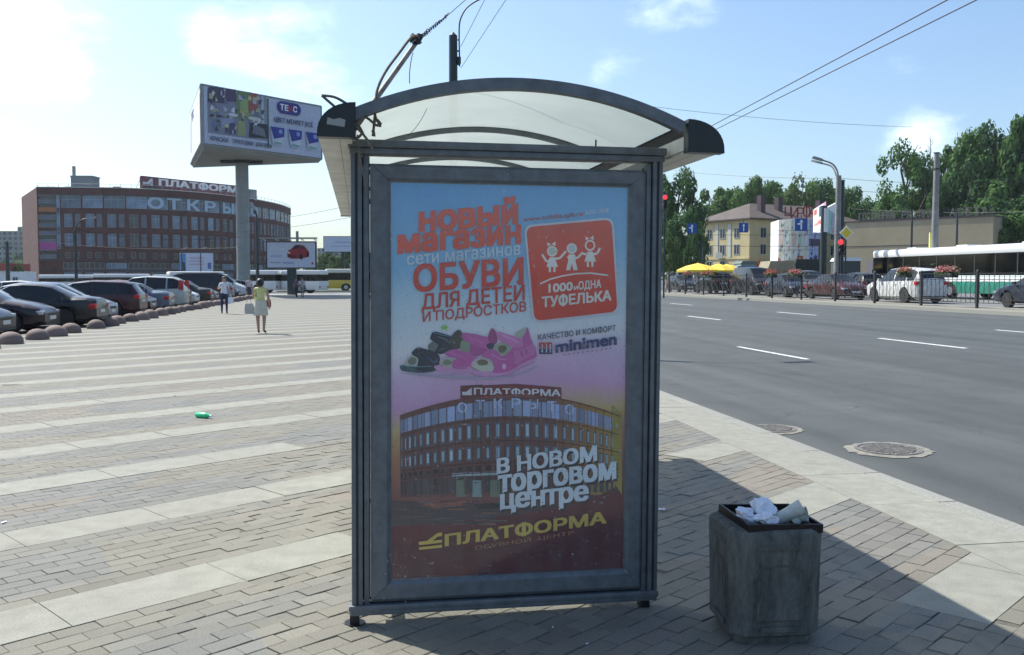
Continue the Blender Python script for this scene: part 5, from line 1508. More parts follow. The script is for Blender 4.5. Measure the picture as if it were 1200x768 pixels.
# ================================================================== PEOPLE
def person(label, loc, rz, H, joints, mats_fn, mats_, name='person', hair=None, extras=None):
    """joints: name -> (x, y, z, radius) for a 1.7 m figure facing -Y"""
    J = joints; names = list(J); ix = {k: i for i, k in enumerate(names)}
    E_ = [('pelvis','spine'),('spine','chest'),('chest','neck'),('neck','head'),('head','crown'),
          ('chest','shl'),('shl','ell'),('ell','wrl'),('wrl','hal'),('hal','fil'),('chest','shr'),('shr','elr'),('elr','wrr'),('wrr','har'),('har','fir'),
          ('pelvis','hil'),('hil','knl'),('knl','anl'),('anl','tol'),('pelvis','hir'),('hir','knr'),('knr','anr'),('anr','tor')]
    me = bpy.data.meshes.new(name); me.from_pydata([J[k][:3] for k in names], [(ix[a], ix[b]) for a, b in E_], [])
    o = bpy.data.objects.new(name, me); COL.objects.link(o)
    md = o.modifiers.new('s', 'SKIN')
    for k in names:
        sv = me.skin_vertices[0].data[ix[k]]; r_ = J[k][3]
        sv.radius = r_ if isinstance(r_, tuple) else (r_, r_); sv.use_root = (k == 'pelvis')
    md.use_smooth_shade = True
    s2 = o.modifiers.new('u', 'SUBSURF'); s2.levels = 2; s2.render_levels = 2
    dg = bpy.context.evaluated_depsgraph_get(); dg.update()
    nm = bpy.data.meshes.new_from_object(o.evaluated_get(dg)); nm.name = name + '_body'
    bpy.data.objects.remove(o)
    t = thing(name, label, 'person', loc, rz)
    for m_ in mats_: nm.materials.append(m_)
    for p_ in nm.polygons: p_.material_index = mats_fn(p_.center); p_.use_smooth = True
    b_ = link('body', nm, t); s = H/1.7; t.scale = (s, s, s)
    return t
def base_joints(step=0.0, arm=0.0):
    J = dict(pelvis=(0,0,.93,(.135,.10)), spine=(0,0,1.10,(.125,.09)), chest=(0,0,1.30,(.15,.10)), neck=(0,0,1.455,.052), head=(0,-.01,1.56,.083), crown=(0,0,1.64,.07),
      shl=(.165,0,1.385,.055), ell=(.235,.02,1.12,.042), wrl=(.25,-.04,.88,.028), hal=(.25,-.06,.80,.034), fil=(.245,-.07,.735,.018),
      shr=(-.165,0,1.385,.055), elr=(-.235,.02,1.12,.042), wrr=(-.25,-.04,.88,.028), har=(-.25,-.06,.80,.034), fir=(-.245,-.07,.735,.018),
      hil=(.09,0,.86,.095), knl=(.10,-.02-step*.5,.48,.062), anl=(.10,.02-step,.09+abs(step)*.05,.042), tol=(.11,-.13-step,.035,.035),
      hir=(-.09,0,.86,.095), knr=(-.10,-.02+step*.5,.48,.062), anr=(-.10,.02+step,.09,.042), tor=(-.11,-.13+step,.035,.035))
    return J
def cmat(name, c, **k):
    if name not in M: M[name] = mat(name, c, .85, var=.1, scale=10, **k)
    return M[name]
def hair_cap(t, z=1.6, r=.105, drop=.10, mm='hair', back=.015):
    bm = bmesh.new(); bmesh.ops.create_uvsphere(bm, u_segments=16, v_segments=12, radius=1)
    for v in bm.verts:
        c = v.co; front = c.y < -.2
        z_ = c.z
        if c.z < 0: z_ = c.z*(drop/r if not front else .05)
        v.co = Vector((c.x*r*.95, c.y*r*1.08 + back + (0.03 if front and c.z < .3 else 0), z_*r + z))
    me = bpy.data.meshes.new('hair'); bm.to_mesh(me); bm.free(); me.materials.append(M[mm]); me.polygons.foreach_set('use_smooth', [True]*len(me.polygons))
    return link('hair', me, t)
def bag(label, p_, sz, mm, rz=0, cat='bag'):
    t = thing('carrier_bag', label, cat, tuple(p_), rz); w, d, h = sz
    b = MB(); loft(b, [([(-w*.5,-d*.5),(w*.5,-d*.5),(w*.5,d*.5),(-w*.5,d*.5)], -h), ([(-w*.54,-d*.6),(w*.54,-d*.6),(w*.54,d*.6),(-w*.54,d*.6)], -h*.6), ([(-w*.44,-d*.25),(w*.44,-d*.25),(w*.44,d*.25),(-w*.44,d*.25)], -.05)])
    b.build('bag_body', mm, t, smooth=60)
    b = MB(); b.tube([(-w*.25, 0, -.05), (-w*.12, 0, .08), (w*.12, 0, .08), (w*.25, 0, -.05)], .008, 6); b.build('handle', mm, t); return t
# woman in yellow, back to the camera
J = base_joints(); J['anr'] = (-.09,.03,.10,.038); J['tor'] = (-.12,-.11,.035,.033); J['anl'] = (.07,.03,.10,.038); J['tol'] = (.09,-.11,.035,.033)
J['pelvis'] = (0,.01,.95,(.155,.12)); J['hil'] = (.085,0,.84,.105); J['hir'] = (-.085,0,.84,.105)
J['ell'] = (.22,.0,1.13,.045); J['wrl'] = (.15,-.20,1.02,.03); J['hal'] = (.11,-.26,1.02,.034); J['fil'] = (.08,-.31,1.03,.018)
Wm = [M['skin'], cmat('pale_yellow_top', (.55, .55, .24)), cmat('cream_skirt', (.52, .50, .42)), cmat('dark_shoes', (.03, .02, .018)), M['hair']]
def wf(c):
    if c.z < .085: return 3
    if .55 < c.z < .99: return 2 if abs(c.x) < .19 and c.z > .72 else 0
    if .99 <= c.z < 1.42 and abs(c.x) < .19: return 1
    return 0
wpos = on_z(306, 391)
wt_ = person('woman in pale yellow top and cream skirt standing with her back turned', (wpos.x, wpos.y, 0), R(172), 1.62, J, wf, Wm)
b = MB(); b.lathe([(.17, 1.02), (.195, .90), (.215, .72), (.225, .56), (.21, .555), (.15, .9)], 20, 0, Matrix.Translation((0, .01, 0)) @ Matrix.Diagonal((1, .78, 1, 1))); b.build('skirt', Wm[2], wt_, smooth=60)
hair_cap(wt_, 1.575, .125, .15, back=.02)
bag('pale shopping bag hanging at the left side of the woman in yellow', (wpos.x-.33, wpos.y+.02, .93), (.26, .10, .36), cmat('pale_bag', (.45, .45, .42)), .2)
bag('reddish brown handbag held at the right side of the woman in yellow', (wpos.x+.22, wpos.y+.05, 1.03), (.14, .08, .26), cmat('brown_bag', (.30, .10, .07)), .1)
# walking man in white T-shirt
J = base_joints(.10)
J['elr'] = (-.25,-.02,1.13,.042); J['wrr'] = (-.20,-.22,1.16,.028); J['har'] = (-.16,-.26,1.20,.034); J['fir'] = (-.13,-.27,1.25,.018)
J['wrl'] = (.27,-.05,.88,.028)
Mm = [M['skin'], cmat('white_tshirt', (.62, .64, .70)), cmat('navy_jeans', (.02, .03, .07)), cmat('dark_shoes', (.03, .02, .018))]
def mf(c):
    if c.z < .085: return 3
    if c.z < .93 and abs(c.x) < .2: return 2
    if c.z < 1.43 and (abs(c.x) < .2 or c.z > 1.24): return 1
    return 0
mpos = on_z(263, 368)
mt = person('man in a white T-shirt and navy jeans walking across the plaza', (mpos.x, mpos.y, 0), R(12), 1.70, J, mf, Mm); hair_cap(mt, 1.6, .10, .07)
bag('white plastic bag in the hand of the man in the T-shirt', (mpos.x+.30, mpos.y-.1, .80), (.20, .10, .32), M['paper'], .5)
def simple_person(label, px, py, z, H, shirt, pants, rz, step=.12, D=None):
    p_ = on_z(px, py, z); k1, k2 = 'shirt_%d' % (hash(shirt) % 9999), 'trousers_%d' % (hash(pants) % 9999)
    ms = [M['skin'], mat('shirt_cloth', shirt, .85), mat('trouser_cloth', pants, .85), M['trim']]
    t = person(label, (p_.x, p_.y, z), rz, H, base_joints(step), mf, ms); hair_cap(t, 1.6, .10, .07); return t
simple_person('person in a dark top walking toward the stop, left of the pair', 347.5, 349, 0, 1.7, (.10, .09, .12), (.02, .02, .03), R(150))
simple_person('person in a pale striped top, right of the pair walking toward the stop', 354.5, 349, 0, 1.7, (.36, .32, .33), (.22, .22, .20), R(165))
simple_person('person in a pinkish shirt between the parked cars and the woman in yellow', 292, 350, -.02, 1.72, (.55, .45, .50), (.04, .05, .09), R(20))
simple_person('pedestrian in a pinkish top crossing near the far fence, nearest the shelter post', 783, 343, .41, 1.7, (.35, .20, .22), (.25, .15, .15), R(60), .2)
simple_person('pedestrian in white crossing beyond the far fence left of the umbrellas', 813, 342, .41, 1.7, (.60, .62, .65), (.5, .5, .55), R(240), .22)
simple_person('dark clothed person standing by the red flower basket beyond the fence', 936, 348, .41, 1.75, (.03, .02, .03), (.015, .015, .02), R(0), .04)
simple_person('person in blue standing under the traffic light beyond the fence', 1004, 343, .41, 1.72, (.10, .25, .55), (.05, .05, .08), R(30), .03)
simple_person('person in red beside the dark van beyond the fence', 876, 345, .41, 1.6, (.45, .05, .07), (.05, .04, .06), R(0), .03)

# ================================================================== STREET FENCE AND FLOWERS
fx = 24.4; zf = .41; SP = 3.72; Y0 = 18.5; NS = 21
fen = thing('street_fence', 'long black openwork street fence on the raised verge across the road', 'fence', (fx, Y0, zf))
b = MB(); b.box(-.045, .045, -.045, .045, -.05, 1.46); b.box(-.06, .06, -.06, .06, 1.46, 1.5); b.cyl(0, 0, 1.5, 1.56, .05, .01, 8); pme = b.mesh('post', M['fence'])
b = MB(); r_ = .0085
for z in (.22, .36, 1.16, 1.40): b.box(-.012, .012, .05, SP-.05, z-.013, z+.013)
nb = 12
for k in range(nb+1):
    y = .12 + (SP-.24)*k/nb; b.box(-r_, r_, y-r_, y+r_, .22, 1.40)
for k in range(4):
    cy = SP*(k+.5)/4
    b.tube([(0, cy+.34*math.cos(a_), .76+.34*math.sin(a_)) for a_ in [2*PI*q/16 for q in range(17)]], .008, 5)
    b.tube([(0, cy-.44, .38), (0, cy+.44, 1.14)], .007, 4); b.tube([(0, cy+.44, .38), (0, cy-.44, 1.14)], .007, 4)
fme = b.mesh('panel', M['fence'])
for i in range(NS+1):
    link('post', pme, fen, (0, i*SP, 0))
    if i < NS: link('panel', fme, fen, (0, i*SP, 0))
def clump(n, size, spread, seed, pts=None):
    rr = random.Random(seed); b = MB()
    for _ in range(n):
        c = Vector((rr.gauss(0, 1)*spread[0], rr.gauss(0, 1)*spread[1], abs(rr.gauss(0, 1))*spread[2]))
        a_ = Vector((rr.gauss(0,1), rr.gauss(0,1), rr.gauss(0,1))).normalized()*size*rr.uniform(.6, 1.3); d = a_.orthogonal().normalized()*size*rr.uniform(.5, 1)
        b.quad(c-a_, c-d, c+a_, c+d)
    return b
for i, (px, w, m_, lb) in enumerate(((1061, .35, 'flower', 'red flower basket on the fence in front of the white off-roader, left one'), (1110, .62, 'flower2', 'wide pink and orange flower basket on the fence at the tail of the off-roader'),
    (904, .42, 'flower', 'orange red flower basket on the fence before the tan stall'), (932, .55, 'flower2', 'pink red flower basket on the fence beside the dark figure'),
    (806, .32, 'flower2', 'red flower basket on the fence under the leftmost yellow umbrella'), (829, .45, 'flower', 'dark red flower basket on the fence between the yellow umbrellas'))):
    d = ray(px, 322); s = fx/d.x; p_ = d*s; t = thing('flower_basket', lb, 'flowers', (fx-.05, p_.y, 1.80), 0, 'flower baskets on the street fence')
    w *= p_.y/42*1.15
    clump(420, .045, (.12, w*.48, .11), i).build('blossoms', M[m_], t, (0, 0, .08)); clump(420, .055, (.13, w*.52, .13), i+50).build('leaves', M['leafy'], t, (0, 0, -.05))
    b = MB(); b.bbox(-.16, .16, -w, w, -.16, .02, .02); b.build('box', M['trim'], t)

# ================================================================== MALL
mall_px = [(45, 206), (70, 206.5), (110, 207), (150, 208.5), (190, 212), (225, 217), (258, 224), (288, 233), (312, 244), (330, 256), (341, 270)]
pl = [Vector((at(px, 300, D).x, at(px, 300, D).y)) for px, D in mall_px]
def cat2(P_, n):
    out = []
    for i in range(len(P_)-1):
        p0, p1, p2_, p3 = P_[max(i-1, 0)], P_[i], P_[i+1], P_[min(i+2, len(P_)-1)]
        for k in range(n):
            t = k/n; out.append(0.5*((2*p1) + (p2_-p0)*t + (2*p0-5*p1+4*p2_-p3)*t*t + (3*p1-p0-3*p2_+p3)*t**3))
    out.append(P_[-1]); return out
fine_ = cat2(pl, 12); cum = [0]
for a_, c_ in zip(fine_, fine_[1:]): cum.append(cum[-1] + (c_-a_).length)
def along(s):
    for i in range(len(cum)-1):
        if s <= cum[i+1]:
            t = (s-cum[i])/(cum[i+1]-cum[i]); return fine_[i].lerp(fine_[i+1], t)
    return fine_[-1]
TOT = cum[-1]; BAYW = 4.65; STAIR = 4.9
nb = int((TOT-STAIR)/BAYW); BAYW = (TOT-STAIR)/nb
mall = thing('shopping_mall', 'long curved red brick shopping mall with rows of blue windows and roof sign', 'building', (pl[0].x, pl[0].y, 0))
m0 = Vector((pl[0].x, pl[0].y, 0)); ZR = 21.8
nodes = [0, STAIR] + [STAIR + BAYW*(i+1) for i in range(nb)]
P2 = [along(s) for s in nodes]
endL = Vector((at(27, 300, 232).x, at(27, 300, 232).y)); endR = P2[-1] + Vector((-4, 30))
bk = [endR, Vector((endL.x+8, endL.y+30)), endL]
core = MB(); outline = [P2[0]] + P2[1:] + bk
def offset_in(P_, d):
    out = []
    for i in range(len(P_)):
        t_ = (P_[min(i+1, len(P_)-1)] - P_[max(i-1, 0)]).normalized(); nrm_ = Vector((-t_.y, t_.x)); out.append(P_[i] + nrm_*d)
    return out
Pin = offset_in(P2, .35)
poly = [(p_.x-m0.x, p_.y-m0.y) for p_ in Pin + bk]
loft(core, [(poly, -.3), (poly, ZR-.4)]); core.build('core', M['win_dark'], mall)
# bands of brick following the curve
def curved_band(z0, z1, out_, mm, name_, i0=0, i1=None, cap=True):
    i1 = len(P2) if i1 is None else i1
    A = offset_in(P2, -out_); B = offset_in(P2, .5); b = MB()
    A, B = A[i0:i1], B[i0:i1]; n_ = len(A); vs = []
    for a_, c_ in zip(A, B):
        vs += [(a_.x-m0.x, a_.y-m0.y, z0), (a_.x-m0.x, a_.y-m0.y, z1), (c_.x-m0.x, c_.y-m0.y, z1), (c_.x-m0.x, c_.y-m0.y, z0)]
    fs = [(4*k+j, 4*k+(j+1) % 4, 4*(k+1)+(j+1) % 4, 4*(k+1)+j) for k in range(n_-1) for j in range(4)] + [(0, 3, 2, 1), (4*n_-4, 4*n_-3, 4*n_-2, 4*n_-1)]
    b.add(vs, fs); return b.build(name_, mm, mall)
LV = [(20.3, 21.8), (16.0, 17.3), (11.6, 13.0), (7.4, 8.7), (5.1, 6.1), (2.9, 3.7), (-.2, .5)]
for i, (z0, z1) in enumerate(LV): curved_band(z0, z1, 0.0 if i else .12, M['brick'] if i not in (5,) else M['brick_dark'], 'brick_band')
curved_band(21.8, 21.95, .25, M['white_panel'], 'roof_coping'); curved_band(20.1, 20.3, .3, M['brick_dark'], 'ledge'); curved_band(5.5, 5.7, .5, M['brick_dark'], 'canopy')
# end wall in brick at the left
b = MB(); q = [(p_.x-m0.x, p_.y-m0.y) for p_ in (P2[0], P2[0]+Vector((.6, .4)), endL + Vector((1.2, .6)), endL)]
loft(b, [(q, -.3), (q, ZR+.05)]); b.build('end_wall', M['brick'], mall)
def bay_M(i):
    a_, c_ = P2[i], P2[i+1]; d = (c_-a_); L_ = d.length; d = d/L_
    return Matrix(((d.x, -d.y, 0, a_.x-m0.x), (d.y, d.x, 0, a_.y-m0.y), (0, 0, 1, 0), (0, 0, 0, 1))), L_
def win_part(w, h, name_='window', glass='win_blue', mull=1, key={}):
    k = (round(w, 2), round(h, 2), glass, mull)
    if k not in key:
        b = MB(); e = .09
        b.box(0, w, 0, .12, 0, e); b.box(0, w, 0, .12, h-e, h); b.box(0, e, 0, .12, e, h-e); b.box(w-e, w, 0, .12, e, h-e)
        for j in range(1, mull+1): x = w*j/(mull+1); b.box(x-.045, x+.045, .005, .11, e, h-e)
        if h > 2: b.box(e, w-e, .01, .1, h*.68, h*.68+.07)
        f = b.mesh('window', M['win_frame']); b = MB(); b.box(e, w-e, .05, .07, e, h-e); key[k] = (f, b.mesh('pane', M[glass]))
    return key[k]
def add_win(parent, Mx, x, z, w, h, glass='win_blue', mull=1, y=.12):
    f, g_ = win_part(w, h, glass=glass, mull=mull)
    o = link('window', f, parent); o.matrix_local = Mx @ Matrix.Translation((x, y, z)); link('pane', g_, o); return o
rr = random.Random(4)
for i in range(1, len(P2)-1):
    Mx, L_ = bay_M(i)
    class Pp:
        def box(self, *a, M=None, **k):
            q_ = MB(); q_.box(*a, M=M); q_.build('brick_pier', globals()['M']['brick'], mall)
    piers = Pp()
    for (z0, z1) in ((17.3, 20.3),): piers.box(0, .16, .02, .5, z0, z1, M=Mx); piers.box(L_-.16, L_, .02, .5, z0, z1, M=Mx)
    for (z0, z1) in ((13.0, 16.0), (8.7, 11.6)):
        piers.box(0, .75, .0, .5, z0, z1, M=Mx); piers.box(L_*.56, L_*.56+.55, 0, .5, z0, z1, M=Mx); piers.box(L_-.3, L_, 0, .5, z0, z1, M=Mx)
    piers.box(0, .5, 0, .5, .5, 2.9, M=Mx); piers.box(L_-.3, L_, 0, .5, .5, 2.9, M=Mx)
    piers.box(0, .9, 0, .5, 6.1, 7.4, M=Mx); piers.box(L_*.42, L_*.58, 0, .5, 6.1, 7.4, M=Mx); piers.box(L_-.7, L_, 0, .5, 6.1, 7.4, M=Mx)
    piers.box(0, .3, 0, .5, 3.7, 5.1, M=Mx)
    sp_ = MB()
    for (z0, z1) in ((13.0, 16.0), (8.7, 11.6)): sp_.box(L_*.56+.55, L_-.3, .05, .45, z0, z1, M=Mx)
    sp_.build('pilaster_panel', M['slate_panel'], mall)
    add_win(mall, Mx, .16, 17.3, L_-.32, 2.8, 'win_blue', 2)
    for (z0, h) in ((13.0, 3.0), (8.7, 2.9)): add_win(mall, Mx, .75, z0, L_*.56-.75, h, 'win_blue' if rr.random() < .8 else 'win_dark', 1)
    add_win(mall, Mx, .9, 6.1, L_*.42-.9, 1.3, 'win_dark', 0); add_win(mall, Mx, L_*.58, 6.1, L_*.42-.7, 1.3, 'win_dark', 0)
    add_win(mall, Mx, .3, 3.7, L_-.3, 1.4, 'win_dark' if i % 3 else 'win_blue', 3)
    add_win(mall, Mx, .5, .5, L_-.8, 2.4, 'win_blue' if (i % 4) else 'win_dark', 1)
# stair bay at the left: horizontal louvres, pink poster, glass strip
Mx, L_ = bay_M(0)
for k in range(9):
    b = MB(); b.box(.3, L_-.9, -.1, .3, 5.9+k*1.75, 6.9+k*1.75, M=Mx); b.build('louvre', M['slate_panel'] if k != 6 else cmat('orange_strip', (.42, .16, .06)), mall)
b = MB(); b.box(.4, L_-.9, -.2, -.12, 8.0, 9.7, M=Mx); b.build('pink_banner', cmat('pink_banner', (.42, .07, .28)), mall)
for k in range(3): add_win(mall, Mx, L_-.8, 8.2+k*4, .75, 3.9, 'win_blue', 0, y=-.05)
b = MB(); b.box(.0, .3, 0, .5, -.2, 20.3, M=Mx); b.box(.3, L_, 0, .5, .5, 5.1, M=Mx); b.build('brick_pier', M['brick'], mall)
# letters in the top windows
def mall_s(px):
    "distance along the facade for a picture column"
    best = min(range(len(fine_)), key=lambda k: abs(((600 + FPX*((Vector((fine_[k].x, fine_[k].y, 0)) - Vector((0,0,0))).dot(Vector((math.cos(YAW), -math.sin(YAW), 0))))/(fine_[k].x*math.sin(YAW)+fine_[k].y*math.cos(YAW)))) - px)); return cum[best]
def facade_M(s, out_=.15):
    a_, c_ = along(max(0, s-.5)), along(min(TOT, s+.5)); d = (c_-a_).normalized(); p_ = along(s)
    return Matrix(((d.x, -d.y, 0, p_.x-m0.x + d.y*out_), (d.y, d.x, 0, p_.y-m0.y - d.x*out_), (0, 0, 1, 0), (0, 0, 0, 1)))
for ch, px, wd in (('О', 184.5, 3.3), ('Т', 207.5, 3.0), ('К', 227.5, 3.1), ('Р', 249, 3.0), ('Ы', 268.5, 3.6), ('Т', 285, 2.9), ('О', 300.5, 3.5)):
    s = mall_s(px); vs, fs, x0, x1, y0, y1 = text_geo(ch, .012)
    b = MB()
    for q_, (ox_, oz_) in enumerate(((-.15, -.1), (.15, -.1), (.15, .1), (-.15, .1), (0, 0))): b.add([((v[0]-x0)/(x1-x0)*wd-wd/2+ox_, -.02*q_-.004*v[2], (v[1]-y0)/(y1-y0)*2.4+.1+oz_) for v in vs], fs)
    o = b.build('letter', M['letter_white'], mall); o.matrix_local = facade_M(s, -.02) @ Matrix.Translation((0, 0, 17.45))
# roof sign
sA, sB = mall_s(173), mall_s(296)
pa, pb = along(sA), along(sB); d = (pb-pa).normalized(); SL = (pb-pa).length
sg = MB(); Mx = Matrix(((d.x, -d.y, 0, pa.x-m0.x), (d.y, d.x, 0, pa.y-m0.y), (0, 0, 1, 0), (0, 0, 0, 1)))
sg.box(0, SL, 1.0, 1.25, 22.1, 24.9, M=Mx)
sgn = sg.build('roof_sign', M['maroon_panel'], mall)
PS = Print(.03)
PS.text('ПЛАТФОРМА', (SL*.155, 1.0), (SL*.985, 1.0), 1.45, (238, 236, 238), .05, ydown=False)
PS.poly([(.4, .7), (3.0, .7), (3.0, 2.35), (2.4, 2.3), (1.6, 1.45), (.4, 1.45)], (222, 220, 222))
PS.up(); PS.poly([(.4, 1.0), (2.2, 1.05), (2.7, 1.7), (2.7, 1.5), (2.3, .88), (.4, .84)], (110, 40, 55))
PS.text('ТОРГОВЫЙ ЦЕНТР', (SL*.25, .25), (SL*.9, .25), .42, (190, 90, 100), .02, ydown=False)
o = PS.build('roof_sign_print', M['print'], sgn); o.matrix_local = Mx @ Matrix.Translation((0, .97, 22.1)) @ Matrix.Rotation(PI/2, 4, 'X')
b = MB()
for k in range(9): x = SL*k/8; b.box(x-.06, x+.06, 1.3, 1.42, 21.6, 24.7, M=Mx); b.tube([Mx @ Vector((x, 1.4, 24)), Mx @ Vector((x, 3.4, 21.6))], .05, 5)
b.build('sign_frame', M['pole_dark'], mall)
b = MB(); b.box(SL+.3, SL+2.6, .6, 1.6, 21.5, 24.3, M=Mx); b.build('roof_cabinet', M['grey_block'], mall)
# railing
b = MB(); n_ = int(TOT/2.2); pr_ = None
for k in range(n_+1):
    p_ = along(TOT*k/n_); v = Vector((p_.x-m0.x, p_.y-m0.y+.6, 21.9)); b.box(v.x-.04, v.x+.04, v.y-.04, v.y+.04, 21.9, 22.75)
    if pr_ is not None: b.tube([pr_+Vector((0,0,.82)), v+Vector((0,0,.82))], .04, 4)
    pr_ = v
b.build('railing', M['steel_grey'], mall)
c_ = at(100, 215, 214); b = MB(); b.box(-2.45, 2.45, -2, 2, 21.4, 24.9, M=Matrix.Translation((c_.x-m0.x, c_.y-m0.y, 0)) @ Matrix.Rotation(R(-8), 4, 'Z'))
b.box(-2.6, 2.6, -2.15, 2.15, 24.9, 25.15, M=Matrix.Translation((c_.x-m0.x, c_.y-m0.y, 0)) @ Matrix.Rotation(R(-8), 4, 'Z')); b.build('plant_room', M['grey_block'], mall)
c_ = at(87, 215, 213); b = MB(); b.tube([(c_.x-m0.x, c_.y-m0.y, 21.5), (c_.x-m0.x, c_.y-m0.y, 27.4)], .38, 10); b.build('flue', M['steel_grey'], mall, smooth=50)
b = MB()
for px in (61, 81, 137, 128, 180): 
    c_ = at(px, 215, 212); b.box(c_.x-m0.x-.8, c_.x-m0.x+.8, c_.y-m0.y-.5, c_.y-m0.y+.5, 21.5, 22.6 if px != 128 else 22.2)
b.build('roof_vent', M['brick_dark'], mall)

# ================================================================== TRIANGULAR BILLBOARD ON A MAST
A_, B_ = at(236.5, 150, 78.5), at(376.5, 150, 88.5); A_.z = B_.z = 0
Cc = at(223.5, 150, 92.5); Cc.z = 0
bb = thing('billboard_tower', 'huge three sided advertising board on a thick grey mast above the car park', 'billboard', (A_.x, A_.y, 0))
o0 = A_.copy()
Z0, Z1 = 13.03, 18.05
# slightly larger top face as in the photograph: the lower edges recede with the same plan
T = [A_-o0, B_-o0, Cc-o0]
b = MB(); b.add([(T[0].x, T[0].y, Z0), (T[1].x, T[1].y, Z0), (T[2].x, T[2].y, Z0), (T[0].x, T[0].y, Z1), (T[1].x, T[1].y, Z1), (T[2].x, T[2].y, Z1)], [(0,1,4,3), (1,2,5,4), (2,0,3,5), (3,4,5), (2,1,0)])
b.build('hull', M['sign_white'], bb)
cen = (T[0]+T[1]+T[2])/3
b = MB()
qq = [v.lerp(cen, -.0) for v in T]
b.add([(v.x, v.y, Z0-.02) for v in T] + [(v.x, v.y, Z0-.35) for v in [x.lerp(cen, .04) for x in T]], [(0,1,4,3), (1,2,5,4), (2,0,3,5), (5,4,3)])
b.build('underside', mat('grey_underside', (.23, .235, .22), .8, var=.1, scale=.5), bb)
b = MB()
for i in range(3):
    p_, q_ = T[i], T[(i+1) % 3]
    for z in (Z0, Z1): b.tube([(p_.x, p_.y, z), (q_.x, q_.y, z)], .10, 6)
    b.tube([(p_.x, p_.y, Z0), (p_.x, p_.y, Z1)], .10, 6)
b.build('edge_trim', M['steel_grey'], bb)
mast = at(283.5, 200, 87.0) - o0
b = MB(); b.tube([(mast.x, mast.y, -.1), (mast.x, mast.y, Z0-.36)], [.62, .60], 24); b.build('mast', M['steel_grey'], bb, smooth=50)
b = MB(); b.box(mast.x-1.9, mast.x+1.9, mast.y-.35, mast.y+.35, Z0-.62, Z0-.34); b.cyl(mast.x, mast.y, Z0-.6, Z0-.36, .95, n=20); b.cyl(mast.x, mast.y, -.1, .5, .95, n=20); b.build('mast_head', M['pole_dark'], bb)
# printed face
d = (B_-A_); FL = d.length; d.normalize()
PF = Print(.02)
FH = Z1-Z0
PF.rect(.15, .1, FL-.15, FH-.1, (178, 185, 205))
PF.up(); PF.rect(.5, 1.0, FL*.51, FH-.25, (128, 130, 150))
PF.rect(FL*.51, .6, FL*.525, FH-.2, (90, 100, 100))
PF.up()
for (x0, y0, x1, y1, c) in ((.5, 3.6, 2.2, 5.0, (70, 66, 96)), (2.2, 3.9, 3.4, 5.1, (80, 72, 100)), (.9, 1.1, 1.6, 3.4, (110, 120, 150)), (1.7, 1.6, 3.1, 3.0, (140, 148, 175)), (3.3, 2.6, 5.0, 5.1, (112, 132, 92)), (3.7, 2.9, 4.6, 4.4, (176, 172, 110)), (4.6, 3.4, 5.6, 5.1, (150, 86, 80)), (5.6, 1.2, FL*.51, 5.1, (130, 140, 150)), (5.9, 1.3, 6.3, 5.0, (170, 180, 185)), (3.4, 1.1, 4.3, 2.5, (140, 152, 108)), (4.6, 1.1, 6.7, 2.5, (52, 56, 70)), (.6, 2.4, 2.6, 2.7, (60, 60, 80)), (2.5, 1.1, 3.3, 2.2, (80, 78, 110))):
    PF.poly([(x0, y0), (x1, y0+.12), (x1-.1, y1), (x0+.12, y1-.1)], c)
rq = random.Random(8)
for _ in range(70):
    x, y = rq.uniform(.55, FL*.5-.5), rq.uniform(1.05, FH-.5); v_ = rq.choice([(86, 82, 100), (190, 186, 130), (170, 176, 190), (74, 76, 90), (206, 210, 216), (104, 112, 132), (132, 146, 120), (168, 168, 140)])
    PF.poly([(x, y), (x+rq.uniform(.1, .5), y+rq.uniform(-.05, .1)), (x+rq.uniform(.1, .45), y+rq.uniform(.15, .6)), (x+rq.uniform(-.05, .1), y+rq.uniform(.15, .5))], v_)
PF.up(); PF.ell(3.0, 2.85, .5, .14, (200, 205, 215)); PF.ell(5.2, 2.8, .7, .16, (190, 195, 190)); PF.ell(4.1, 3.8, .45, .5, (142, 160, 112)); PF.poly([(4.9, 1.5), (6.4, 1.3), (6.2, 2.0), (5.2, 2.3)], (110, 115, 125))
PF.text('КРАСКИ', (.7, .38), (2.4, .38), .38, (70, 70, 90), .01, ydown=False); PF.text('ГРУНТОВКИ', (2.9, .38), (5.0, .38), .38, (70, 70, 90), .01, ydown=False); PF.text('ШПАТЛЕВКИ', (5.3, .38), (7.0, .38), .36, (70, 70, 90), .01, ydown=False)
ux = FL*.55
PF.poly([(ux+1.1+.55*math.cos(a_)*1.0 + (1.6 if math.cos(a_) > 0 else 0), 4.25+.56*math.sin(a_)) for a_ in [2*PI*(k+.5)/24 for k in range(24)]], (40, 56, 135))
PF.up(); PF.text('ТЕ', (ux+.85, 4.0), (ux+1.75, 4.0), .52, (235, 238, 245), .035, ydown=False); PF.text('К', (ux+1.85, 4.0), (ux+2.25, 4.0), .52, (200, 50, 60), .035, ydown=False); PF.text('С', (ux+2.33, 4.0), (ux+2.75, 4.0), .52, (235, 238, 245), .035, ydown=False)
PF.text('ЦВЕТ МЕНЯЕТ ВСЁ', (ux+.2, 2.85), (ux+4.6, 2.85), .42, (70, 76, 110), .02, ydown=False)
for k in range(3):
    x = ux-.25+k*2.0
    PF.poly([(x, 2.35), (x+1.55, 2.35), (x+1.38, .95), (x+1.1, .72), (x+.45, .72), (x+.2, .95)], (190, 196, 210)); PF.up(); PF.poly([(x, 2.35), (x+1.55, 2.35), (x+1.47, 1.55), (x+.35, 1.25)], (44, 56, 140)); PF.ell(x+1.1, 2.0, .22, .2, (120, 150, 210)); PF.poly([(x+.35, 1.05), (x+1.3, .95), (x+1.1, .8), (x+.5, .8)], (110, 160, 150)); PF.layer -= 1
ang_ = math.atan2(d.y, d.x)
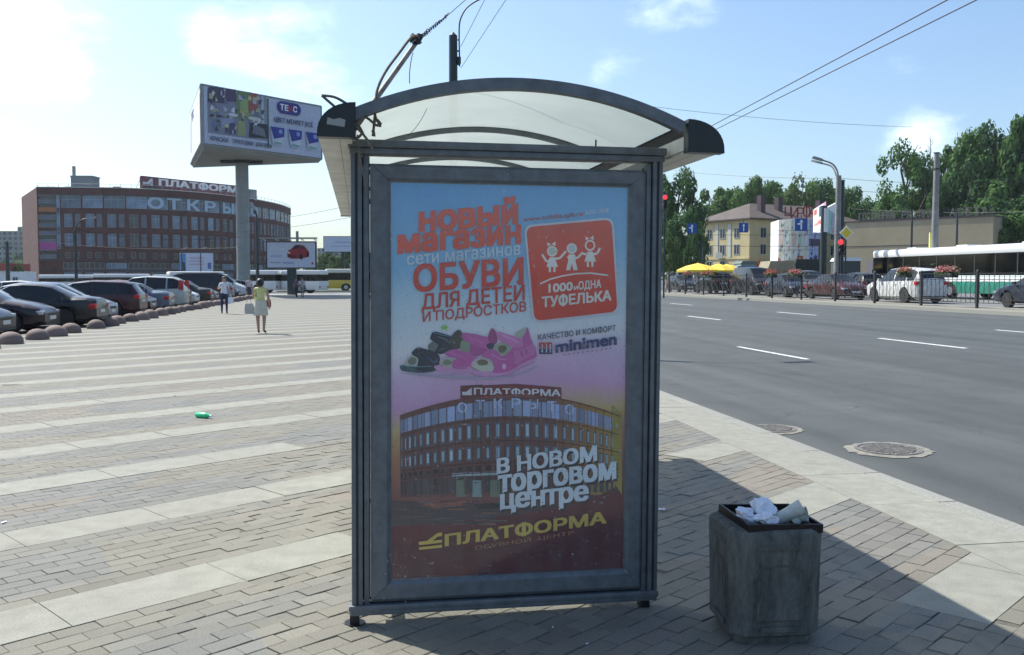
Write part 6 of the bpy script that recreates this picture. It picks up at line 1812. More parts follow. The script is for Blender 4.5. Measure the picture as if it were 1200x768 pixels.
o = PF.build('advert_face', M['print'], bb); o.matrix_local = Matrix.Translation((0, 0, Z0)) @ Matrix.Rotation(ang_, 4, 'Z') @ Matrix.Translation((0, -.12, 0)) @ Matrix.Rotation(PI/2, 4, 'X')
d2 = (Cc-A_); a2 = math.atan2(-d2.y, -d2.x); P3 = Print(.02); P3.rect(.2, .15, d2.length-.2, FH-.15, (225, 232, 240)); P3.up(); P3.rect(1, 1, 3.2, 3.8, (205, 212, 225)); P3.text('ТЕКС', (3.6, 3.6), (7.2, 3.6), .8, (170, 180, 215), .02, ydown=False)
o = P3.build('advert_face', M['print'], bb); o.matrix_local = Matrix.Translation((Cc.x-o0.x, Cc.y-o0.y, Z0)) @ Matrix.Rotation(a2, 4, 'Z') @ Matrix.Translation((0, -.12, 0)) @ Matrix.Rotation(PI/2, 4, 'X')

# ================================================================== SMALL BILLBOARDS, LAMPS
def board(label, px0, py0, px1, py1, D, draw, face=None, foot=True, name='billboard', postw=.35, group=None, base=0):
    a_ = at((px0+px1)/2, py1, D); w = (px1-px0)/FPX*D; h = (py1-py0)/FPX*D; zb = at(px0, py1, D).z
    t = thing(name, label, 'billboard', (a_.x, a_.y, base), face if face is not None else -YAW, group)
    b = MB(); b.bbox(-w/2, w/2, 0, .3, zb-base, zb-base+h, .02); fr = b.build('frame', M['pole_dark'], t)
    if foot:
        b = MB(); b.box(-postw, postw, .05, .28, -.05, zb-base+.1); b.build('post', M['pole_dark'], t)
    q = Print(.015); q.rect(-w/2+.12, zb-base+.12, w/2-.12, zb-base+h-.12, (196, 202, 218)); q.up(); draw(q, -w/2, zb-base, w, h)
    o = q.build('advert_face', M['print'], fr, (0, -.02, 0), (PI/2, 0, 0)); return t
def draw_car(q, x, z, w, h):
    c = (150, 44, 56)
    X = lambda u: x + w*u; Z = lambda v: z + h*v
    q.poly([(X(.42), Z(.52)), (X(.425), Z(.42)), (X(.50), Z(.36)), (X(.66), Z(.36)), (X(.84), Z(.42)), (X(.86), Z(.60)), (X(.82), Z(.70)), (X(.76), Z(.84)), (X(.66), Z(.88)), (X(.58), Z(.86)), (X(.50), Z(.72)), (X(.44), Z(.66))], c)
    q.up(); q.poly([(X(.515), Z(.71)), (X(.59), Z(.84)), (X(.66), Z(.85)), (X(.655), Z(.74))], (40, 42, 55)); q.poly([(X(.68), Z(.74)), (X(.68), Z(.85)), (X(.76), Z(.80)), (X(.79), Z(.72))], (60, 62, 72))
    q.ell(X(.70), Z(.43), w*.035, h*.10, (25, 25, 30)); q.ell(X(.83), Z(.50), w*.025, h*.085, (25, 25, 30)); q.poly([(X(.43), Z(.56)), (X(.49), Z(.55)), (X(.48), Z(.60)), (X(.435), Z(.62))], (220, 215, 210))
    q.poly([(X(.44), Z(.44)), (X(.60), Z(.41)), (X(.59), Z(.48)), (X(.45), Z(.50))], (70, 24, 34))
    q.rect(X(.1), Z(.42), X(.32), Z(.50), (170, 178, 205)); q.rect(X(.08), Z(.20), X(.30), Z(.24), (150, 155, 175)); q.rect(X(.33), Z(.18), X(.55), Z(.24), (150, 160, 195)); q.rect(X(.9), Z(.15), X(.94), Z(.24), (200, 90, 90))
bt = board('car advert billboard with a red car beyond the plaza', 312, 283, 371, 315, 92, draw_car, postw=.45)
b = MB(); w_ = 60/FPX*92; zt = at(340, 280, 92).z
b.box(-w_/2-.3, w_/2+.3, -1.3, -1.1, zt-.08, zt+.08); 
for k in range(5): x = -w_/2+w_*k/4; b.box(x-.03, x+.03, -1.2, .1, zt-.2, zt-.1)
b.box(-.12+.6, .12+.6, 0, .2, zt-.3, zt+.75); b.build('lighting_bar', M['steel_grey'], bt)
def draw_b2(q, x, z, w, h):
    X = lambda u: x + w*u; Z = lambda v: z + h*v
    q.rect(X(.03), Z(.06), X(.2), Z(.93), (90, 140, 190)); q.up(); q.poly([(X(.05), Z(.1)), (X(.18), Z(.1)), (X(.17), Z(.5)), (X(.1), Z(.55))], (50, 60, 70))
    for v in (.7, .55, .4): q.rect(X(.3), Z(v), X(.72), Z(v+.05), (190, 150, 170))
    q.rect(X(.82), Z(.2), X(.92), Z(.5), (80, 110, 160))
board('small pale billboard against the mall front behind the parked cars', 210, 296, 251, 320, 150, draw_b2, postw=.3)
def draw_b3(q, x, z, w, h):
    q.rect(x+w*.3, z+h*.6, x+w*.8, z+h*.66, (150, 160, 190)); q.rect(x+w*.2, z+h*.35, x+w*.9, z+h*.4, (160, 170, 195))
board('grey billboard beyond the lawn beside the left shelter post', 379, 277, 424, 296, 150, draw_b3, postw=.25)

def lamp_post(label, px, py_top, D, arms, base=0.0, w0=.16, w1=.09, mm='pole_dark', head='steel_grey', zt=None, cat='street lamp'):
    p_ = at(px, py_top, D); H = p_.z - base
    t = thing('street_lamp', label, cat, (p_.x, p_.y, base), 0)
    b = MB(); b.tube([(0, 0, -.1), (0, 0, H)], [w0, w1], 12); b.build('pole', M[mm], t, smooth=60)
    rx = Vector((math.cos(YAW), -math.sin(YAW), 0))
    for pts in arms:
        q = smooth_pts([at(x, y, D+k) - Vector((p_.x, p_.y, base)) for (x, y, k) in pts], 5)
        b = MB(); b.tube(q, .055, 7); b.build('arm', M[mm], t, smooth=60)
        e = q[-1]; dr = (q[-1]-q[-2]).normalized()
        Mx = Matrix.Translation(e) @ dr.to_track_quat('X', 'Z').to_matrix().to_4x4()
        b = MB(); loft(b, [([(0, -.12), (.35, -.16), (.75, -.10), (.75, .10), (.35, .16), (0, .12)], -.07), ([(0, -.10), (.35, -.14), (.7, -.08), (.7, .08), (.35, .14), (0, .10)], .08)])
        b.v = [tuple(Mx @ Vector(v)) for v in b.v]; b.build('lamp_head', M[head], t, smooth=40)
    return t
lamp_post('tall concrete street lamp with two heads over the far fence beside the V shaped billboard', 983, 206, 62, [[(982.5, 210, 0), (981, 200, 0), (975, 192, 0), (964, 188, 0)], [(982, 214, 0), (979, 203, .3), (974, 195, .8), (963, 191.5, 1.2)]], Z2, .24, .17, 'pole_concrete')
p_ = at(987, 212, 62.6); t = thing('utility_pole', 'dark pole strapped behind the double headed street lamp', 'pole', (p_.x, p_.y, Z2))
b = MB(); b.tube([(0, 0, -.1), (0, 0, p_.z-Z2)], [.2, .16], 12); b.build('pole_shaft', M['pole_dark'], t, smooth=60); b = MB(); b.cyl(0, 0, 3.0, 3.1, .23, n=12); b.cyl(0, 0, p_.z-Z2, p_.z-Z2+.05, .19, n=12); b.build('band', M['rust'], t)
p_ = at(1098, 180, 56); t = thing('utility_pole', 'thick grey pole rising above the roof of the white bus', 'pole', (p_.x, p_.y, Z2))
b = MB(); b.tube([(0, 0, -.1), (0, 0, p_.z-Z2)], [.24, .155], 14); b.build('pole_shaft', M['pole_concrete'], t, smooth=60); b = MB(); b.cyl(0, 0, p_.z-Z2-.02, p_.z-Z2+.06, .17, n=14); b.cyl(0, 0, p_.z-Z2-1.0, p_.z-Z2-.9, .19, n=14); b.build('band', M['pole_dark'], t)
for px in (1122, 1069, 967, 960, 824):
    p_ = at(px, 248 if px > 1000 else 285, 85); t = thing('thin_mast', {1122: 'thin metal mast in front of the beige building, right of the thick pole', 1069: 'thin metal mast in front of the beige building, left of the thick pole', 967: 'dark post under the V shaped billboard, right one', 960: 'dark post under the V shaped billboard, left one', 824: 'thin dark mast before the left edge of the ochre house'}[px], 'pole', (p_.x, p_.y, Z2))
    b = MB(); b.tube([(0, 0, -.1), (0, 0, p_.z-Z2)], [.12, .09], 8); b.build('shaft', M['pole_dark'], t); b = MB(); b.box(-.5, .1, -.05, .05, p_.z-Z2-.05, p_.z-Z2+.05); b.build('crossbar', M['pole_dark'], t)
lamp_post('slim dark street lamp in front of the left part of the mall', 88, 270, 75, [[(88, 272, 0), (90, 264, 0), (96, 258, 0), (102, 256.5, 0)]], 0, .15, .09)
lamp_post('slim street lamp right of the billboard mast with an arm toward it', 301, 256, 70, [[(301, 258, 0), (300.5, 252, 0), (300, 249, 0), (299, 247, 0)]], 0, .14, .09)
for px, lb in ((213, 'left'), (235, 'right')):
    lamp_post('low street lamp in front of the mall centre, %s of a pair' % lb, px, 296, 140, [[(px, 298, 0), (px, 294, 0), (px+1, 292, 0), (px+2, 291.5, 0)]], 0, .12, .08)
p_ = at(8, 283, 120); t = thing('utility_pole', 'dark wooden pole at the left edge in front of the grey blocks', 'pole', (p_.x, p_.y, 0)); b = MB(); b.tube([(0, 0, -.1), (0, 0, p_.z)], [.28, .2], 10); b.build('pole_shaft', M['pole_dark'], t); b = MB(); b.box(-.7, .7, -.06, .06, p_.z-.8, p_.z-.68); b.build('crossbar', M['pole_dark'], t)
# post behind the shelter roof
p_ = at(531, 42, 22); o0 = Vector((p_.x, p_.y, 0)); t = thing('lamp_post', 'dark green post with pointed cap and curved arm rising behind the shelter roof', 'lamp post', (p_.x, p_.y, 0))
b = MB(); b.tube([(0, 0, -.1), (0, 0, p_.z)], [.125, .10], 16); b.build('pole_shaft', M['pole_dark'], t, smooth=60); b = MB(); b.cyl(0, 0, p_.z+.001, p_.z+.09, .095, .01, 14); b.build('cap', M['pole_dark'], t)
b = MB(); q = smooth_pts([at(x, y, 22)-o0 for x, y in ((538.5, 78), (538.3, 60), (538, 40), (539, 25), (545, 12), (554, 4), (566, -2), (585, -8))], 5); b.tube(q, .018, 7); b.build('arm', M['pole_dark'], t, smooth=60)
b = MB()
for (y, w) in ((47, .02), (60, .03), (70, .05), (76, .02)):
    a_ = at(533, y, 22)-o0; c_ = at(538.5, y, 22)-o0; b.tube([a_, c_], w*.7, 6)
a_ = at(538, 71, 22)-o0; b.box(a_.x-.04, a_.x+.04, a_.y-.04, a_.y+.04, a_.z-.08, a_.z+.08); b.build('bracket', M['pole_dark'], t)
e_ = at(600, -10, 22)-o0; b = MB(); loft(b, [([(-.3, -.12), (.3, -.12), (.3, .12), (-.3, .12)], e_.z-.06), ([(-.25, -.08), (.25, -.08), (.25, .08), (-.25, .08)], e_.z+.06)]); b.v = [(v[0]+e_.x, v[1]+e_.y, v[2]) for v in b.v]; b.build('lamp_head', M['steel_grey'], t)

# ================================================================== SIGNS, LIGHTS, WIRES
def wire(label, a_, b_, r=.012, sag=0.0, n=12, group='overhead wires'):
    a_, b_ = Vector(a_), Vector(b_); pts = [a_.lerp(b_, k/n) - Vector((0, 0, sag*4*(k/n)*(1-k/n))) for k in range(n+1)]
    o_ = pts[0].copy(); b = MB(); b.tube([p - o_ for p in pts], r, 5, cap=False)
    return tag(b.build('overhead_wire', M['wire'], None, tuple(o_)), label, 'wire', group)
wire('upper of the two thick black wires crossing the upper right sky', at(740, 198, 42), at(1290, -96, 12), .012)
wire('lower of the two thick black wires crossing the upper right sky', at(760, 191, 40), at(1330, -92, 12), .012)
wire('thin wire crossing the sky just right of the shelter roof', at(700, 117, 60), at(1070, 149, 75), .013, .3)
wire('faint wire slanting from the double lamp toward the upper left', at(790, 200, 80), at(984, 209, 62), .012, .2)
wire('faint wire leaving the double lamp toward the right edge', at(984, 209, 62), at(1240, 211, 60), .012, .3)
wire('second faint wire leaving the double lamp toward the right edge', at(986, 222, 62), at(1240, 226, 60), .012, .3)
wire('wire in front of the big right trees above the beige building', at(988, 244, 62), at(1240, 247, 50), .012, .2)
wire('span wire carrying the blue lane signs across the road', at(770, 275.5, 58), at(986, 275.5, 62), .012, .0)
wire('low span wire under the blue lane signs', at(770, 286, 58), at(986, 288, 62), .012, .1)
wire('cable from the left mall lamp across the mall front', at(88, 269, 75), at(281, 278, 83), .02, .5)
wire('lower cable across the mall front', at(60, 284, 100), at(281, 290, 84), .02, .4)
wire('cable rising from the mall edge to the shelter post, upper', at(281, 262, 83), at(440, 234, 60), .015, .2)
wire('cable rising from the mall edge to the shelter post, lower', at(281, 272, 83), at(440, 249, 60), .015, .2)
wire('wire from the green post up to the top of the photo, left one', at(540, 55, 22), at(575, -14, 19), .006)
wire('wire from the green post up to the top of the photo, right one', at(540, 80, 22), at(606, -20, 19), .006)
def lane_sign(label, px, py, D, w=.62):
    c_ = at(px, py, D); t = thing('lane_sign', label, 'road sign', tuple(c_), -YAW); s = w
    b = MB(); b.bbox(-s/2, s/2, 0, .05, -s/2, s/2, .02); b.build('sheet', M['sign_blue'], t)
    q = Print(.008); q.rect(-s*.06, -s*.38, s*.06, s*.25, (225, 230, 240)); q.poly([(-s*.06, 0), (-s*.3, 0), (-s*.3, s*.12), (-s*.06, s*.12)], (225, 230, 240)) if px < 850 or px > 900 else None
    q.poly([(-s*.16, s*.2), (s*.16, s*.2), (0, s*.42)], (225, 230, 240)); q.build('sign_print', M['print'], t, (0, -.004, 0), (PI/2, 0, 0))
    b = MB(); zz = s/2; b.box(-.02, .02, .01, .04, zz, zz+.25); b.build('hanger', M['pole_dark'], t); return t
lane_sign('blue lane arrow sign hanging over the road left of the ochre house', 811, 268, 58); lane_sign('blue lane arrow sign hanging before the corner of the ochre house', 871.5, 267, 60); 
lane_sign('larger blue lane sign hanging before the pavilion with banners', 939, 263.5, 62, .85)
def signal(label, px, py, D, post=True, s=1.0):
    c_ = at(px, py, D); t = thing('traffic_light', label, 'traffic light', (c_.x, c_.y, Z2), -YAW); z = c_.z-Z2
    b = MB(); b.bbox(-.15*s, .15*s, 0, .2, z-.75*s, z+.2*s, .02); b.build('housing', M['trim'], t)
    red = bpy.data.materials.get('lit_red_lamp')
    if red is None:
        red = bpy.data.materials.new('lit_red_lamp'); red.use_nodes = True; p_ = red.node_tree.nodes['Principled BSDF']; p_.inputs['Base Color'].default_value = (.5, .02, .03, 1); p_.inputs['Emission Color'].default_value = (1, .06, .08, 1); p_.inputs['Emission Strength'].default_value = .9
    for k, mm in enumerate((red, M['black_plastic'], M['pole_dark'])):
        b = MB(); b.tube([(0, -.03, z+.03-k*.29*s), (0, .02, z+.03-k*.29*s)], .13*s if k else .17*s, 14); b.build('lens', mm, t)
        b = MB(); b.tube([(0, -.16, z+.08-k*.29*s), (0, .0, z+.09-k*.29*s)], .14*s, 12, cap=False); b.build('visor', M['trim'], t)
    b = MB(); b.cyl(0, .25, -.1 if post else z+.2, z+.3 if post else z+.9, .06); b.build('post' if post else 'hanger', M['pole_dark'], t); return t
signal('traffic light showing red below the yellow diamond sign', 985.5, 284.5, 56)
signal('red traffic light just right of the shelter post against the dark tree', 779.5, 232, 60, post=True, s=.9)
c_ = at(992, 273, 56); t = thing('priority_sign', 'yellow diamond priority sign above the red traffic light', 'road sign', (c_.x, c_.y, Z2), -YAW); z = c_.z-Z2
b = MB(); b.prism([(-.42, z), (0, z-.42), (.42, z), (0, z+.42)], .03); b.build('white_border', M['sign_white'], t); b = MB(); b.prism([(-.33, z), (0, z-.33), (.33, z), (0, z+.33)], .01, 0, Matrix.Translation((0, -.012, 0))); b.build('yellow_field', M['sign_yellow'], t); b = MB(); b.cyl(0, .08, -.1, z+.3, .045); b.build('post', M['pole_dark'], t)
c_ = at(1094, 283, 57); t = thing('yellow_panel', 'pale yellow vertical board on the thick pole above the white bus', 'sign', (c_.x, c_.y, Z2), -YAW); z = c_.z-Z2
b = MB(); b.bbox(-.24, .24, 0, .12, z-.75, z+.55, .02); b.build('board', cmat('pale_yellow_board', (.70, .72, .18)), t); b = MB(); b.box(-.05, .05, .03, .1, -.1, z-.76); b.build('stand', M['pole_dark'], t)

# V shaped billboard
t = thing('v_billboard', 'two faced V shaped billboard with white and pink advert beside the double lamp', 'billboard', (0, 0, 0)); A1, A2, A3 = at(953.5, 260, 74), at(968, 260, 66), at(982, 260, 74)
c0 = Vector((A2.x, A2.y, Z2)); t.location = c0
def leaf_face(a_, b_, zt0, zb0, zt1, zb1, pr_fn, nm):
    a_ = Vector((a_.x, a_.y, 0)) - Vector((c0.x, c0.y, 0)); b_ = Vector((b_.x, b_.y, 0)) - Vector((c0.x, c0.y, 0)); d_ = (b_-a_); L_ = d_.length; d_.normalize(); n_ = Vector((-d_.y, d_.x, 0))*.15
    b = MB(); vs = [a_+Vector((0,0,zb0)), b_+Vector((0,0,zb1)), b_+Vector((0,0,zt1)), a_+Vector((0,0,zt0))]; b.add(vs + [v+n_ for v in vs], [(0,1,2,3), (7,6,5,4), (1,0,4,5), (2,1,5,6), (3,2,6,7), (0,3,7,4)])
    o_ = b.build(nm, M['sign_white'], t); q = Print(.02); pr_fn(q, L_, zb0, zt0-zb0)
    pp = q.build('advert_face', M['print'], o_); pp.matrix_local = Matrix.Translation(a_) @ Matrix.Rotation(math.atan2(d_.y, d_.x), 4, 'Z') @ Matrix.Translation((0, -.03, 0)) @ Matrix.Rotation(PI/2, 4, 'X')
def vz(px, py, D): return at(px, py, D).z - Z2
def vf1(q, L_, z, h):
    q.rect(0, z, L_*.8, z+h, (222, 224, 228)); q.rect(L_*.8, z, L_, z+h, (205, 140, 190)); q.up(); q.rect(L_*.08, z+h*.72, L_*.3, z+h*.94, (200, 90, 80)); q.rect(L_*.5, z+h*.55, L_*.68, z+h*.95, (50, 70, 110)); q.rect(L_*.1, z+h*.25, L_*.62, z+h*.36, (215, 150, 140)); q.rect(L_*.4, z+h*.28, L_*.72, z+h*.40, (220, 120, 110))
def vf2(q, L_, z, h):
    q.rect(0, z, L_, z+h, (150, 172, 176)); q.up(); q.rect(0, z+h*.2, L_*.3, z+h, (140, 190, 178)); q.rect(L_*.4, z+h*.3, L_*.95, z+h*.8, (170, 170, 185)); q.rect(L_*.45, z+h*.1, L_*.8, z+h*.22, (190, 140, 160))
leaf_face(A1, A2, vz(954, 246, 74), vz(954, 273, 74), vz(968, 241, 66)-.2, vz(968, 272, 66), vf1, 'left_face'); leaf_face(A2, A3, vz(968, 241, 66)-.2, vz(968, 272, 66), vz(982, 237, 74), vz(982, 268, 74), vf2, 'right_face')
b = MB(); b.tube([(0, .3, -.2), (0, .3, vz(968, 241, 66))], [.25, .22], 12); b.build('mast', M['pole_dark'], t, smooth=50)

# ================================================================== HOUSES AND STALLS ON THE RIGHT
def house(name, label, loc, rz, W, D, H, wall, wins_f, wins_s, roof=None, eave=.6, win=(1.2, 1.7), glass='win_dark', cat='building', group=None, floors_band=()):
    t = thing(name, label, cat, loc, rz, group)
    b = MB(); b.box(0, W, 0, D, -1, H); b.build('wall', wall, t)
    I = Matrix.Identity(4); S = Matrix.Translation((W, 0, 0)) @ Matrix.Rotation(PI/2, 4, 'Z')
    for Mx, ws in ((I, wins_f), (S, wins_s)):
        for (x, z) in ws: add_win(t, Mx, x-win[0]/2, z, win[0], win[1], glass, 1, y=-.07)
    for z in floors_band:
        b = MB(); b.box(-.12, W+.12, -.12, D+.1, z, z+.22); b.build('cornice', wall, t)
    if roof:
        h = roof; e = eave; b = MB(); r = min(W, D)/2
        if W <= D: rid = [(W/2, r*.95, H+h), (W/2, D-r*.95, H+h)]
        else: rid = [(r*.95, D/2, H+h), (W-r*.95, D/2, H+h)]
        vs = [(-e, -e, H), (W+e, -e, H), (W+e, D+e, H), (-e, D+e, H)] + rid
        fs = [(0,1,4), (1,2,5,4), (2,3,5), (3,0,4,5), (3,2,1,0)] if W <= D else [(0,1,5,4), (1,2,5), (2,3,4,5), (3,0,4), (3,2,1,0)]
        b.add(vs, fs); rf = b.build('roof', M['roof_brown'], t)
        b = MB(); b.box(-e, W+e, -e, D+e, H-.22, H-.004); b.build('eaves', M['roof_brown'], t)
    return t
c_ = at(878, 300, 150); rz = R(-70); W_ = 12.6; xd = Vector((math.cos(rz), math.sin(rz), 0)); org = Vector((c_.x, c_.y, Z2)) - xd*W_
zrow = [9.0-.2, 6.1-.1, 3.3]
oh = house('ochre_house', 'three storey ochre house with brown hipped roof among the trees', (org.x, org.y, Z2), rz, W_, 26, 11.0, M['yellow_wall'],
  [(x, z) for x in (3.1, 6.3, 9.7) for z in (7.8, 5.1, 2.4)], [(x, z) for x in (3.0, 6.2, 9.4, 12.6, 16, 19.4, 22.6) for z in (7.8, 5.1, 2.4)], roof=3.0, win=(1.3, 1.7), floors_band=(4.35, 10.4))
b = MB()
for x in (4.9, 8.0): b.box(x-.35, x+.35, -.1, .05, 4.6, 10.2)
b.build('white_pilaster', cmat('grey_white_plaster', (.42, .44, .42)), oh)
b = MB(); b.box(5.5, 7.1, -.8, 0, 4.5, 4.62); b.box(5.5, 7.1, -.8, -.74, 4.62, 5.5); b.build('balcony', M['steel_grey'], oh)
for (x, y) in ((3.2, 16), (9, 10), (8, 21), (10, 5)):
    b = MB(); b.box(x-.5, x+.5, y-.5, y+.5, 11.5, 15.0 if x > 4 else 14.2); b.build('chimney', M['brick_dark'], oh)
# pavilion with banners
c_ = at(912, 300, 100); xd = Vector((math.cos(-YAW), math.sin(-YAW), 0)); wP = 50/FPX*100
t = thing('banner_pavilion', 'round fronted pavilion wrapped in white banners with red roof letters', 'building', (c_.x, c_.y, Z2), -YAW - R(6)); HP = at(930, 258, 100).z - Z2
nC = 9; arcp = [(wP*k/(nC-1), -1.5*math.sin(PI*k/(nC-1))) for k in range(nC)]
b = MB(); loft(b, [(arcp + [(wP, 5), (0, 5)], -.5), (arcp + [(wP, 5), (0, 5)], HP)]); b.build('wall', M['sign_white'], t)
for k in range(nC-1):
    (x0, y0), (x1, y1) = arcp[k], arcp[k+1]; L_ = math.hypot(x1-x0, y1-y0); q = Print(.015)
    left = k < 5
    base = (190, 192, 182) if left else (150, 164, 196)
    q.rect(.03, .1, L_-.03, HP-.05, base); q.up(); hh = HP
    rn = random.Random(k)
    if left:
        if k in (0, 1, 2, 3): 
            z_ = [3.3, 2.5, 2.55, 3.4][k]; q.poly([(0, z_+.2), (L_, [2.6, 2.35, 2.9, 3.6][k]), (L_, [2.0, 1.95, 2.4, 3.1][k]), (0, [2.8, 2.0, 2.0, 2.7][k])], (150, 70, 62))
        q.rect(L_*.2, hh*.62, L_*.7, hh*.80, [(205, 178, 168), (190, 205, 196), (196, 160, 150), (150, 180, 165), (190, 196, 205)][k]); q.rect(L_*.1, .4, L_*.9, .9, (140, 110, 110))
    else:
        for _ in range(7): x = rn.uniform(.05, L_-.3); z_ = rn.uniform(.5, hh*.55); q.ell(x+.1, z_, rn.uniform(.12, .26), rn.uniform(.12, .3), (38, 52, 120), 8)
        q.rect(0, hh*.62, L_, hh*.72, (70, 50, 80))
    for _ in range(16):
        x = rn.uniform(.02, L_-.25); z_ = rn.uniform(.3, hh-.5); c_ = rn.choice([(176, 90, 84), (150, 168, 160), (96, 104, 150), (205, 205, 200), (120, 84, 96), (190, 170, 120), (90, 120, 130)] if left else [(38, 52, 120), (70, 90, 150), (120, 140, 180), (60, 50, 90), (176, 190, 214)])
        q.poly([(x, z_), (x+rn.uniform(.08, .22), z_+rn.uniform(-.1, .1)), (x+rn.uniform(.08, .24), z_+rn.uniform(.15, .5)), (x+.02, z_+rn.uniform(.1, .4))], c_)
    for z_ in (hh*.28, hh*.56, hh*.84): q.rect(0, z_, L_, z_+.05, (110, 115, 120))
    o = q.build('banner', M['print'], t); o.matrix_local = Matrix.Translation((x0, y0, 0)) @ Matrix.Rotation(math.atan2(y1-y0, x1-x0), 4, 'Z') @ Matrix.Translation((0, -.03, 0)) @ Matrix.Rotation(PI/2, 4, 'X')
M['letter_red'] = mat('dark_red_letters', (.20, .03, .035), .5)
for i, ch in enumerate('ЦИРФА'):
    vs, fs, x0, x1, y0, y1 = text_geo(ch, .04); s = [1.25, 1.1, 1.1, 1.25, 1.2][i]*1.0; zz = HP+.12 + .1*i/4; wch = .78
    b = MB(); n_ = len(vs); b.add([((v[0]-x0)/(x1-x0)*wch, -.004*v[2], (v[1]-y0)/(y1-y0)*s) for v in vs], fs); b.add([((v[0]-x0)/(x1-x0)*wch, .15, (v[1]-y0)/(y1-y0)*s) for v in vs], [tuple(reversed(f)) for f in fs])
    b.build('roof_letter', M['letter_red'], t, (wP*.1 + i*.82*(wP*.62/4.1*1.1), -1.1+.2, zz))
# beige building
a1, a2 = at(990, 300, 132), at(1163, 300, 118); dd = Vector((a2.x-a1.x, a2.y-a1.y, 0)); LB = dd.length; rzb = math.atan2(dd.y, dd.x); HB = at(1163, 254, 118).z - Z2
bw = house('beige_hall', 'long low beige hall with dark letters standing on its roof edge', (a1.x, a1.y, Z2), rzb, LB, 14, HB, M['beige_wall'],
  [(LB*k, HB*.30) for k in (.60, .67, .80, .93)], [(4, 4), (8, 4)], win=(.9, 2.2))
b = MB(); b.box(-.1, LB+.1, -.1, 14.1, HB, HB+.18); b.box(.2, LB*.62, -.03, .05, HB*.62, HB*.62+.1); b.build('roof_edge', M['brick_dark'], bw)
M['letter_grey'] = mat('weathered_grey_letters', (.14, .13, .13), .7)
xw = LB*.08
for word, xa, xb in (('ГОСТИННЫЙ', .09, .36), ('РЯД', .40, .50), ('ПРОМ', .52, .62), ('АСЕТА', .72, .97)):
    for i, ch in enumerate(word):
        vs, fs, x0, x1, y0, y1 = text_geo(ch, .03); cw = LB*(xb-xa)/len(word); b = MB()
        for yy_, rv in ((0, False), (.15, True)): b.add([((v[0]-x0)/(x1-x0)*cw*.75, yy_-.004*v[2], (v[1]-y0)/(y1-y0)*1.05) for v in vs], [tuple(reversed(f)) for f in fs] if rv else fs)
        b.build('roof_letter', M['letter_grey'], bw, (LB*xa + i*cw, .3, HB+.3))
b = MB(); b.box(.1*LB, .97*LB, .5, .56, HB+.18, HB+.32); [b.box(LB*(.1+.87*k/24)-.03, LB*(.1+.87*k/24)+.03, .5, .56, HB+.18, HB+1.4) for k in range(25)]; b.build('letter_rack', M['pole_dark'], bw)
# pink low building seen through the bus
a1, a2 = at(1015, 320, 96), at(1215, 320, 84); dd = Vector((a2.x-a1.x, a2.y-a1.y, 0)); L2_ = dd.length
lw = house('low_pink_building', 'low greyish pink building seen through the windows of the white bus', (a1.x, a1.y, Z2), math.atan2(dd.y, dd.x), L2_, 8, 3.1, cmat('grey_pink_plaster', (.30, .25, .26)),
  [(L2_*k, .9) for k in (.08, .2, .33, .46, .6, .74, .88)], [], win=(1.5, 1.3))
# stalls
def stall(name, label, px0, px1, ytop, yeave, D, mm, wallm, cat='stall'):
    a_ = at(px0, 320, D); w = (px1-px0)/FPX*D; zt, ze = at(px0, ytop, D).z-Z2, at(px0, yeave, D).z-Z2
    t = thing(name, label, cat, (a_.x, a_.y, Z2), -YAW)
    b = MB(); b.prism([(w*.12, zt), (w*.0, ze), (w, ze), (w*.94, zt)], 3.0); b.build('roof', mm, t)
    b = MB(); b.box(w*.04, w*.96, .15, 2.9, -.1, ze-.01); b.build('body', wallm, t)
    b = MB(); b.box(w*.1, w*.9, .05, .14, .9, .98); b.build('counter', M['sign_white'], t)
    return t
stall('market_stall', 'stall with a big tan tarpaulin roof beyond the fence', 899, 933, 306, 318, 72, M['tarp_tan'], M['tarp_tan'])
stall('market_stall', 'stall with a black green tarpaulin roof right of the tan one', 929, 962, 304, 322, 74, M['tarp_dark'], M['tarp_dark'])
stall('small_kiosk', 'small pale green kiosk left of the rusty leaved shrub', 868, 887, 306, 309, 82, cmat('kiosk_roof', (.14, .17, .15)), cmat('kiosk_green', (.22, .30, .26)))
stall('small_kiosk', 'kiosk with a white canopy behind the red traffic light', 986, 1010, 302, 306, 80, cmat('white_canopy', (.6, .66, .72)), cmat('kiosk_dark', (.06, .07, .07)))
stall('market_stall', 'stall with a blue canvas roof behind the dark van', 862, 890, 312, 318, 78, cmat('blue_canvas', (.10, .16, .32)), cmat('kiosk_dark', (.06, .07, .07)))
def umbrella(label, px, ytop, D, r):
    c_ = at(px, ytop, D); t = thing('sun_umbrella', label, 'umbrella', (c_.x, c_.y, Z2), 0, 'yellow umbrellas by the ochre house'); z = c_.z-Z2
    b = MB(); n_ = 8; vs = [(0, 0, z)] + [(r*.55*math.cos(2*PI*k/n_), r*.55*math.sin(2*PI*k/n_), z-.22) for k in range(n_)] + [(r*math.cos(2*PI*k/n_), r*math.sin(2*PI*k/n_), z-.55) for k in range(n_)] + [(r*math.cos(2*PI*k/n_), r*math.sin(2*PI*k/n_), z-.72) for k in range(n_)]
    fs = [(0, 1+k, 1+(k+1) % n_) for k in range(n_)] + [(1+k, 9+k, 9+(k+1) % n_, 1+(k+1) % n_) for k in range(n_)] + [(9+k, 17+k, 17+(k+1) % n_, 9+(k+1) % n_) for k in range(n_)]
    b.add(vs, fs); b.build('canopy', M['awning_yellow'], t); b = MB(); b.cyl(0, 0, -.1, z+.1, .03, n=8); b.build('pole', M['steel_grey'], t)
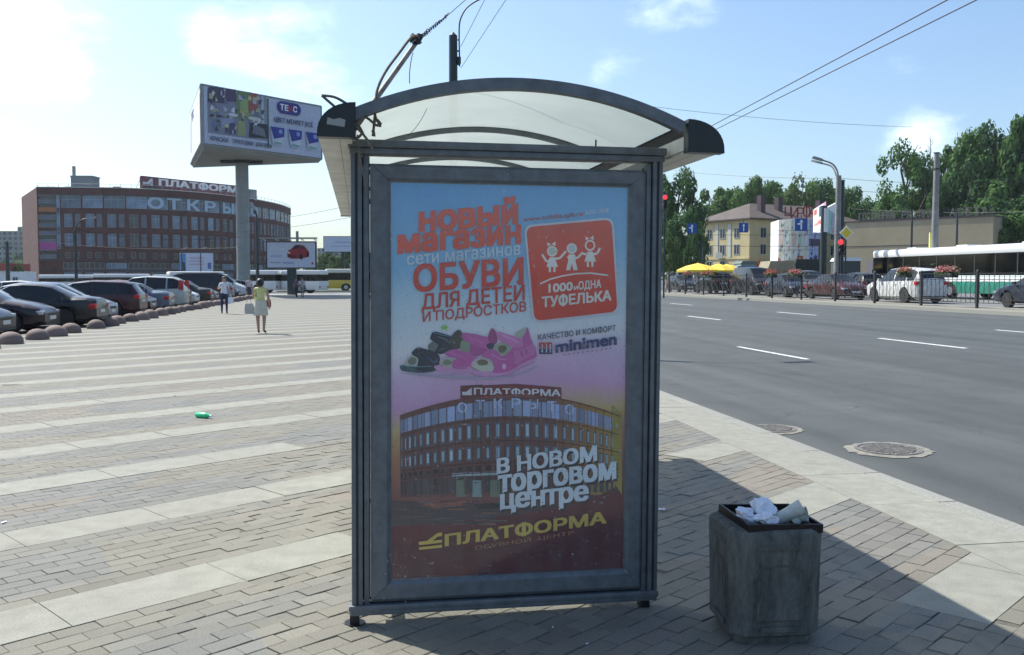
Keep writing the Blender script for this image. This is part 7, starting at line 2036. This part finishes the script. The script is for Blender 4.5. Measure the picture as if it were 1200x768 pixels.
umbrella('leftmost and widest of the three yellow umbrellas', 818, 308.5, 72, 1.75); umbrella('middle yellow umbrella with a dark finial', 842, 309, 74, 1.35); umbrella('rightmost yellow umbrella by the ochre house', 852, 309.5, 75, 1.35)
# far blocks at the left edge, low roofs
def block(label, px0, px1, ytop, D, floors=9, cols=8, name='apartment_block'):
    a_ = at(px0, 320, D); w = (px1-px0)/FPX*D; h = at(px0, ytop, D).z; t = thing(name, label, 'building', (a_.x, a_.y, 0), -YAW)
    b = MB(); b.box(0, w, 0, 12, -1, h); b.build('wall', M['grey_block'], t)
    g_ = MB()
    for i in range(floors):
        for j in range(cols): x = w*(j+.25)/cols; z = h*(i+.3)/floors; g_.box(x, x+w/cols*.5, -.06, .02, z, z+h/floors*.45)
    tag(g_.build('windows', M['win_dark'], t), kind='stuff'); return t
block('distant grey apartment block at the left edge beside the mall', -60, 29, 271, 420, 10, 14); block('slightly taller grey block right behind the mall left corner', 22, 40, 266, 440, 10, 4)
block('hazy distant grey block between the car billboard and the shelter', 372, 396, 291, 420, 8, 5); block('distant grey tower behind the grey billboard', 384, 440, 296, 380, 7, 8)
a_ = at(2, 312, 150); hs = house('red_roofed_shed', 'small shed with red roof at the far left edge', (a_.x-6, a_.y, 0), -YAW, 7.5, 6, 2.8, M['sign_white'], [(2, 1), (5, 1)], [], win=(1, 1)); 
b = MB(); b.box(-.3, 7.8, -.3, 6.3, 2.8, 4.0); b.build('roof', cmat('red_roof', (.32, .06, .05)), hs)
a_ = at(18, 320, 140); hs = house('white_shed', 'small white shed beside the mall left corner', (a_.x-1.5, a_.y, 0), -YAW, 3.2, 3, 2.6, M['sign_white'], [(1.6, 1)], [], win=(.8, .8))

# ================================================================== TREES
def crown_mesh(seed, mm, n_cl=34, n_leaf=190, tall=1.0, size=.045):
    rr = random.Random(seed); b = MB()
    for i in range(n_cl):
        while True:
            c = Vector((rr.uniform(-1, 1), rr.uniform(-1, 1), rr.uniform(-1, 1)))
            if .25 < c.length < .95: break
        if rr.random() < .7: c *= .92/c.length*rr.uniform(.72, 1.06)
        c.z = c.z*tall; taper = 1 - .18*max(0, c.z)
        c.x *= taper; c.y *= taper
        cr_ = rr.uniform(.16, .34)
        for _ in range(n_leaf):
            d_ = Vector((rr.gauss(0, 1), rr.gauss(0, 1), rr.gauss(0, .85))); d_.normalize(); d_ *= cr_*rr.uniform(.35, 1.08)**.6
            p_ = c + d_; s = size*rr.uniform(.6, 1.4)
            n_ = (d_.normalized() + Vector((rr.gauss(0, .5), rr.gauss(0, .5), rr.gauss(0, .5)+.3))).normalized()
            u = n_.orthogonal().normalized(); u = (Matrix.Rotation(rr.uniform(0, 6.28), 3, n_) @ u)*s; v = n_.cross(u)*.75
            b.quad(p_-u, p_-v, p_+u, p_+v)
    me = b.mesh('crown', M[mm]); return me
CR = [crown_mesh(1, 'leaf', 40, 200, 1.0, .042), crown_mesh(2, 'leaf', 30, 200, 1.1, .045), crown_mesh(3, 'leaf_pine', 40, 200, 1.0, .042), crown_mesh(4, 'leaf', 24, 170, 1.2, .045), crown_mesh(5, 'leaf_light', 34, 180, 1.0, .045)]
def trunk_mesh(seed, limbs=7):
    "unit tree trunk: height 1, crown roughly from .3 to 1"
    rr = random.Random(seed); b = MB(); pts = [(rr.uniform(-.01, .01)*k, rr.uniform(-.01, .01)*k, k/6*.9) for k in range(7)]
    b.tube(pts, [.022, .019, .016, .013, .010, .007, .003], 7)
    for k in range(limbs):
        z = rr.uniform(.3, .75); a_ = rr.uniform(0, 6.28); r_ = rr.uniform(.05, .10); b.tube([(0, 0, z), (r_*.5*math.cos(a_), r_*.5*math.sin(a_), z+.09), (r_*math.cos(a_), r_*math.sin(a_), z+.17)], [.008, .005, .002], 5)
    return b.mesh('trunk', M['bark'])
TR = [trunk_mesh(i) for i in range(3)]
rt_ = random.Random(77)
def tree(label, px, ytop, D, wpx, k=0, low=.22, base=Z2, name='tree', group=None):
    c_ = at(px, ytop, D); H = c_.z - base; rad = wpx/FPX*D/2
    t = thing(name, label, 'tree', (c_.x, c_.y, base), 0, group)
    tk = link('trunk', TR[k % 3], t, (0, 0, -.1), rt_.uniform(0, 6)); tk.scale = (H*.9, H*.9, H)
    cz = H*(low + (1-low)/2); o = link('crown', CR[k], t, (0, 0, cz), rt_.uniform(0, 6)); tall = {0: 1.0, 1: 1.1, 2: 1.0, 3: 1.2, 4: 1.0}[k]
    o.scale = (rad*1.02, rad*1.02, H*(1-low)/2/tall*.93); return t
GB = 'trees behind the ochre house'; GR = 'tall trees at the right edge'
EX = [(1085, 190, 40, 1, 150, 'narrow tree behind the thick grey pole top'), (1052, 235, 50, 2, 152, 'low dark tree behind the middle of the beige hall letters'), (1150, 180, 60, 2, 150, 'dark tree filling the mass right of the thick grey pole'), (1185, 180, 70, 1, 148, 'broad tree below the tallest ones near the right edge'), (1175, 250, 60, 0, 122, 'bushy tree at the right end wall of the beige hall'), (1205, 240, 60, 1, 120, 'bushy tree behind the bus at the right edge')]
for (px, yt, w, k, D, lb) in EX: tree(lb, px, yt, D, w*1.3, k, .03, group='tall trees at the right edge')
tree('large dark tree standing right beside the shelter post', 793, 193, 118, 62, 2, .08)
tree('lower dark tree under the large one beside the shelter post', 806, 240, 112, 50, 2, .05)
tree('lighter green bushy tree near the ground left of the ochre house', 786, 272, 104, 30, 4, .05)
tree('dark bushy tree behind the left edge of the ochre house', 815, 262, 108, 26, 2, .0)
for i, (px, yt, w, k) in enumerate(((760, 208, 60, 0), (836, 212, 46, 1), (858, 217, 44, 0), (884, 197, 50, 1), (903, 209, 44, 0), (920, 205, 46, 1), (940, 207, 46, 4), (960, 206, 46, 0), (978, 212, 44, 1), (998, 216, 44, 0), (1015, 228, 40, 2), (1030, 232, 40, 0))):
    tree(('treetop rising left of the ochre house roof', 'slim treetop between the big dark tree and the ochre roof', 'treetop just behind the ochre roof ridge', 'highest treetop behind the ochre house', 'treetop right of the highest one behind the ochre house', 'treetop above the chimneys of the ochre house', 'lighter treetop above the pavilion letters', 'treetop behind the mast above the pavilion', 'treetop behind the V shaped billboard', 'treetop right of the double headed lamp', 'low dark treetop left of the beige hall roof letters', 'treetop behind the left end of the beige hall')[i], px, yt, 188 + (i % 3)*6, w*1.35, k, .05, group=GB)
R_ = [(1062, 152, 46, 3, 112, .25, 'slender tall tree with an open crown standing left of the thick grey pole'), (1042, 222, 40, 0, 120, .1, 'low green tree left of the slender tall tree'), (1074, 215, 44, 1, 118, .1, 'green tree under the slender tall tree behind the beige hall'),
      (1118, 160, 46, 1, 116, .15, 'tall tree right behind the thick grey pole'), (1104, 205, 44, 0, 114, .1, 'green tree behind the right part of the beige hall'), (1143, 146, 56, 0, 112, .12, 'tall dense tree right of the thick grey pole'), (1172, 138, 58, 2, 108, .1, 'very tall dark tree near the right edge'), (1200, 128, 64, 0, 106, .1, 'tallest tree cut by the right edge of the photo'),
      (1160, 215, 60, 1, 104, .05, 'middle height tree at the right end of the beige hall'), (1190, 225, 60, 2, 100, .02, 'dark low tree at the right edge behind the bus'), (1225, 170, 60, 0, 104, .05, 'tree just outside the right edge behind the tallest one'), (1135, 230, 50, 0, 125, .05, 'tree behind the letters at the right end of the beige hall')]
for (px, yt, w, k, D, low, lb) in R_: tree(lb, px, yt, D + 42, w*1.35, k, low, group=GR)
# bare tree between the crowns
c_ = at(1091, 158, 152); t = thing('bare_tree', 'thin bare tree between the green crowns left of the grey pole', 'tree', (c_.x, c_.y, Z2)); H = c_.z-Z2
rr = random.Random(3); b = MB(); b.tube([(0, 0, -.1), (.1, 0, H*.5), (.0, .1, H)], [.22, .14, .03], 7); b.build('trunk', M['bark'], t)
b = MB()
for k in range(46):
    z = rr.uniform(.35, .97)*H; a_ = rr.uniform(0, 6.28); L_ = rr.uniform(1, 3.2)*(1.15-z/H); b.tube([(0, 0, z), (L_*.5*math.cos(a_), L_*.5*math.sin(a_), z+L_*.7), (L_*.8*math.cos(a_), L_*.8*math.sin(a_), z+L_*1.6)], [.05, .035, .012], 4)
b.build('branches', mat('grey_twigs', (.17, .16, .15), .9), t)
for i, (px, yt, D, w, k, lb) in enumerate(((383, 293, 170, 30, 4, 'pale green tree in the gap right of the car billboard'), (398, 300, 160, 26, 4, 'light bushy tree under the grey billboard'), (412, 288, 175, 34, 0, 'green tree behind the left shelter post'), (370, 310, 150, 14, 0, 'small bush beside the car billboard post'),
    (6, 306, 160, 14, 4, 'small green tree at the far left edge by the red roof'), (22, 308, 150, 12, 4, 'small green tree at the left corner of the mall'), (255, 318, 170, 12, 4, 'small yellow green shrub before the mall near the mast'))):
    tree(lb, px, yt, D, w*1.2, k, .02, 0, 'tree' if i != 3 else 'bush')
tree('rusty leaved shrub beside the small pale green kiosk', 893, 301, 84, 22, 3, .02, Z2, 'shrub').children
for ch in [o for o in bpy.data.objects if o.parent and o.parent.name.startswith('shrub') and o.name.startswith('crown')]:
    me = ch.data.copy(); me.materials.clear(); me.materials.append(M['leaf_rust']); ch.data = me
# far hedge of woods closing the horizon
rr = random.Random(12); b = MB()
for k in range(150):
    a_ = R(-50 + 110*k/149); D = rr.uniform(430, 520); c = Vector((D*math.sin(a_), D*math.cos(a_), 0)); hh = rr.uniform(7, 13); ww = rr.uniform(8, 14)
    for _ in range(55):
        p_ = c + Vector((rr.gauss(0, ww*.5), rr.gauss(0, ww*.4), hh*(rr.random()**.7))); s = rr.uniform(.9, 1.9); n_ = Vector((rr.gauss(0, 1), rr.gauss(0, 1), rr.gauss(0, 1))).normalized(); u = n_.orthogonal().normalized()*s; v = n_.cross(u); b.quad(p_-u, p_-v, p_+u, p_+v)
tag(b.build('distant_woods', M['leaf_pine']), 'distant dark line of woods along the horizon', 'trees', kind='stuff')

# ================================================================== HAZE
hz = MB(); hz.box(-880, 1480, -55, 2400, -1.5, 45)
hm = bpy.data.materials.new('summer_haze'); hm.use_nodes = True
hn, hl = hm.node_tree.nodes, hm.node_tree.links; hn.clear()
ho = hn.new('ShaderNodeOutputMaterial'); hv = hn.new('ShaderNodeVolumePrincipled')
hv.inputs['Color'].default_value = (.86, .93, 1.0, 1); hv.inputs['Density'].default_value = .00014; hv.inputs['Anisotropy'].default_value = .3
hl.new(hv.outputs[0], ho.inputs['Volume'])
tag(hz.build('haze', hm), kind='stuff')
